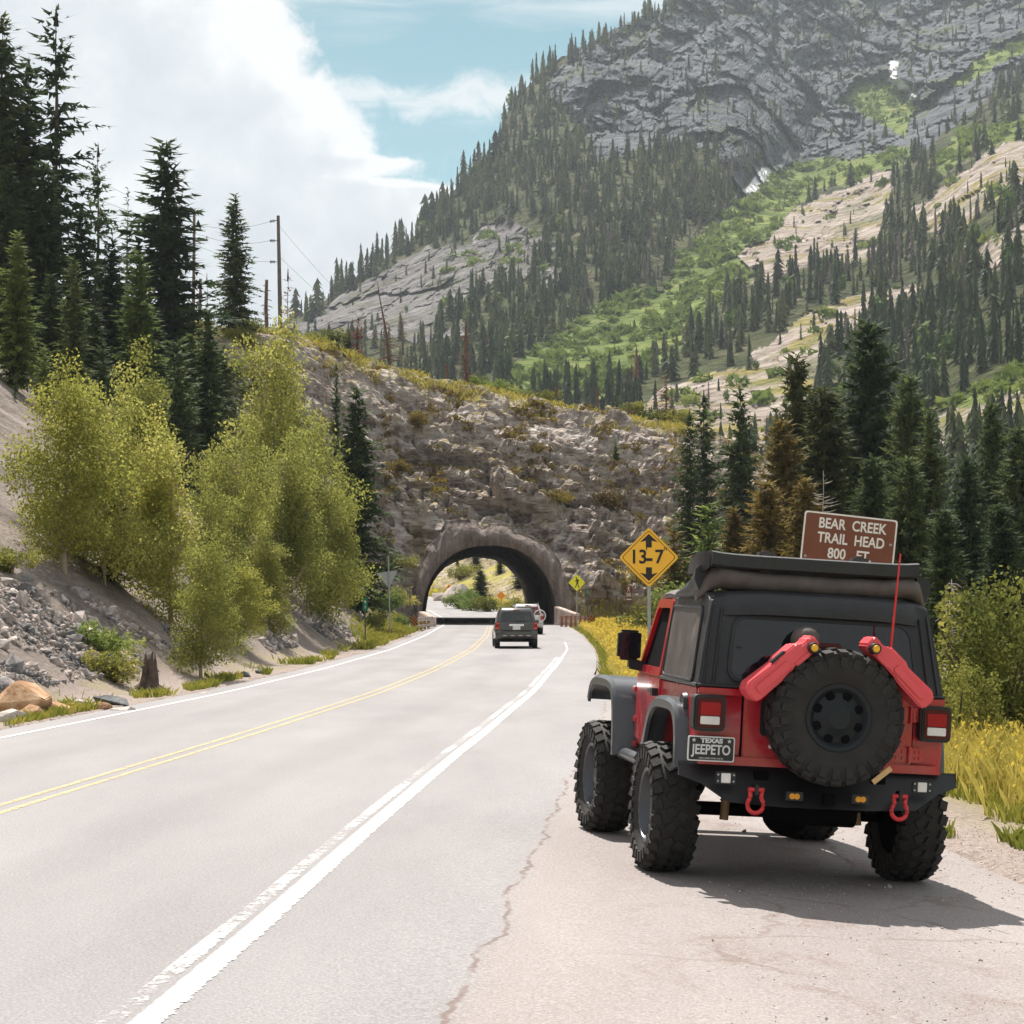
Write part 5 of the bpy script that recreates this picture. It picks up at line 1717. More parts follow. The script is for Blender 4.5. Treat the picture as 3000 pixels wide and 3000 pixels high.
def build_scree():
    r = np.random.default_rng(21)
    V0, F0 = ico(1)
    Vs, Fs, b = [], [], 0
    n = 30000
    y = 26 + 88 * r.random(n) ** 1.6
    s = 1.1 + np.abs(r.normal(0, 1, n)) * np.where(y < 48, 2.6, 1.6)
    x = xc(y) - 4.9 - s
    dens = fbm(np.stack([x / 5, y / 7, x * 0], 1), 3)
    keep = (dens > -0.05) & (s < np.where(y < 50, 5.5, 3.6) + 1.5 * r.normal(size=n)) & ((y < 50) | (dens > .1))
    for xi, yi, si in zip(x[keep], y[keep], s[keep]):
        rad = min(0.26, float(r.lognormal(-3.25, .6)) * (1.0 + .004 * yi))
        z = snap(xi, yi)
        q = r.normal(size=(3, 3))
        Q, _ = np.linalg.qr(q)
        sc = rad * np.array([r.uniform(.8, 1.6), r.uniform(.6, 1.1), r.uniform(.4, .8)])
        V = (V0 * (1 + r.normal(0, .14, len(V0)))[:, None] * sc) @ Q.T + np.array([xi, yi, z + rad * .15])
        Vs.append(V)
        Fs.append(F0 + b)
        b += len(V0)
    tag(link('scree', fast_mesh('scree', np.concatenate(Vs), np.concatenate(Fs)), M['scree']), 'loose grey and pink scree covering the foot of the left bank', 'scree', kind='stuff')


build_scree()


def boulder(px, py, d, size, mat, label, seed, flat=0.75, long=1.3, rz=0.4):
    r = random.Random(seed)
    bm = bmesh.new()
    for _ in range(15):
        v = Vector((r.gauss(0, 1), r.gauss(0, 1), r.gauss(0, 1))).normalized()
        bm.verts.new((v.x * long, v.y, v.z * flat))
    res = bmesh.ops.convex_hull(bm, input=bm.verts)
    bmesh.ops.delete(bm, geom=[v for v in bm.verts if not v.link_faces], context='VERTS')
    bmesh.ops.bevel(bm, geom=list(bm.edges), offset=.03, segments=2, affect='EDGES', clamp_overlap=True)
    me = bpy.data.meshes.new('boulder')
    bm.to_mesh(me)
    bm.free()
    p = W(px, py, d)
    o = link('boulder', me, M[mat])
    o.location = (p.x, d, snap(p.x, d) + size * flat * .45)
    o.scale = (size, size, size)
    o.rotation_euler = (r.uniform(-.3, .3), r.uniform(-.3, .3), rz)
    tag(o, label, 'boulder', 'boulders at the foot of the scree')


for a in [(48, 2010, 35.2, .56, 'boulder_tan', 'largest orange brown boulder at the left edge of the photo', 1, .8, 1.25, -.5),
          (158, 1995, 36.2, .34, 'boulder_tan', 'tan angular boulder right of the largest orange one', 2, .75, 1.25, .5),
          (90, 2055, 34.6, .23, 'boulder_tan', 'pale tan block between the two big orange boulders', 3, .8, 1.2, .2),
          (10, 2085, 33.6, .30, 'boulder_pale', 'flat grey slab at the very left edge below the orange boulder', 4, .4, 1.6, .1),
          (330, 1965, 39.5, .30, 'boulder_dark', 'long dark slab of rock lying on the scree', 5, .42, 2.0, -.7),
          (350, 2012, 37.2, .24, 'boulder_pale', 'pale flat stone at the road edge below the dark slab', 6, .45, 1.6, .2),
          (408, 2010, 37.6, .16, 'boulder_dark', 'small dark stone at the road edge right of the pale flat stone', 7, .6, 1.3, 0),
          (220, 2005, 37.4, .17, 'boulder_tan', 'small orange stone right of the tan angular boulder', 8, .6, 1.3, .6),
          (255, 1990, 38.2, .2, 'boulder_pale', 'small pale stone left of the long dark slab', 9, .55, 1.4, .3),
          (300, 2000, 37.8, .16, 'boulder_tan', 'orange stone just below the long dark slab', 10, .6, 1.3, .3),
          (595, 1960, 44.5, .17, 'boulder_pale', 'pale stone beside the road below the broken stump', 11, .5, 1.5, .2),
          (715, 1938, 54, .17, 'boulder_dark', 'dark brown stone by the road under the aspens', 12, .7, 1.2, .1),
          (770, 1932, 57, .18, 'boulder_dark', 'second dark brown stone by the road further along', 13, .7, 1.3, .4),
          (5, 1885, 41, .2, 'boulder_pale', 'pale stone on the scree at the left edge', 14, .7, 1.2, .4),
          (1345, 1722, 262, 1.9, 'boulder_pale', 'big pale rock outcrop seen through the tunnel', 15, .9, 1.3, .4),
          (1290, 1752, 268, 1.2, 'boulder_pale', 'pale rock below the outcrop seen through the tunnel', 16, .8, 1.3, .1),
          (1318, 1752, 262, 1.1, 'boulder_pale', 'broken rock seen through the tunnel beside the road bend', 17, .8, 1.3, .7)]:
    boulder(*a)


def grass_patch(name, X, Y, hgt, wid, mat, label, seed, lean=0.35, zoff=0.0, cat='grass'):
    r = np.random.default_rng(seed)
    n = len(X)
    Z = H(X, Y)
    a = r.uniform(0, 6.28, n)
    h = hgt * r.uniform(.22, 1.2, n)
    w = wid * r.uniform(.6, 1.3, n)
    lx, ly = r.normal(0, lean, n) * h, r.normal(0, lean, n) * h
    b0 = np.stack([X - np.cos(a) * w, Y - np.sin(a) * w, Z - .12 + zoff], 1)
    b1 = np.stack([X + np.cos(a) * w, Y + np.sin(a) * w, Z - .12 + zoff], 1)
    m1 = np.stack([X + lx * .4 + np.cos(a) * w * .7, Y + ly * .4 + np.sin(a) * w * .7, Z + h * .55], 1)
    tp = np.stack([X + lx, Y + ly, Z + h], 1)
    V = np.stack([b0, b1, m1, tp], 1).reshape(-1, 3)
    o = link(name, fast_mesh(name, V, np.arange(len(V)).reshape(-1, 4)), M[mat])
    tag(o, label, cat, kind='stuff')
    return tp


def build_grass():
    r = np.random.default_rng(31)
    # right verge between the pull-out and the bush line
    n = 130000
    Y = 15 + 135 * r.random(n) ** 1.7
    o = road_right(Y) + 0.15 + np.abs(r.normal(0, 1, n)) * np.where(Y < 34, 4.2, 4.0)
    X = xc(Y) + o
    cl = fbm(np.stack([X / 1.3, Y / 1.6, X * 0], 1), 3)
    near = o - road_right(Y)
    k = (cl > -0.35 + np.clip(.92 - near * .36, 0, .9) * np.clip((36 - Y) / 12, .1, 1)) & (X < 32)
    X, Y, o, near = X[k], Y[k], o[k], near[k]
    tall = (near > 2.4 + .5 * r.normal(size=len(X))) | ((Y > 30) & (near > .5))
    t = grass_patch('tall_grass', X[tall], Y[tall], .54 * np.clip(.6 + near[tall] * .12, .5, 1.1), .005 + .00008 * Y[tall], 'grass', 'tall yellow grass growing beyond the pull-out', 32)
    grass_patch('short_grass', X[~tall], Y[~tall], .15, .007, 'grass_green', 'short patchy green yellow grass at the edge of the pull-out', 33, .5)
    # flower heads
    rr = np.random.default_rng(34)
    s = rr.random(len(t)) < .62
    t = t[s]
    m = len(t)
    t = t + rr.normal(0, .03, (m, 3))
    sz = (.012 + .00028 * t[:, 1])[:, None] * rr.uniform(.5, 1.4, (m, 1))
    u, v = rr.normal(size=(m, 3)), rr.normal(size=(m, 3))
    u /= np.linalg.norm(u, axis=1)[:, None]
    v /= np.linalg.norm(v, axis=1)[:, None]
    v[:, 2] += .8
    V = np.stack([t - u * sz, t - v * sz, t + u * sz, t + v * sz * 1.6], 1).reshape(-1, 3)
    tag(link('wildflowers', fast_mesh('wildflowers', V, np.arange(len(V)).reshape(-1, 4)), M['flower']), 'yellow wildflower heads over the tall grass on the right', 'wildflowers', kind='stuff')
    # left road edge
    n = 34000
    Y = 24 + 120 * r.random(n) ** 1.6
    o = -4.25 - np.abs(r.normal(0, .42, n)) - np.where(Y > 95, np.abs(r.normal(0, 1.0, n)), 0)
    X = xc(Y) + o
    cl = fbm(np.stack([X / 1.1, Y / 3.2, X * 0 + 4], 1), 3)
    k = cl > np.where(Y < 38, -.15, np.where(Y > 90, -.2, .16))
    grass_patch('verge_grass', X[k], Y[k], .07 + .0022 * Y[k], .006 + .0001 * Y[k], 'grass_green', 'short green and yellow grass along the left edge of the road', 36, .5)
    # crest of the rock hill and beyond the tunnel
    n = 15000
    X = r.uniform(-34, 22, n)
    ty = toe_y(X)
    Y = ty + 26 * r.uniform(.78, 1.25, n)
    kk = fbm(np.stack([X / 2.5, Y / 2.5, X * 0 + 7], 1), 3) > .02
    X, Y = X[kk], Y[kk]
    grass_patch('crest_grass', X, Y, .45, .04, 'grass', 'dry yellow grass on the crest of the rock hill', 37, .6)
    n = 6000
    Y = r.uniform(202, 300, n)
    o = np.where(r.random(n) < .7, 4.6 + np.abs(r.normal(0, 2.5, n)), -4.8 - np.abs(r.normal(0, 1.2, n)))
    grass_patch('roadside_grass', xc(Y) + o, Y, .7, .045, 'grass', 'yellow roadside grass seen beyond the tunnel', 38, .4)


build_grass()


def build_pebbles():
    r = np.random.default_rng(71)
    V0, F0 = ico(1)
    Vs, Fs, b = [], [], 0
    n = 3400
    y = np.concatenate([8.6 + 12 * r.random(n) ** 1.3, 24 + 60 * r.random(700)])
    o = np.concatenate([6.3 + 3.6 * r.random(n) ** .7, -3.9 - 1.1 * r.random(700)])
    for yi, oi in zip(y, o):
        rad = float(r.lognormal(-5.6, .45)) * (1 if yi < 22 else 2.2)
        x = oi + float(xc(yi))
        z = float(lane_z(np.array(oi), np.array(yi)))
        Q, _ = np.linalg.qr(r.normal(size=(3, 3)))
        Vs.append((V0 * (1 + r.normal(0, .15, len(V0)))[:, None] * rad * np.array([1.2, .9, .6])) @ Q.T + np.array([x, yi, z + rad * .2]))
        Fs.append(F0 + b)
        b += len(V0)
    tag(link('pebbles', fast_mesh('pebbles', np.concatenate(Vs), np.concatenate(Fs)), M['boulder_pale']), 'loose pebbles and grit scattered on the pull-out and road edge', 'gravel', kind='stuff')


build_pebbles()


def build_moss():
    r = np.random.default_rng(61)
    n = 5200
    X = r.uniform(-22, 20, n)
    Y = toe_y(X) + 26 * r.uniform(.06, .95, n)
    cl = fbm(np.stack([X / 3.5, Y / 3.0, X * 0 + 2], 1), 4)
    k = (cl > .12) & ((np.abs(X - tun_x(Y)) > 7.5) | (Y > 154))
    Vs = []
    for x, y in zip(X[k], Y[k]):
        z = snap(x, y)
        m_ = 16
        s = r.uniform(.10, .34)
        d = r.normal(size=(m_, 3)) * (1.3, .8, .5)
        c = d * s * .8 + np.array([x, y - .1, z + .05])
        a, b_ = r.normal(size=(m_, 3)) * s * .42, r.normal(size=(m_, 3)) * s * .42
        Vs.append(np.stack([c - a, c + b_, c + a * .7 - b_ * .5], 1).reshape(-1, 3))
    V = np.concatenate(Vs)
    tag(link('moss', fast_mesh('moss', V, np.arange(len(V)).reshape(-1, 3)), M['moss']), 'brown and yellow moss and dry tufts on the ledges of the rock face', 'moss', kind='stuff')


build_moss()


# ================================================================== SIGNS, RAILS, POLES
def rounded(poly, rad, n=5):
    out = []
    m = len(poly)
    for i in range(m):
        p, a, b_ = Vector(poly[i]), Vector(poly[i - 1]), Vector(poly[(i + 1) % m])
        d1, d2 = (a - p).normalized(), (b_ - p).normalized()
        for k in range(n + 1):
            f = k / n
            q = p + d1 * rad * (1 - f) ** 2 + d2 * rad * f ** 2
            out.append((q.x, q.y))
    return out


def plate(poly, y0, y1):
    return MB().prism(poly, 'y', y0, y1)


def child_text(key, parent, loc, mat, name='lettering', rot=0.0, s=1.0):
    o = link(name, TXT[key], None, parent)
    if not TXT[key].materials:
        TXT[key].materials.append(mat)
    o.location = loc
    o.rotation_euler = (0, rot, 0)
    o.scale = (s, s, s)
    return o


def post(parent, name, h, r=0.03, mat='steel', y=0.03, top=None, square=False):
    mb = MB()
    if square:
        mb.box((0, y + r, h / 2 - .2), (2 * r, 2 * r * .6, h + .4))
    else:
        mb.tube([(0, y + r, -.4), (0, y + r, h)], r, 10)
    return mb.build(name, M[mat], parent, not square)


def diamond(w): return [(0, -w), (w, 0), (0, w), (-w, 0)]


# clearance sign
D = 42.0
c = W(1901, 1633, D)
zg = snap(c.x, D)
t = thing('clearance_sign', "big orange yellow diamond sign reading 13'-7\" with two black arrows on a steel post", 'road sign', (c.x, D, zg), (0, 0, R(-4)))
hz = c.z - zg
w = 0.625
face = plate(rounded([(0, -w), (w, 0), (0, w), (-w, 0)], .07), -.004, .0)
face.v = [(x, y, z + hz) for x, y, z in face.v]
panel = face.build('sign_panel', M['sign_orange'], t)
bk = plate(rounded([(0, -w), (w, 0), (0, w), (-w, 0)], .07), .0005, .004)
bk.v = [(x, y, z + hz) for x, y, z in bk.v]
bk.build('sign_back', M['alu'], t)


def ring(poly_o, poly_i, y, hz=0.0, th=.002):
    mb = MB()
    n = len(poly_o)
    V = []
    for yy in (y - th, y):
        V += [(a, yy, b_ + hz) for a, b_ in poly_o] + [(a, yy, b_ + hz) for a, b_ in poly_i]
    Fc = []
    for i in range(n):
        j = (i + 1) % n
        Fc += [(i, j, n + j, n + i), (2 * n + i, 3 * n + i, 3 * n + j, 2 * n + j), (i, 2 * n + i, 2 * n + j, j), (n + i, n + j, 3 * n + j, 3 * n + i)]
    return mb.add(V, Fc)


ring(rounded(diamond(.565), .06), rounded(diamond(.548), .055), -.0045, hz).build('border', M['ink'], t)


def arrow(zc, up, s=1.0):
    k = 1 if up else -1
    pts = [(0, .155), (.185, -.02), (.062, .012), (.062, -.13), (-.062, -.13), (-.062, .012), (-.185, -.02)]
    P = [(a * s, b_ * s * k + zc) for a, b_ in pts]
    return MB().prism(P, 'y', -.0068, -.0045)


arrow(hz + .335, True).build('arrow', M['ink'], t)
arrow(hz - .335, False).build('arrow', M['ink'], t)
for key, x, dz in (('h', -.215, 0), ('dash', .01, -.01), ('7', .215, 0), ('ft', -.045, .1), ('in', .345, .1)):
    child_text(key, t, (x, -.007, hz + dz), M['ink'])
post(t, 'post', hz - .1, .035)

# brown trail head sign, tilted
D = 30.0
c = W(2487, 1583, D)
zg = snap(c.x, D)
t = thing('trail_head_sign', 'tilted brown sign reading BEAR CREEK TRAIL HEAD 800 FT behind the red vehicle', 'road sign', (c.x, D, zg), (0, 0, 0))
hz = c.z - zg
tilt = R(6.4)
Mr = Matrix.Translation((0, 0, hz)) @ Matrix.Rotation(tilt, 4, 'Y')
sw, sh = .695, .375


def xf(mb):
    mb.v = [tuple(Mr @ Vector(v)) for v in mb.v]
    return mb


xf(plate(rounded([(-sw, -sh), (sw, -sh), (sw, sh), (-sw, sh)], .05), -.004, 0)).build('sign_panel', M['sign_brown'], t)
xf(plate(rounded([(-sw, -sh), (sw, -sh), (sw, sh), (-sw, sh)], .05), .0005, .004)).build('sign_back', M['alu'], t)
a, b_ = sw - .002, sh - .002
xf(ring(rounded([(-a, -b_), (a, -b_), (a, b_), (-a, b_)], .05), rounded([(-a + .024, -b_ + .024), (a - .024, -b_ + .024), (a - .024, b_ - .024), (-a + .024, b_ - .024)], .04), -.0045)).build('border', M['sign_white'], t)
for key, x, z in (('l1', .03, .21), ('l2', .03, -.005), ('l3', .03, -.225)):
    o = child_text(key, t, Mr @ Vector((x, -.007, z)), M['sign_white'], rot=tilt)
mb = MB()
for x in (-.45, .45):
    mb2 = MB().box((x, .05, (hz + .1) / 2 - .2), (.09, .09, hz + .3 - .055 * x * 4))
    mb2.build('post', M['post_dark'], t)
# two bolts
for x, z in ((-.62, -.3), (.62, .0)):
    bm_ = MB().lathe([(-.012, .0), (-.012, .02), (0, .022)], 10, 'y')
    bm_.v = [tuple(Mr @ (Vector(v) + Vector((x, -.004, z)))) for v in bm_.v]
    bm_.build('bolt', M['steel'], t)


def walker(hz, s, y, flip=1):
    """walking figure as on a pedestrian sign"""
    mb = MB()
    P = lambda L: [(flip * a * s, b_ * s + hz) for a, b_ in L]
    th = .002
    n = 14
    mb.prism(P([(-.03 + .055 * math.cos(6.283 * i / n), .40 + .062 * math.sin(6.283 * i / n)) for i in range(n)]), 'y', y - th, y)
    mb.prism(P([(-.02, .32), (.07, .30), (.11, .22), (.10, .0), (-.03, .0), (-.05, .2)]), 'y', y - th, y)
    mb.prism(P([(-.02, .31), (-.06, .17), (-.17, .08), (-.19, .11), (-.10, .2), (-.07, .29)]), 'y', y - th * 1.4, y)
    mb.prism(P([(.07, .30), (.18, .22), (.17, .02), (.14, .02), (.14, .19), (.08, .24)]), 'y', y - th * 1.4, y)
    mb.prism(P([(-.03, .02), (.04, .02), (.0, -.16), (-.10, -.40), (-.17, -.40), (-.08, -.17)]), 'y', y - th * 1.2, y)
    mb.prism(P([(.02, .02), (.10, .02), (.13, -.16), (.22, -.40), (.15, -.40), (.07, -.18)]), 'y', y - th * 1.6, y)
    return mb


# pedestrian sign
D = 126.0
c = W(1690, 1707, D)
zg = snap(c.x, D)
t = thing('pedestrian_sign', 'bright yellow diamond sign with a black walking figure at the right of the tunnel', 'road sign', (c.x, D, zg), (0, 0, R(-3)))
hz = c.z - zg
pm = plate(rounded(diamond(.535), .05), -.004, 0)
pm.v = [(x, y, z + hz) for x, y, z in pm.v]
pm.build('sign_panel', M['sign_yellow'], t)
walker(hz - .02, .78, -.0045).build('walking_figure', M['ink'], t)
post(t, 'post', hz - .2, .035)

# brown trail sign with hiker, words, arrow
D = 118.0
c = W(1842, 1740, D)
zg = snap(c.x, D)
t = thing('trail_sign', 'small brown sign stack with a hiker symbol, BEAR CREEK and an arrow to the left', 'road sign', (c.x, D, zg), (0, 0, R(-3)))
hz = c.z - zg
for dz, hh in ((.28, .2), (-.045, .115), (-.315, .115)):
    q = rounded([(-.205, -hh), (.205, -hh), (.205, hh), (-.205, hh)], .03)
    pm = plate(q, -.004, 0)
    pm.v = [(x, y, z + hz + dz) for x, y, z in pm.v]
    pm.build('sign_panel', M['sign_brown'], t)
walker(hz + .28, .38, -.0045, -1).build('hiker_figure', M['sign_white'], t)
child_text('bear', t, (0, -.008, hz + .01), M['sign_white'])
child_text('creek', t, (0, -.008, hz - .1), M['sign_white'])
z = hz - .315
MB().prism([(-.15, z), (-.05, z + .06), (-.05, z + .028), (.15, z + .028), (.15, z - .028), (-.05, z - .028), (-.05, z - .06)], 'y', -.0065, -.0045).build('arrow', M['sign_white'], t)
post(t, 'post', hz + .3, .028, 'post_dark', .01)

# back of a yield sign
D = 107.0
c = W(1131, 1697, D)
zg = snap(W(1145, 1850, D).x, D)
t = thing('yield_sign', 'grey metal back of a triangular yield sign on a tall steel post', 'road sign', (W(1143, 1850, D).x, D, zg), (0, R(-1.5), R(8)))
hz = c.z - zg
pm = plate(rounded([(-.56, .34), (.56, .46), (.1, -.5)], .05), .0, .004)
pm.v = [(x - .1, y, z + hz) for x, y, z in pm.v]
pm.build('sign_panel', M['alu'], t)
o = post(t, 'post', hz + 1.25, .035, 'steel', -.08)


def post_sign(name, label, px, py, d, wd, ht, mat, text=None, tmat=None, post_mat='post_dark', pr=.03, cat='road sign', rz=0.0, zoff=.0):
    c = W(px, py, d)
    zg = snap(c.x, d)
    t = thing(name, label, cat, (c.x, d, zg), (0, 0, rz))
    hz = c.z - zg
    pm = plate(rounded([(-wd, -ht), (wd, -ht), (wd, ht), (-wd, ht)], min(wd, ht) * .2), -.004, 0)
    pm.v = [(x, y, z + hz) for x, y, z in pm.v]
    pm.build('sign_panel', M[mat], t)
    if text:
        for key, dz, s in text:
            child_text(key, t, (0, -.008, hz + dz), M[tmat], s=s)
    post(t, 'post', hz, pr, post_mat, .005, square=True)
    return t, hz


post_sign('mile_marker', 'narrow green mile marker with a white 9 and 1 beside the aspens', 1070, 1770, 95, .115, .31, 'sign_green', [('n9', .09, 1.0), ('n1', -.14, 1.0)], 'sign_white')
post_sign('street_name_sign', 'small green plate half hidden by the aspens above the mile marker', 1068, 1694, 112, .17, .12, 'sign_green', None, None)
t, hz = post_sign('delineator_post', 'thin dark post with a small green plate beside the right guardrail', 1721, 1735, 131, .075, .15, 'sign_green', [('n1', 0, .7)], 'sign_white', pr=.025)
for px, top, d, lab in ((1806, 1745, 121, 'plain thin dark post with a white foot between the brown sign and the guardrail'), (1201, 1720, 122, 'thin dark post behind the left striped guardrail end')):
    c = W(px, top, d)
    zg = snap(c.x, d)
    t = thing('marker_post', lab, 'post', (c.x, d, zg))
    post(t, 'post_shaft', c.z - zg, .03, 'post_dark', 0, square=True)
    MB().box((0, -.001, .35), (.075, .03, .28)).build('white_band', M['sign_white'], t)


def guardrail(label, p0, p1, n, end, hrail=.72, wood='rail_wood'):
    """weathered box-beam rail on posts with a striped object marker at its near end"""
    a, b_ = Vector((p0[0], p0[1], snap(*p0))), Vector((p1[0], p1[1], snap(*p1)))
    t = thing('guardrail', label, 'guardrail', a, (0, 0, 0))
    v = b_ - a
    dr = v.normalized()
    nrm = Vector((dr.y, -dr.x, 0)).normalized()
    L = v.length
    ang = math.atan2(v.y, v.x)
    Mz = Matrix.Rotation(ang, 3, 'Z')
    for z, hgt in ((hrail, .28), (hrail - .42, .16)):
        mb = MB()
        pts = [v * (k / 8) + Vector((0, 0, z)) for k in range(9)]
        for k in range(8):
            q0, q1 = pts[k], pts[k + 1]
            for zz, th, off in ((hgt * .25, hgt * .42, .06), (-hgt * .25, hgt * .42, .06), (0, hgt * .2, .02)):
                o_ = nrm * off
                mb.hexa([q0 + o_ + Vector((0, 0, zz - th / 2)), q1 + o_ + Vector((0, 0, zz - th / 2)), q1 - nrm * .03 + Vector((0, 0, zz - th / 2)), q0 - nrm * .03 + Vector((0, 0, zz - th / 2)),
                         q0 + o_ + Vector((0, 0, zz + th / 2)), q1 + o_ + Vector((0, 0, zz + th / 2)), q1 - nrm * .03 + Vector((0, 0, zz + th / 2)), q0 - nrm * .03 + Vector((0, 0, zz + th / 2))])
        mb.build('rail', M[wood], t)
    for k in range(n):
        q = v * ((k + .3) / n) - nrm * .1
        MB().box(q + Vector((0, 0, .35)), (.16, .16, 1.0), Mz).build('post', M['rail_wood'], t)
    return t


def object_marker(x, y, label, flip):
    t = thing('object_marker', label, 'road sign', (x, y, snap(x, y)))
    MB().box((0, 0, .62), (.44, .008, .5)).build('sign_panel', M['sign_or'], t)
    mb = MB()
    for k in range(-3, 4):
        q = []
        cx = k * .19
        pts = [(-.05, -.4), (.05, -.4), (.05, .4), (-.05, .4)]
        ca, sa = math.cos(R(45) * flip), math.sin(R(45) * flip)
        poly = [(cx + ca * a - sa * b_, .62 + sa * a + ca * b_) for a, b_ in pts]
        # clip to the panel
        def clip(poly, f, inter):
            out = []
            for i in range(len(poly)):
                p, n_ = poly[i], poly[(i + 1) % len(poly)]
                if f(p): out.append(p)
                if f(p) != f(n_): out.append(inter(p, n_))
            return out
        for ax, lim, sgn in ((0, .218, 1), (0, -.218, -1), (1, .868, 1), (1, .372, -1)):
            f = lambda p, ax=ax, lim=lim, sgn=sgn: sgn * p[ax] <= sgn * lim
            def inter(p, n_, ax=ax, lim=lim):
                u = (lim - p[ax]) / (n_[ax] - p[ax])
                return (p[0] + (n_[0] - p[0]) * u, p[1] + (n_[1] - p[1]) * u)
            if poly:
                poly = clip(poly, f, inter)
        if len(poly) >= 3:
            mb.prism(poly, 'y', -.0075, -.0045)
    mb.build('stripes', M['ink'], t)
    MB().box((0, .05, .4), (.1, .08, 1.2)).build('post', M['rail_wood'], t)


a, b_ = W(1737, 1828, 131), W(1640, 1815, 141)
guardrail('red brown wooden guardrail with posts at the right of the tunnel mouth', (a.x, 131), (b_.x, 141), 7, 0)
object_marker(W(1733, 1816, 130.5).x, 130.4, 'orange and black striped marker at the end of the right guardrail', -1)
a, b_ = W(1222, 1832, 124), W(1267, 1830, 136)
guardrail('short pale guardrail at the left of the tunnel mouth', (a.x, 124), (b_.x, 136), 4, 0, .72, 'rail_pale')
object_marker(W(1213, 1836, 123.5).x, 123.4, 'orange and black striped marker at the end of the left guardrail', 1)
# stone parapets at the mouth
for x0, x1, y0, y1, hh, lab in ((1632, 1690, 146.5, 143.0, 1.35, 'low pale concrete wall behind the right guardrail'), (1236, 1268, 146.0, 139.5, 1.0, 'low pale concrete wall behind the left guardrail')):
    p0, p1 = W(x0, 1800, y0), W(x1, 1800, y1)
    z0 = float(zr(145.0))
    t = thing('low_wall', lab, 'wall', (p0.x, y0, z0))
    v = Vector((p1.x - p0.x, y1 - y0, 0))
    nn = Vector((-v.y, v.x, 0)).normalized() * .25
    h1 = hh * .62
    mb = MB().hexa([-nn + Vector((0, 0, -.5)), v - nn + Vector((0, 0, -.5)), v + nn + Vector((0, 0, -.5)), nn + Vector((0, 0, -.5)),
                    -nn + Vector((0, 0, hh)), v - nn + Vector((0, 0, h1)), v + nn + Vector((0, 0, h1)), nn + Vector((0, 0, hh))])
    mb.build('wall_body', M['kerb_stone'], t, bevel=.05)

# signs beyond the tunnel
for px, py, d, w_, mat, lab, shape in ((1468, 1745, 232, .52, 'sign_or', 'plain orange diamond sign seen through the tunnel', 'd'), (1316, 1721, 262, .40, 'sign_or', 'orange diamond sign with a black squiggle seen through the tunnel', 'c'),
                                       (1275, 1729, 268, .34, 'sign_yellow', 'small yellow diamond sign at the left of the far tunnel opening', 'd')):
    c = W(px, py, d)
    zg = height(c.x, d)
    t = thing('warning_sign', lab, 'road sign', (c.x, d, zg))
    hz = max(c.z - zg, 1.0)
    pm = plate(rounded(diamond(w_), .16 if px == 1468 else .05), -.004, 0)
    pm.v = [(x, y, z + hz) for x, y, z in pm.v]
    pm.build('sign_panel', M[mat], t)
    if shape == 'c':
        MB().tube([(.05, -.01, hz - .25), (.05, -.01, hz - .05), (-.08, -.01, hz + .05), (-.08, -.01, hz + .25)], .035, 5).build('curve_arrow', M['ink'], t)
        pm = plate([(-.22, hz - .72), (.22, hz - .72), (.22, hz - .42), (-.22, hz - .42)], -.004, 0)
        pm.build('sub_plate', M['sign_or'], t)
    post(t, 'post', hz, .035, 'post_dark')


# utility poles and lines
def insulator(p, q, parent):
    p, q = Vector(p), Vector(q)
    mb = MB()
    mb.tube([p, q], .03, 6)
    for k in range(4):
        c_ = p.lerp(q, .35 + .17 * k)
        e = p.lerp(q, .35 + .17 * k + .07)
        mb.tube([c_, e], .13, 8)
    mb.build('insulator', M['post_dark'], parent)


d1 = 166.0
b1, t1 = W(822, 1010, d1), W(815, 632, d1)
z1 = snap(b1.x, d1)
t = thing('utility_pole', 'tall bare grey wooden utility pole with three insulators against the sky', 'utility pole', (b1.x, d1, z1 - .3), (0, 0, 0), 'utility poles')
hp = t1.z - z1 + .3
MB().tube([(0, 0, 0), (t1.x - b1.x, 0, hp)], [.19, .13], 10).build('pole', M['pole_wood'], t, True)
att = []
for py in (645, 705, 767):
    c = W(812, py, d1)
    q = Vector((c.x - b1.x, 0, c.z - z1 + .3))
    e = q + Vector((-.62, 0, -.12 if py == 645 else 0))
    insulator(q, e, t)
    att.append(Vector((b1.x, d1, z1 - .3)) + e)
d2 = 172.0
b2, t2 = W(567, 900, d2), W(567, 625, d2)
z2 = snap(b2.x, d2)
t = thing('utility_pole', 'second wooden utility pole with one crossarm half hidden by the broad spruce', 'utility pole', (b2.x, d2, z2 - .3), (0, 0, 0), 'utility poles')
hp = t2.z - z2 + .3
MB().tube([(0, 0, 0), (0, 0, hp)], [.17, .12], 10).build('pole', M['pole_wood'], t, True)
za = W(567, 705, d2).z - z2 + .3
MB().box((.55, -.16, za), (1.3, .12, .14)).box((1.12, -.16, za + .22), (.07, .07, .3)).build('crossarm', M['pole_wood'], t)


def cable(pts, sag, label):
    P = []
    for a, b_ in zip(pts[:-1], pts[1:]):
        a, b_ = Vector(a), Vector(b_)
        for k in range(13):
            f = k / 12
            q = a.lerp(b_, f)
            q.z -= sag * 4 * f * (1 - f)
            P.append(q)
    o = MB().tube(P, .014, 4, False).build('power_line', M['post_dark'])
    tag(o, label, 'power line', 'power lines')


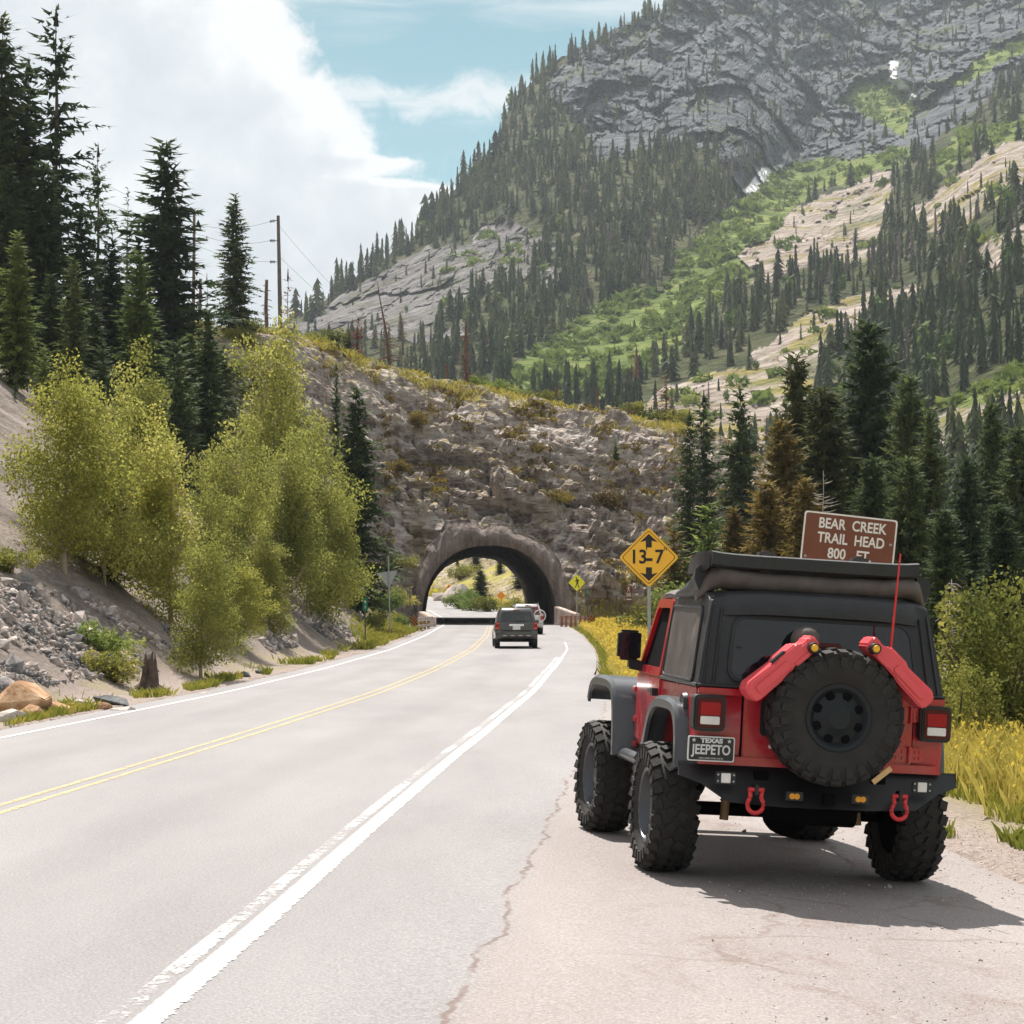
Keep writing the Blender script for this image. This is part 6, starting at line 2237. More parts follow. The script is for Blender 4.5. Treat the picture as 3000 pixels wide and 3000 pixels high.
e2 = Vector((b2.x, d2, z2))
cable([att[0], e2 + Vector((0, -.2, hp - 1.2)), W(-60, 330, 120)], .5, 'top power line running left from the bare utility pole')
cable([att[1], e2 + Vector((1.1, -.2, za)), W(-60, 430, 120)], .4, 'middle power line running left from the bare utility pole to the crossarm')
cable([att[2], e2 + Vector((0, -.2, za - .6)), W(-60, 560, 120)], .4, 'lowest power line running left from the bare utility pole')
cable([W(816, 660, d1), W(965, 830, 185)], .05, 'upper stay line slanting down right from the bare utility pole')
cable([W(817, 750, d1), W(940, 865, 185)], .05, 'lower stay line slanting down right from the bare utility pole')


# ================================================================== VEHICLES
def wheel(parent, loc, rad, wid, name='wheel', side=1, rim_r=0.27, lugs=True, rim_mat='rim', axis='x', steer=0.0, nl=26, holes=True, dusty=True, dish=.09):
    """tyre with tread blocks and a dished rim; side=+1: outer face towards +axis"""
    w = bpy.data.objects.new(name, None)
    COL.objects.link(w)
    w.empty_display_size = .2
    w.parent = parent
    w.location = loc
    w.rotation_euler = (0, 0, steer)
    h = wid / 2
    rt = rad - (.022 if lugs else .006)
    prof = [(-h * .72, rim_r), (-h * .86, rim_r + .03), (-h * 1.0, rim_r + (rt - rim_r) * .5), (-h * .98, rt - .07), (-h * .86, rt - .015), (-h * .6, rt), (0, rt + .004), (h * .6, rt), (h * .86, rt - .015), (h * .98, rt - .07),
            (h * 1.0, rim_r + (rt - rim_r) * .5), (h * .86, rim_r + .03), (h * .72, rim_r)]
    mb = MB().lathe(prof, 48, 'x')
    if lugs:
        for i in range(nl):
            for k, (xo, wl, ll, sk) in enumerate([(-.80, .40, .072, .25), (-.24, .40, .062, .5), (.24, .40, .062, -.5), (.80, .40, .072, -.25)]):
                a = 2 * math.pi * (i + (.5 if k in (1, 2) else 0) + (.25 if k > 1 else 0)) / nl
                rr = rt - (.018 if k in (0, 3) else 0.006)
                drop = .03 if k in (0, 3) else 0
                M3 = Matrix.Rotation(a, 3, 'X') @ Matrix.Rotation(sk, 3, 'Z')
                if k in (0, 3):
                    M3 = M3 @ Matrix.Rotation(.35 if k == 3 else -.35, 3, 'Y')
                c = Matrix.Rotation(a, 3, 'X') @ Vector((xo * h, 0, rr))
                mb.box(c, (wl * h * .95, ll * .95, .052), M3)
            a = 2 * math.pi * (i + .1) / nl      # side biters on the shoulder
            for sx in (-1, 1):
                M3 = Matrix.Rotation(a, 3, 'X')
                mb.box(M3 @ Vector((sx * h * .99, 0, rt - .075)), (.016, .05, .075), M3)
    o = mb.build('tyre', M['rubber_dust' if dusty else 'rubber'], w, True, angle=35)
    d = dish if holes else .03
    rp = [(h * .74, rim_r + .012), (h * .80, rim_r + .006), (h * .78, rim_r - .022), (h * .74 - d, rim_r - .055), (h * .74 - d, rim_r - .06), (h * .74 - d + .02, .12), (h * .74 - d + .055, .075), (h * .74 - d + .06, .0)]
    rp = [(side * t, r) for t, r in rp]
    r_ = MB().lathe(rp, 40, 'x').build('rim', M[rim_mat], w, True, angle=30)
    if holes:
        hb = MB()
        for i in range(8):
            a = 2 * math.pi * i / 8 + .39
            rc = (rim_r - .06 + .12) / 2 + .012
            cx = side * (h * .74 - d + .012)
            ring_ = [(cx + side * .004, rc * math.cos(a) + .031 * math.cos(b_), rc * math.sin(a) + .031 * math.sin(b_)) for b_ in [2 * math.pi * j / 14 for j in range(14)]]
            ring2 = [(cx - side * .02, y, z) for _, y, z in ring_]
            hb.add(ring_ + ring2, [tuple(range(14)), tuple(range(14, 28))[::-1]] + [(j, (j + 1) % 14, 14 + (j + 1) % 14, 14 + j) for j in range(14)])
        hb.build('rim_hole', M['void'], w)
    MB().lathe([(-h * .7 * side, .0), (-h * .7 * side, rim_r - .01), (h * .3 * side, rim_r - .01), (h * .3 * side, .0)], 24, 'x').build('brake_drum', M['void'], w)
    return w


def build_offroader():
    g = thing('off_road_vehicle', 'red two door off-road vehicle with folded soft top and spare wheel on the pull-out', 'car')
    X0, Y0, yaw, roll = 1.985, 15.0, R(7.8), math.atan(.0577)
    o0 = X0 - float(xc(Y0))
    g.location = (X0, Y0, float(lane_z(np.array(o0), np.array(Y0))) + .002)
    g.rotation_mode = 'QUATERNION'
    g.rotation_quaternion = (Matrix.Rotation(roll, 3, 'Y') @ Matrix.Rotation(yaw, 3, 'Z')).to_quaternion()
    WB = 2.46
    # ---- tub
    def hw(y): return float(np.interp(y, [-.8, .6, 1.75, 3.0], [.895, .850, .80, .73]))
    def shell(poly, name, mat, inset=0.0, bev=.025, seg=3):
        mb = MB()
        n = len(poly)
        V = [(-(hw(y) - inset), y, z) for y, z in poly] + [(hw(y) - inset, y, z) for y, z in poly]
        Fc = [tuple(range(n)), tuple(range(n, 2 * n))[::-1]] + [(i, i + n, (i + 1) % n + n, (i + 1) % n) for i in range(n)]
        mb.add(V, Fc)
        return mb.build(name, mat, g, True, bevel=bev, seg=seg, angle=50)
    tub = [(-.775, .86), (-.79, 1.0), (-.785, 1.36), (-.76, 1.385), (1.72, 1.37), (1.75, 1.33), (1.75, .80), (.78, .78), (.64, .82), (.50, 1.06), (.38, 1.16), (-.32, 1.16), (-.46, 1.06), (-.58, .86)]
    body = shell(tub, 'body', M['red'])
    # hood, nose and grille
    nose = [(1.752, .95), (1.752, 1.36), (1.80, 1.385), (2.55, 1.36), (2.86, 1.32), (2.93, 1.26), (2.95, .90)]
    mb = MB()
    n = len(nose)
    hwn = lambda y: float(np.interp(y, [1.75, 2.95], [.70, .56]))
    V = [(-hwn(y), y, z) for y, z in nose] + [(hwn(y), y, z) for y, z in nose]
    mb.add(V, [tuple(range(n)), tuple(range(n, 2 * n))[::-1]] + [(i, i + n, (i + 1) % n + n, (i + 1) % n) for i in range(n)])
    mb.build('hood', M['red'], g, True, bevel=.03, seg=3, angle=50)
    MB().box((0, 2.965, 1.09), (1.0, .03, .34)).build('grille', M['red'], g, True, bevel=.01)
    mb = MB()
    for k in range(7):
        mb.box(((k - 3) * .085, 2.983, 1.10), (.045, .01, .25))
    mb.build('grille_slots', M['void'], g)
    for sx in (-1, 1):
        MB().lathe([(2.985, 0.0), (2.99, .07), (2.975, .085), (2.96, .09)], 20, 'y', (sx * .42, 0, 1.12)).build('headlight', M['white_lens'], g, True)
    MB().box((0, 3.12, .78), (1.45, .16, .2)).build('front_bumper', M['black_plastic'], g, True, bevel=.03)
    # chassis, axles, underside
    mb = MB()
    for sx in (-1, 1):
        mb.box((sx * .42, 1.1, .74), (.10, 3.9, .14))
    mb.box((0, -.62, .72), (.95, .1, .14)).box((0, 1.2, .70), (.9, 1.0, .10)).box((0, .2, .84), (1.5, 1.9, .05))
    mb.build('chassis', M['void'], g)
    for yy in (0.0, WB):
        mb = MB().tube([(-.74, yy, .465), (.74, yy, .465)], .05, 12)
        mb.lathe([(-.19, .03), (-.15, .11), (-.06, .165), (.06, .165), (.15, .11), (.19, .03)], 20, 'y', (.0 if yy == 0 else -.2, yy - .02, .455))
        mb.build('axle', M['void'], g, True)
    mb = MB()
    mb.lathe([(-.32, .0), (-.32, .12), (.32, .12), (.32, .0)], 20, 'x', (.06, -.42, .53))
    mb.tube([(.3, -.42, .53), (.42, -.5, .56), (.44, -.7, .56)], .03, 8)
    mb.build('muffler', M['void'], g, True)
    for sx in (-1, 1):
        MB().tube([(sx * .50, -.16, .40), (sx * .46, -.10, .86)], .034, 10).build('shock_absorber', simple('tan_shock', (.30, .19, .09), .5) if sx < 0 else bpy.data.materials['tan_shock'], g, True)
        mb = MB()
        mb.tube([(sx * .40 + .07 * math.cos(a), .05 + .07 * math.sin(a), .50 + a * .0085) for a in [k * .5 for k in range(62)]], .012, 5)
        mb.build('coil_spring', M['void'], g, True)
    mb = MB().box((0, 0, 0), (.1, .1, .1))
    # inner wheel wells
    mb = MB()
    for sx in (-1, 1):
        mb.box((sx * .54, .03, 1.02), (.30, .98, .26)).box((sx * .52, WB, 1.0), (.26, 1.1, .24))
    mb.build('wheel_well', M['void'], g)
    # rock sliders
    for sx in (-1, 1):
        MB().tube([(sx * .80, .66, .74), (sx * .90, .74, .72), (sx * .90, 1.80, .72), (sx * .80, 1.88, .74)], .048, 12).build('rock_slider', M['flare'], g, True)
    # ---- wheels
    for sx in (-1, 1):
        wheel(g, (sx * .915, 0, .468), .47, .33, side=sx)
        wheel(g, (sx * .895, WB, .468), .47, .33, side=sx, steer=R(3))
    # ---- fenders
    def flare(path, yc, x0, x1, name='fender_flare'):
        for sx in (-1, 1):
            mb = MB()
            n = len(path)
            V = []
            for i, (y, z) in enumerate(path):
                # inward normal towards the wheel centre
                vy, vz = -y, .62 - z
                l = math.hypot(vy, vz)
                ny, nz = vy / l * .055, vz / l * .055
                xi = x0 + (.02 if 0 < i < n - 1 else 0)
                V += [(sx * x0, y + yc, z), (sx * (x1 - .03), y + yc, z + .004), (sx * x1, y + yc + ny * .4, z + nz * .4), (sx * x1, y + yc + ny * 1.5, z + nz * 1.5), (sx * (x1 - .025), y + yc + ny * 1.6, z + nz * 1.6),
                      (sx * (x1 - .025), y + yc + ny * .9, z + nz * .9), (sx * x0, y + yc + ny * .9, z + nz * .9)]
            m_ = 7
            Fc = []
            for i in range(n - 1):
                for k in range(m_):
                    Fc.append((i * m_ + k, i * m_ + (k + 1) % m_, (i + 1) * m_ + (k + 1) % m_, (i + 1) * m_ + k))
            Fc += [tuple(range(m_))[::-1], tuple((n - 1) * m_ + k for k in range(m_))]
            mb.add(V, Fc)
            mb.build(name, M['flare'], g, True, angle=38)
    def smooth_path(pts, k=3):
        for _ in range(k):
            q = [pts[0]]
            for a, b_ in zip(pts[:-1], pts[1:]):
                q += [(a[0] * .75 + b_[0] * .25, a[1] * .75 + b_[1] * .25), (a[0] * .25 + b_[0] * .75, a[1] * .25 + b_[1] * .75)]
            q.append(pts[-1])
            pts = q
        return pts
    flare(smooth_path([(-.62, .80), (-.60, 1.02), (-.52, 1.20), (-.36, 1.265), (.22, 1.27), (.44, 1.17), (.60, .92), (.70, .80)], 2), 0, .83, .985)
    flare(smooth_path([(-.74, .70), (-.70, .96), (-.62, 1.20), (-.46, 1.315), (.30, 1.32), (.52, 1.25), (.60, 1.12)], 2), WB, .66, .985)
    # fender hinges / bolts on the left body side
    for yy, zz in ((1.80, 1.24), (1.70, 1.00), (1.70, .80)):
        for sx in (-1, 1):
            MB().box((sx * (hw(yy) + .012), yy, zz), (.03, .11, .055)).build('door_hinge', M['red'], g, True, bevel=.01)
    # ---- soft top greenhouse
    zt = 2.045
    sec = []
    def loft(rows, name, mat, cap=True, smooth=True, bev=0.0, parent=g, angle=45):
        mb = MB()
        n = len(rows[0])
        V = [p for r_ in rows for p in r_]
        Fc = []
        for i in range(len(rows) - 1):
            for k in range(n):
                Fc.append((i * n + k, i * n + (k + 1) % n, (i + 1) * n + (k + 1) % n, (i + 1) * n + k))
        if cap:
            Fc += [tuple(range(n))[::-1], tuple((len(rows) - 1) * n + k for k in range(n))]
        mb.add(V, Fc)
        return mb.build(name, mat, parent, smooth, bevel=bev, angle=angle)
    def sect(y0, y1, wb, wt, zb, ztop, crown=.02):
        """closed cross-section; the section plane leans from y0 (belt) to y1 (roof)"""
        L = []
        side = [(0, 1.0), (.25, .985), (.5, .955), (.75, .91), (.90, .865), (.965, .80), (1.0, .70)]
        pts = [(-wb + (wb - wt) * f ** 1.15, f) for f in (0, .3, .6, .85, .94)] + [(-wt + .04, .985), (-wt + .12, 1.0), (-wt * .4, 1.0), (wt * .4, 1.0), (wt - .12, 1.0), (wt - .04, .985)] + \
              [(wb - (wb - wt) * f ** 1.15, f) for f in (.94, .85, .6, .3, 0)]
        for x, f in pts:
            z = zb + (ztop - zb) * f + (crown * (1 - (x / wt) ** 2) if f >= .98 else 0)
            L.append((x, y0 + (y1 - y0) * f, z))
        return L
    loft([sect(-.775, -.655, .888, .785, 1.375, zt - .03), sect(-.60, -.52, .885, .79, 1.375, zt), sect(.0, .0, .87, .785, 1.375, zt), sect(.60, .60, .848, .77, 1.375, zt - .015)], 'soft_top', M['fabric'], angle=35)
    # fabric skirt seam along the belt
    mb = MB()
    for sx in (-1, 1):
        mb.tube([(sx * .892, -.77, 1.385), (sx * .858, .6, 1.385)], .014, 8)
    mb.tube([(-.892, -.787, 1.385), (.892, -.787, 1.385)], .014, 8)
    mb.build('belt_rail', M['black_plastic'], g, True)
    # rear window panel, flush in the leaning back
    def rear_pt(x, z, off=.0):
        f = (z - 1.375) / (zt - .03 - 1.375)
        return (x, -.775 + .12 * f - off, z)
    def rear_panel(poly, name, mat, off, th=.006):
        mb = MB()
        n = len(poly)
        V = [rear_pt(x, z, off) for x, z in poly] + [rear_pt(x, z, off - th) for x, z in poly]
        mb.add(V, [tuple(range(n)), tuple(range(n, 2 * n))[::-1]] + [(i, i + n, (i + 1) % n + n, (i + 1) % n) for i in range(n)])
        return mb.build(name, mat, g)
    wpoly = rounded([(-.66, 1.445), (.68, 1.445), (.635, 1.865), (-.615, 1.865)], .10, 7)
    rear_panel(wpoly, 'rear_window', M['glass'], .006)
    fr = rounded([(-.69, 1.42), (.71, 1.42), (.66, 1.888), (-.64, 1.888)], .12, 7)
    mb = MB()
    n = len(fr)
    V = [rear_pt(x, z, .014) for x, z in fr] + [rear_pt(x, z, .014) for x, z in wpoly] + [rear_pt(x, z, .0) for x, z in fr] + [rear_pt(x, z, .004) for x, z in wpoly]
    Fc = []
    for i in range(n):
        j = (i + 1) % n
        Fc += [(i, j, n + j, n + i), (i, 2 * n + i, 2 * n + j, j), (n + i, n + j, 3 * n + j, 3 * n + i)]
    mb.add(V, Fc)
    mb.build('rear_window_frame', M['black_plastic'], g, True, angle=30)
    # side seams of the back, zips
    for sx in (-1, 1):
        mb = MB()
        mb.tube([rear_pt(sx * .78, 1.39, .008), rear_pt(sx * .72, 1.93, .010)], .010, 6)
        mb.tube([rear_pt(sx * .85, 1.39, .006), rear_pt(sx * .772, 1.95, .010)], .008, 6)
        mb.build('seam', M['black_plastic'], g, True)
    # roof band over the back window
    rows = []
    for k, x in enumerate(np.linspace(-.80, .80, 13)):
        e = abs(x) / .80
        dz = -.035 * e ** 4
        dy = .10 * e ** 6
        ws = [(-.715, 1.895), (-.735, 1.90), (-.732, 1.96), (-.70, 2.035), (-.62, 2.068), (-.45, 2.075), (-.42, 2.05), (-.60, 1.90)]
        rows.append([(x, y + dy, z + dz) for y, z in ws])
    loft(rows, 'roof_band', M['fabric'], angle=50)
    # quarter windows (dusty plastic) set in the soft-top sides
    for sx in (-1, 1):
        q = rounded([(-.60, 1.41), (.56, 1.41), (.56, 1.93), (-.50, 1.93)], .06, 4)
        def sp(y, z, off):
            f = (z - 1.375) / (zt - 1.375)
            wb = float(np.interp(y, [-.775, -.6, 0, .6], [.888, .885, .87, .848]))
            wt = float(np.interp(y, [-.775, -.6, 0, .6], [.785, .79, .785, .77]))
            return (sx * (wb - (wb - wt) * f ** 1.15 + off), y, z)
        n = len(q)
        mb = MB()
        V = [sp(y, z, .006) for y, z in q] + [sp(y, z, -.006) for y, z in q]
        mb.add(V, [tuple(range(n)), tuple(range(n, 2 * n))[::-1]] + [(i, i + n, (i + 1) % n + n, (i + 1) % n) for i in range(n)])
        mb.build('quarter_window', M['glass_dusty'], g)
        mb = MB()
        mb.tube([sp(y, z, .006) for y, z in q] + [sp(*q[0], .006)], .012, 6)
        mb.build('quarter_window_seam', M['fabric'], g, True)
    # doors: red skins with framed windows
    for sx in (-1, 1):
        d = thing('door', None, None)
        d.parent = g
        out = [(.63, .86), (.63, 1.955), (.70, 1.985), (1.30, 1.975), (1.36, 1.93), (1.74, 1.40), (1.735, .86)]
        def dp(y, z, off=0.0):
            f = max(0, (z - 1.375) / .61)
            return (sx * (hw(y) + .012 - (.085 + .0) * f + off), y, z)
        skin = [(.63, .84), (.63, 1.385), (1.735, 1.385), (1.735, .84)]
        mb = MB()
        V = [dp(y, z) for y, z in skin] + [dp(y, z, -.03) for y, z in skin]
        mb.add(V, [(0, 1, 2, 3), (7, 6, 5, 4)] + [(i, i + 4, (i + 1) % 4 + 4, (i + 1) % 4) for i in range(4)])
        mb.build('door_skin', M['red'], d, True, bevel=.012)
        fo = rounded([(.63, 1.386), (.63, 1.985), (1.30, 1.985), (1.725, 1.386)], .07, 4)
        fi = rounded([(.70, 1.45), (.70, 1.915), (1.275, 1.915), (1.615, 1.45)], .05, 4)
        n = len(fo)
        mb = MB()
        V = [dp(y, z, .004) for y, z in fo] + [dp(y, z, .004) for y, z in fi] + [dp(y, z, -.045) for y, z in fo] + [dp(y, z, -.045) for y, z in fi]
        Fc = []
        for i in range(n):
            j = (i + 1) % n
            Fc += [(i, j, n + j, n + i), (2 * n + i, 3 * n + i, 3 * n + j, 2 * n + j), (i, 2 * n + i, 2 * n + j, j), (n + i, n + j, 3 * n + j, 3 * n + i)]
        mb.add(V, Fc)
        mb.build('window_frame', M['red'], d, True, angle=30)
        mb = MB()
        V = [dp(y, z, -.03) for y, z in fi] + [dp(y, z, -.036) for y, z in fi]
        mb.add(V, [tuple(range(n)), tuple(range(n, 2 * n))[::-1]] + [(i, i + n, (i + 1) % n + n, (i + 1) % n) for i in range(n)])
        mb.build('window', M['void'], d)
        MB().tube([dp(.74, 1.27, .03), dp(.90, 1.27, .03)], .02, 8).box(dp(.72, 1.265, .02), (.05, .07, .06)).build('handle', M['black_plastic'], d, True)
        # mirror
        mb = MB()
        mb.box((sx * .93, 1.55, 1.60), (.19, .10, .245))
        o = mb.build('mirror', M['black_plastic'], g, True, bevel=.028, seg=3)
        MB().hexa([(sx * .74, 1.50, 1.385), (sx * .93, 1.50, 1.41), (sx * .93, 1.60, 1.41), (sx * .74, 1.62, 1.385), (sx * .74, 1.50, 1.46), (sx * .93, 1.50, 1.50), (sx * .93, 1.60, 1.50), (sx * .74, 1.62, 1.46)]).build('mirror_arm', M['black_plastic'], g, True, bevel=.015)
        MB().box((sx * .93, 1.496, 1.60), (.165, .006, .205)).build('mirror_glass', M['glass'], g, True, bevel=.002)
    # windscreen frame + front roof header
    mb = MB()
    for sx in (-1, 1):
        mb.tube([(sx * .755, 1.76, 1.37), (sx * .69, 1.36, 1.99)], .035, 8)
    mb.tube([(-.655, 1.36, 1.99), (.655, 1.36, 1.99)], .04, 8)
    mb.build('windscreen_frame', M['red'], g, True)
    MB().hexa([(-.69, 1.745, 1.39), (.69, 1.745, 1.39), (.69, 1.755, 1.38), (-.69, 1.755, 1.38), (-.63, 1.345, 1.98), (.63, 1.345, 1.98), (.63, 1.36, 1.98), (-.63, 1.36, 1.98)]).build('windscreen', M['void'], g)
    rows = []
    for y, wt, z in ((.58, .77, 2.035), (.9, .755, 2.05), (1.2, .735, 2.04), (1.40, .71, 2.01)):
        rows.append([(-wt, y, z - .055), (-wt - .004, y, z - .02), (-wt + .05, y, z + .012), (0, y, z + .03), (wt - .05, y, z + .012), (wt + .004, y, z - .02), (wt, y, z - .055)])
    loft(rows, 'roof_header', M['dusty_lit_fabric'], angle=40)
    MB().box((0, 1.0, 1.70), (1.28, .68, .62)).build('cabin_interior', M['void'], g)
    # folded soft-top: big roll with flared ends + folded front bow standing on it
    rows = []
    for x in np.linspace(-.84, .84, 25):
        e = abs(x) / .84
        r_ = .078 + .022 * e ** 4 - .05 * max(0, (e - .93) / .07)
        cz = 2.125 + .03 * max(0, (e - .55) / .3) * (1 - max(0, (e - .85) / .15)) - .10 * max(0, (e - .86) / .14) ** 1.5
        cy = -.50 + .13 * max(0, (e - .8) / .2)
        wv = .008 * math.sin(x * 23) * e
        rows.append([(x, cy + r_ * 1.25 * math.cos(a), cz + wv + r_ * math.sin(a)) for a in [2 * math.pi * k / 14 for k in range(14)]])
    loft(rows, 'folded_roof', M['dusty_lit_fabric'], angle=60)
    # fabric web falling from the roll to the side header
    for sx in (-1, 1):
        rows = []
        for k in range(7):
            f = k / 6
            y = -.44 + .92 * f
            z = 2.13 - .11 * f ** .7
            x = sx * (.79 - .015 * f)
            rad = .085 * (1 - f) + .028
            rows.append([(x + rad * .75 * math.cos(a) + .012 * math.sin(5 * f + 2 * a), y, z + rad * math.sin(a)) for a in [2 * math.pi * j / 10 for j in range(10)]])
        loft(rows, 'fabric_fold', M['fabric'], angle=60)
    rows = []
    for x in np.linspace(-.79, .73, 17):
        e = abs(x + .03) / .76
        up = .015 * e ** 8
        rows.append([(x, -.60, 2.225 + up), (x, -.585, 2.212 + up), (x, -.02, 2.175 - .01 * e), (x, .02, 2.20), (x, .0, 2.285 + up), (x, -.10, 2.318 + up), (x, -.56, 2.318 + up), (x, -.60, 2.308 + up)])
    loft(rows, 'folded_bow', M['fabric'], bev=.0, angle=30)
    # pointed left/right corner flaps of the bow
    for sx in (-1, 1):
        MB().hexa([(sx * .76 - .03, -.55, 2.20), (sx * .80 - .03, -.45, 2.16), (sx * .83 - .03, -.10, 2.15), (sx * .76 - .03, -.02, 2.18), (sx * .76 - .03, -.58, 2.31), (sx * .79 - .03, -.5, 2.345), (sx * .82 - .03, -.15, 2.28), (sx * .76 - .03, .0, 2.28)]).build('bow_flap', M['fabric'], g, True, bevel=.012)
    for x in (-.36, .33):
        MB().box((x, -.44, 2.331), (.12, .10, .03)).box((x, -.44, 2.351), (.06, .05, .02)).build('bow_latch', M['dusty_lit_fabric'], g, True, bevel=.006)
    # ---- tailgate and fittings
    rp = rounded([(-.56, .875), (.66, .875), (.66, 1.362), (-.56, 1.362)], .03, 3)
    MB().prism(rp, 'y', -.815, -.78).build('tailgate', M['red'], g, True, bevel=.008, seg=2)
    gp = rounded([(-.572, .865), (.672, .865), (.672, 1.374), (-.572, 1.374)], .03, 3)
    MB().prism(gp, 'y', -.794, -.78).build('tailgate_gap', M['void'], g)
    MB().prism(rounded([(-.888, 1.325), (.888, 1.325), (.888, 1.372), (-.888, 1.372)], .015, 3), 'y', -.824, -.782).build('tailgate_ledge', M['red'], g, True, bevel=.006)
    MB().prism(rounded([(-.88, .845), (.88, .845), (.85, .905), (-.85, .905)], .02, 3), 'y', -.835, -.79).build('lower_sill', M['red'], g, True, bevel=.012)
    MB().prism(rounded([(-.445, 1.06), (-.375, 1.06), (-.375, 1.31), (-.445, 1.31)], .03, 4), 'y', -.845, -.815).build('tailgate_handle', M['black_plastic'], g, True, bevel=.008)
    for z in (1.255, .975):
        mb = MB()
        mb.prism(rounded([(.50, z - .05), (.74, z - .05), (.74, z + .05), (.50, z + .05)], .025, 3), 'y', -.832, -.814)
        mb.tube([(.637, -.835, z - .058), (.637, -.835, z + .058)], .017, 10)
        for x in (.545, .59, .685, .715):
            mb.lathe([(-.842, .0), (-.842, .009), (-.83, .011)], 8, 'y', (x, 0, z - .022)).lathe([(-.842, .0), (-.842, .009), (-.83, .011)], 8, 'y', (x, 0, z + .022))
        mb.build('tailgate_hinge', M['red'], g, True, angle=30)
    for x, z in ((-.335, 1.27), (-.335, 1.205), (-.36, .985)):
        MB().lathe([(-.828, .0), (-.828, .013), (-.814, .015)], 12, 'y', (x, 0, z)).build('bolt', M['white_lens'], g, True)
    # tail lights
    for sx in (-1, 1):
        x = sx * .812 - .005
        t = thing('tail_light', None, None)
        t.parent = g
        MB().prism(rounded([(x - .113, 1.075), (x + .113, 1.075), (x + .113, 1.325), (x - .113, 1.325)], .045, 5), 'y', -.885, -.76).build('housing', M['black_plastic'], t, True, bevel=.012)
        MB().prism(rounded([(x - .092, 1.098), (x + .092, 1.098), (x + .092, 1.302), (x - .092, 1.302)], .03, 5), 'y', -.893, -.884).build('outer_lens', M['dark_red_lens'], t, True, bevel=.003)
        MB().prism(rounded([(x - .07, 1.185), (x + .07, 1.185), (x + .07, 1.275), (x - .07, 1.275)], .012, 3), 'y', -.899, -.892).build('brake_lens', M['red_lens'], t, True, bevel=.002)
        MB().prism(rounded([(x - .068, 1.122), (x + .068, 1.122), (x + .068, 1.178), (x - .068, 1.178)], .008, 3), 'y', -.900, -.892).build('reverse_lens', M['white_lens'], t, True, bevel=.002)
    # fuel filler on the left side
    MB().lathe([(-.908, .0), (-.922, .03), (-.918, .075), (-.88, .085)], 20, 'x', (0, -.42, 1.235)).build('fuel_filler', M['black_plastic'], g, True)
    # number plate
    t = thing('licence_plate', None, None)
    t.parent = g
    t.location = (-.80, -.905, .955)
    t.rotation_euler = (0, R(0), 0)
    pw, ph = .165, .086
    MB().prism(rounded([(-pw, -ph), (pw, -ph), (pw, ph), (-pw, ph)], .016, 4), 'y', 0, .012).build('plate_frame', M['plate_silver'], t)
    MB().prism(rounded([(-pw + .009, -ph + .009), (pw - .009, -ph + .009), (pw - .009, ph - .009), (-pw + .009, ph - .009)], .012, 4), 'y', -.002, 0).build('plate_face', M['plate_black'], t)
    for key, z in (('texas', .055), ('plate', -.008), ('sub', -.065)):
        child_text(key, t, (0, -.0045, z), M['plate_silver'])
    sm = MB()
    for sx in (-1, 1):
        st = [(sx * .125 + (.016 if k % 2 == 0 else .007) * math.sin(2 * math.pi * k / 10), .057 + (.016 if k % 2 == 0 else .007) * math.cos(2 * math.pi * k / 10)) for k in range(10)]
        sm.prism(st, 'y', -.0045, -.002)
    sm.build('star', M['plate_silver'], t)
    MB().box((-.80, -.85, .955), (.16, .09, .09)).build('plate_bracket', M['black_plastic'], g)
    # ---- bumper
    bp = [(-1.0, .86), (1.0, .86), (1.0, .76), (.84, .71), (.66, .60), (.30, .585), (-.30, .585), (-.66, .60), (-.84, .71), (-1.0, .76)]
    mb = MB()
    n = len(bp)
    yb = lambda x: -.99 + .16 * max(0, (abs(x) - .6) / .37)
    V = [(x, yb(x) + (.03 if z > .85 else 0), z - (.012 if z > .85 else 0)) for x, z in bp] + [(x, -.79, z) for x, z in bp]
    mb.add(V, [tuple(range(n)), tuple(range(n, 2 * n))[::-1]] + [(i, i + n, (i + 1) % n + n, (i + 1) % n) for i in range(n)])
    mb.build('rear_bumper', M['black_plastic'], g, True, bevel=.012)
    for sx in (-1, 1):
        x = sx * .70
        y = yb(x) - .004
        l = thing('bumper_light', None, None)
        l.parent = g
        MB().box((x, y, .765), (.145, .02, .085)).build('light_bezel', M['black_plastic'], l, True, bevel=.006)
        MB().box((x, y - .011, .765), (.066, .008, .066)).build('lens', M['white_lens'], l, True, bevel=.003)
        sb = MB()
        for dx in (-.055, .055):
            for dz in (-.022, .022):
                sb.lathe([(y - .014, 0), (y - .014, .007), (y - .009, .008)], 8, 'y', (x + dx, 0, .765 + dz))
        sb.build('screws', M['steel'], l)
        x = sx * .235 + .015
        y = yb(x) - .003
        l = thing('amber_light', None, None)
        l.parent = g
        MB().box((x, y, .665), (.125, .012, .062)).build('light_bezel', M['black_plastic'], l, True, bevel=.004)
        MB().lathe([(y - .012, 0), (y - .012, .019), (y - .005, .022)], 14, 'y', (x - .017, 0, .665)).lathe([(y - .012, 0), (y - .012, .019), (y - .005, .022)], 14, 'y', (x + .017, 0, .665)).build('lens', M['amber'], l, True)
        # shackles
        x = sx * .50 if sx < 0 else .52
        y = yb(x) - .035
        MB().box((x, y + .02, .70), (.028, .08, .07)).build('shackle_tab', M['black_plastic'], g, True, bevel=.005)
        sh = MB()
        pts = [(x - .036, y, .715)] + [(x - .040, y, .68), (x - .038, y, .65)] + [(x + .056 * math.sin(a), y, .60 + .056 * math.cos(a) * 1.05) for a in [R(-48 - k * 22) for k in range(13)]] + [(x + .038, y, .65), (x + .040, y, .68), (x + .036, y, .715)]
        sh.tube(pts, .0155, 8)
        sh.tube([(x - .055, y, .70), (x + .055, y, .70)], .015, 8)
        sh.build('shackle', M['shackle'], g, True)
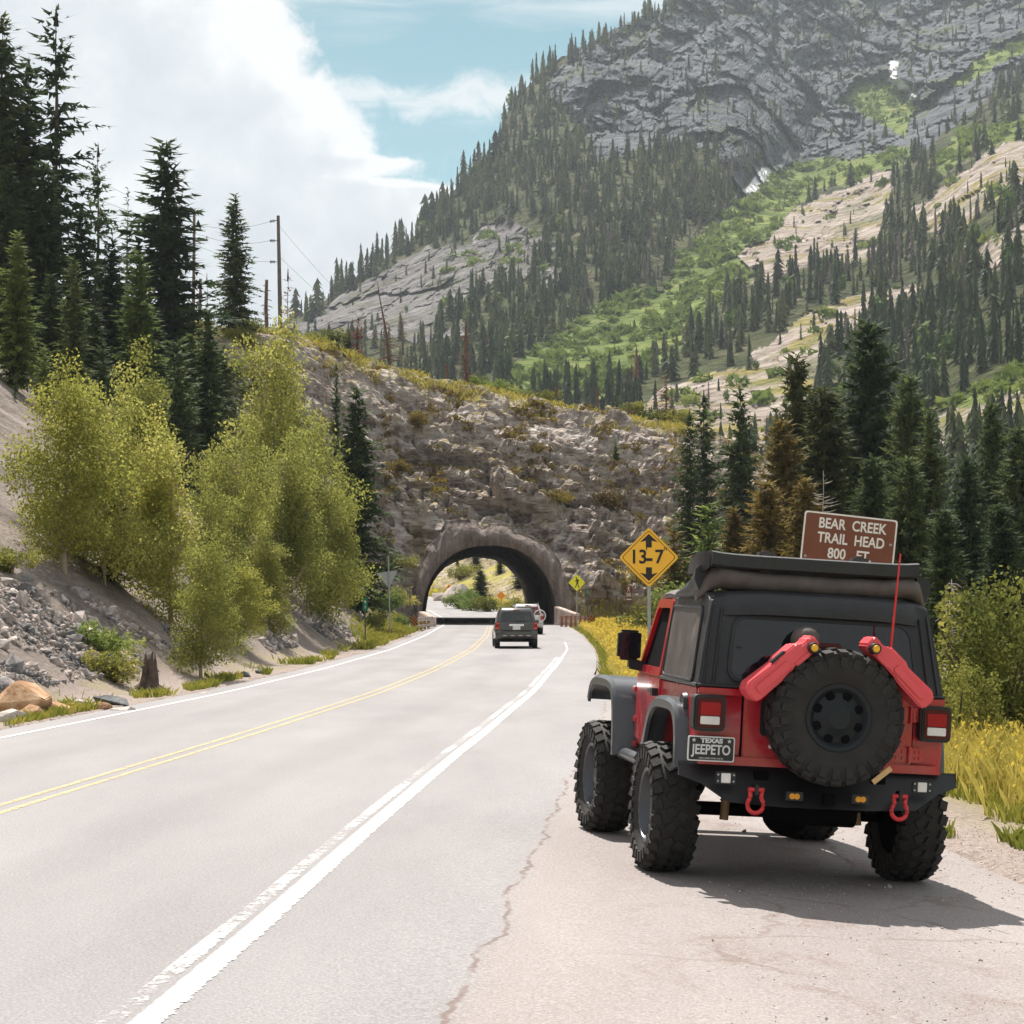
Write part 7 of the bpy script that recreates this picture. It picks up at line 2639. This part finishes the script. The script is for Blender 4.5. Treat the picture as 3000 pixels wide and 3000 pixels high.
    MB().box((.02, -1.0, .655), (.075, .05, .075)).build('hitch_receiver', M['void'], g)
    # ---- spare wheel and fuel packs
    sxp, szp = .015, 1.225
    sp_ = wheel(g, (sxp, -1.05, szp), .475, .30, 'spare_wheel', side=-1, rim_mat='rim_dark', nl=26, rim_r=.225, dish=.03)
    sp_.rotation_euler = (0, 0, math.pi / 2)
    MB().box((sxp, -.86, szp), (.5, .10, .42)).build('spare_carrier', M['black_plastic'], g, True, bevel=.02)
    MB().box((sxp - .03, -.90, 1.705), (.20, .05, .045)).box((sxp - .03, -.87, 1.67), (.30, .03, .04)).build('third_brake_light', M['dark_red_lens'], g, True, bevel=.01)
    MB().box((sxp + .30, -1.235, szp - .37), (.16, .012, .035), Matrix.Rotation(R(-40), 3, 'Y')).build('tie_strap', M['tan_strap'], g)
    for sx in (-1, 1):
        pk = thing('fuel_pack', None, None)
        pk.parent = g
        ang = R(42) * (-sx)      # long axis leans outward
        rx, rz = (-.375, 1.57) if sx < 0 else (.415, 1.585)
        pk.location = (rx, -1.06, rz)
        pk.rotation_euler = (0, -R(42) if sx < 0 else R(43), 0)
        # long axis = local x; flat box with a stepped outline
        poly = [(-.33, -.075), (-.30, -.095), (-.05, -.09), (-.02, -.075), (.24, -.08), (.27, -.06), (.275, .035), (.24, .055), (.22, .04), (.16, .045), (.14, .085), (-.01, .09), (-.05, .07), (-.27, .085), (-.31, .07), (-.335, .03)]
        poly = [(a, b_ * .80) for a, b_ in poly]
        if sx < 0:
            poly = [(a, b_) for a, b_ in poly]
        else:
            poly = [(-a, b_) for a, b_ in poly][::-1]
        MB().prism(poly, 'y', -.115, .10).build('canister', M['pink'], pk, True, bevel=.022, seg=3, angle=50)
        e = 1 if sx < 0 else -1
        MB().prism(rounded([(-.27 * e, -.04), (.02 * e, -.04), (.02 * e, .02), (-.27 * e, .02)][::int(e)], .02, 3), 'y', -.128, -.114).build('raised_panel', M['pink'], pk, True, bevel=.006)
        MB().prism(rounded([(.05 * e, -.06), (.17 * e, -.06), (.17 * e, -.03), (.05 * e, -.03)][::int(e)], .01, 3), 'y', -.126, -.114).build('raised_rib', M['pink'], pk, True, bevel=.004)
        if sx < 0:
            MB().box((-.01, -.08, .070), (.12, .06, .02)).build('grip', M['black_plastic'], pk, True, bevel=.005)
        MB().lathe([(-.16, .0), (-.16, .036), (-.115, .04), (-.10, .04)], 18, 'y', (.215 * e, 0, -.03)).build('cap', M['black_plastic'], pk, True)
        MB().lathe([(-.172, .0), (-.172, .022), (-.16, .026)], 18, 'y', (.215 * e, 0, -.03)).build('cap_knob', M['yellow_plastic'], pk, True)
    MB().lathe([(-.93, .0), (-.925, .05), (-.90, .085), (-.86, .10), (-.80, .10)], 24, 'y', (-.15, 0, 1.735)).build('round_cover', M['dusty_lit_fabric'], g, True)
    # red whip antenna
    MB().tube([(.44, -.88, 1.34), (.45, -.89, 1.75), (.475, -.92, 2.38)], [.010, .009, .006], 8).build('antenna', M['dark_red_lens'] if False else M['shackle'], g, True)
    return g


build_offroader()


def build_suv(name, label, X, Y, heading, paint_, scale=1.0, zoff=0.0, detail=True):
    g = thing(name, label, 'car', (X, Y, float(zr(Y)) + .005), (0, 0, heading))
    g.scale = (scale,) * 3
    # lower body: superellipse-ish sections
    def sec(y, w, z0, z1, k=.05):
        return [(-w + k, y, z0), (-w, y, z0 + k * 1.6), (-w - .012, y, (z0 + z1) / 2), (-w + .015, y, z1 - k), (-w + k * 1.3, y, z1), (w - k * 1.3, y, z1), (w - .015, y, z1 - k), (w + .012, y, (z0 + z1) / 2), (w, y, z0 + k * 1.6), (w - k, y, z0)]
    def loft(rows, nm, mat, ang=40):
        mb = MB()
        n = len(rows[0])
        Fc = []
        for i in range(len(rows) - 1):
            for k in range(n):
                Fc.append((i * n + k, i * n + (k + 1) % n, (i + 1) * n + (k + 1) % n, (i + 1) * n + k))
        Fc += [tuple(range(n))[::-1], tuple((len(rows) - 1) * n + k for k in range(n))]
        mb.add([p for r_ in rows for p in r_], Fc)
        return mb.build(nm, mat, g, True, angle=ang)
    loft([sec(-.02, .80, .42, 1.02), sec(.06, .88, .38, 1.05), sec(.5, .90, .34, 1.06), (sec(2.2, .90, .30, 1.03)), sec(3.3, .88, .32, .98), sec(4.2, .84, .36, .90), sec(4.4, .74, .45, .80)], 'body', paint_)
    def gsec(y, wb, wt, zb, zt_):
        return [(-wb, y, zb), (-wb + (wb - wt) * .5 - .01, y, (zb + zt_) / 2), (-wt, y, zt_ - .05), (-wt + .07, y, zt_), (wt - .07, y, zt_), (wt, y, zt_ - .05), (wb - (wb - wt) * .5 + .01, y, (zb + zt_) / 2), (wb, y, zb)]
    rows = [gsec(-.01, .845, .80, 1.0, 1.08), gsec(.10, .845, .74, 1.0, 1.34), gsec(.22, .845, .68, 1.0, 1.60), gsec(.34, .845, .665, 1.0, 1.68), gsec(1.2, .85, .68, 1.0, 1.71), gsec(2.2, .85, .67, 1.0, 1.68), gsec(3.1, .82, .76, .98, 1.06)]
    loft(rows, 'cabin', paint_, 50)
    # glass: rear, sides
    def back(z): return float(np.interp(z, [1.0, 1.08, 1.34, 1.60, 1.68], [-.02, -.012, .095, .215, .33]))
    poly = rounded([(-.70, 1.10), (.70, 1.10), (.60, 1.55), (-.60, 1.55)], .06, 4)
    mb = MB()
    n = len(poly)
    mb.add([(x, back(z) - .012, z) for x, z in poly] + [(x, back(z) + .01, z) for x, z in poly], [tuple(range(n)), tuple(range(n, 2 * n))[::-1]] + [(i, i + n, (i + 1) % n + n, (i + 1) % n) for i in range(n)])
    mb.build('rear_window', M['suv_glass'], g)
    for sx in (-1, 1):
        for y0, y1, y2, y3 in ((.42, 1.28, 1.25, .55), (1.36, 2.75, 2.15, 1.36)):
            q = [(y0, 1.09), (y1, 1.09), (y2, 1.56), (y3, 1.56)]
            f = lambda z: .845 - (.845 - .68) * (z - 1.0) / .66 + .012
            mb = MB()
            mb.add([(sx * f(z), y, z) for y, z in q] + [(sx * (f(z) - .03), y, z) for y, z in q], [(0, 1, 2, 3), (7, 6, 5, 4)] + [(i, i + 4, (i + 1) % 4 + 4, (i + 1) % 4) for i in range(4)])
            mb.build('side_window', M['suv_glass'], g)
        MB().tube([(sx * .63, .42, 1.70), (sx * .64, .6, 1.755), (sx * .64, 1.9, 1.755), (sx * .63, 2.1, 1.70)], .022, 6).build('roof_rail', M['black_plastic'], g, True)
        MB().box((sx * .98, 2.55, 1.10), (.17, .10, .15)).box((sx * .88, 2.6, 1.06), (.12, .06, .05)).build('mirror', paint_ if sx > 0 else M['black_plastic'], g, True, bevel=.02)
        # tail lamps
        t = thing('tail_light', None, None)
        t.parent = g
        MB().prism(rounded([(sx * .80 - .085, .80), (sx * .80 + .085, .80), (sx * .80 + .07, 1.10), (sx * .80 - .07, 1.10)], .03, 3), 'y', -.03, .16).build('lens', M['red_lens'], t, True, bevel=.01)
        MB().box((sx * .80, -.034, .845), (.13, .012, .05)).box((sx * .80, -.034, 1.045), (.10, .012, .05)).build('reflector', simple('orange_lens', (.75, .12, .03), .3) if 'orange_lens' not in bpy.data.materials else bpy.data.materials['orange_lens'], t)
        wheel(g, (sx * .78, .80, .345), .345, .215, side=sx, rim_r=.225, lugs=False, rim_mat='rim', holes=False, dusty=False)
        wheel(g, (sx * .78, 3.42, .345), .345, .215, side=sx, rim_r=.225, lugs=False, rim_mat='rim', holes=False, dusty=False)
        # dark wheel arches
        MB().lathe([(sx * .70, .40), (sx * .895, .41), (sx * .905, .37), (sx * .70, .36)], 28, 'x', (0, .80, .345)).lathe([(sx * .70, .40), (sx * .895, .41), (sx * .905, .37), (sx * .70, .36)], 28, 'x', (0, 3.42, .345)).build('wheel_arch', M['black_plastic'], g, True)
    # bumper
    mb = MB()
    rowsb = [[(x, y, z) for y, z in ((-.10 + .1 * e ** 3, .46), (-.13 + .12 * e ** 3, .56), (-.12 + .12 * e ** 3, .70), (-.04 + .05 * e ** 3, .745), (.2, .745), (.2, .40), (-.02 + .06 * e ** 3, .40))] for x, e in [(q, abs(q) / .88) for q in np.linspace(-.88, .88, 13)]]
    loft(rowsb, 'rear_bumper', paint_, 40)
    MB().box((0, -.02, .765), (1.3, .02, .012)).build('tailgate_gap', M['void'], g)
    MB().box((0, -.035, .98), (.62, .03, .085)).build('chrome_bar', M['chrome'], g, True, bevel=.012)
    MB().box((0, -.03, .86), (.32, .012, .15)).build('licence_plate', M['white_lens'], g, True, bevel=.004)
    MB().box((0, .20, 1.615), (.30, .04, .025)).build('third_brake_light', M['red_lens'], g, True, bevel=.004)
    MB().tube([(.02, back(1.12) - .03, 1.12), (.42, back(1.15) - .03, 1.15)], .012, 6).box((0, back(1.12) - .025, 1.12), (.10, .04, .04)).build('wiper', M['black_plastic'], g)
    mb = MB()
    for x in (-.5, -.17, .17, .5):
        mb.box((x, -.135, .535), (.16, .012, .022))
    mb.build('bumper_reflector', M['white_lens'], g)
    mb = MB().box((0, 1.9, .34), (1.3, 3.6, .14)).tube([(-.7, .8, .33), (.7, .8, .33)], .05, 8)
    mb.tube([(.45, -.02, .33), (.45, .9, .33)], .035, 8)
    mb.build('underbody', M['void'], g)
    return g


build_suv('grey_suv', 'dark grey sport utility car with a chrome strip driving towards the tunnel', .19, 85.0, R(2.2), M['suv_grey'])
d = build_suv('silver_suv', 'pale silver sport utility car carrying a bicycle just before the tunnel', .88, 114.0, R(4.0), M['suv_silver'], 1.0)

# bicycle on the back of the silver car
zb = float(zr(113.7)) + .72
t = thing('bicycle', 'dark red bicycle hung on the back of the silver car', 'bicycle', (1.06, 113.72, zb), (0, 0, R(4)))
for x in (-.5, .5):
    w = bpy.data.objects.new('wheel', None)
    COL.objects.link(w)
    w.parent = t
    w.location = (x, 0, .33)
    MB().lathe([(-.02, .335), (0, .35), (.02, .335), (.02, .30), (-.02, .30), (-.02, .335)], 28, 'y').build('tyre', M['white_lens'] if x > 0 else M['rubber'], w, True)
    sp = MB()
    for k in range(8):
        a = math.pi * k / 8
        sp.tube([(-.31 * math.cos(a), 0, -.31 * math.sin(a)), (.31 * math.cos(a), 0, .31 * math.sin(a))], .004, 3)
    sp.build('spokes', M['steel'], w)
fr = MB()
for a, b_ in (((-.5, .33), (-.18, .78)), ((-.18, .78), (.36, .80)), ((.36, .80), (-.05, .32)), ((-.05, .32), (-.22, .88)), ((-.5, .33), (-.05, .32)), ((.5, .33), (.34, .95))):
    fr.tube([(a[0], 0, a[1]), (b_[0], 0, b_[1])], .024, 6)
fr.build('frame', M['red'], t, True)
MB().tube([(.34, -.28, .98), (.34, .28, .98)], .016, 6).build('handlebar', M['black_plastic'], t)
MB().box((-.23, 0, .91), (.24, .13, .05)).build('saddle', M['black_plastic'], t, True, bevel=.015)

# ================================================================== AIR
mb = MB().box((0, 1650, 431.5), (5200, 4300, 877))
hz = mb.build('haze', None)
m = bpy.data.materials.new('haze_air')
m.use_nodes = True
T = NT(m.node_tree)
T.n.clear()
vol = T.new('ShaderNodeVolumePrincipled', {'Color': (0.80, 0.88, 0.96), 'Density': 0.000095, 'Anisotropy': 0.25})
out = T.new('ShaderNodeOutputMaterial')
T.l.new(vol.outputs[0], out.inputs['Volume'])
hz.data.materials.append(m)
tag(hz, 'thin blue air haze between the road and the mountain', 'haze', kind='stuff')
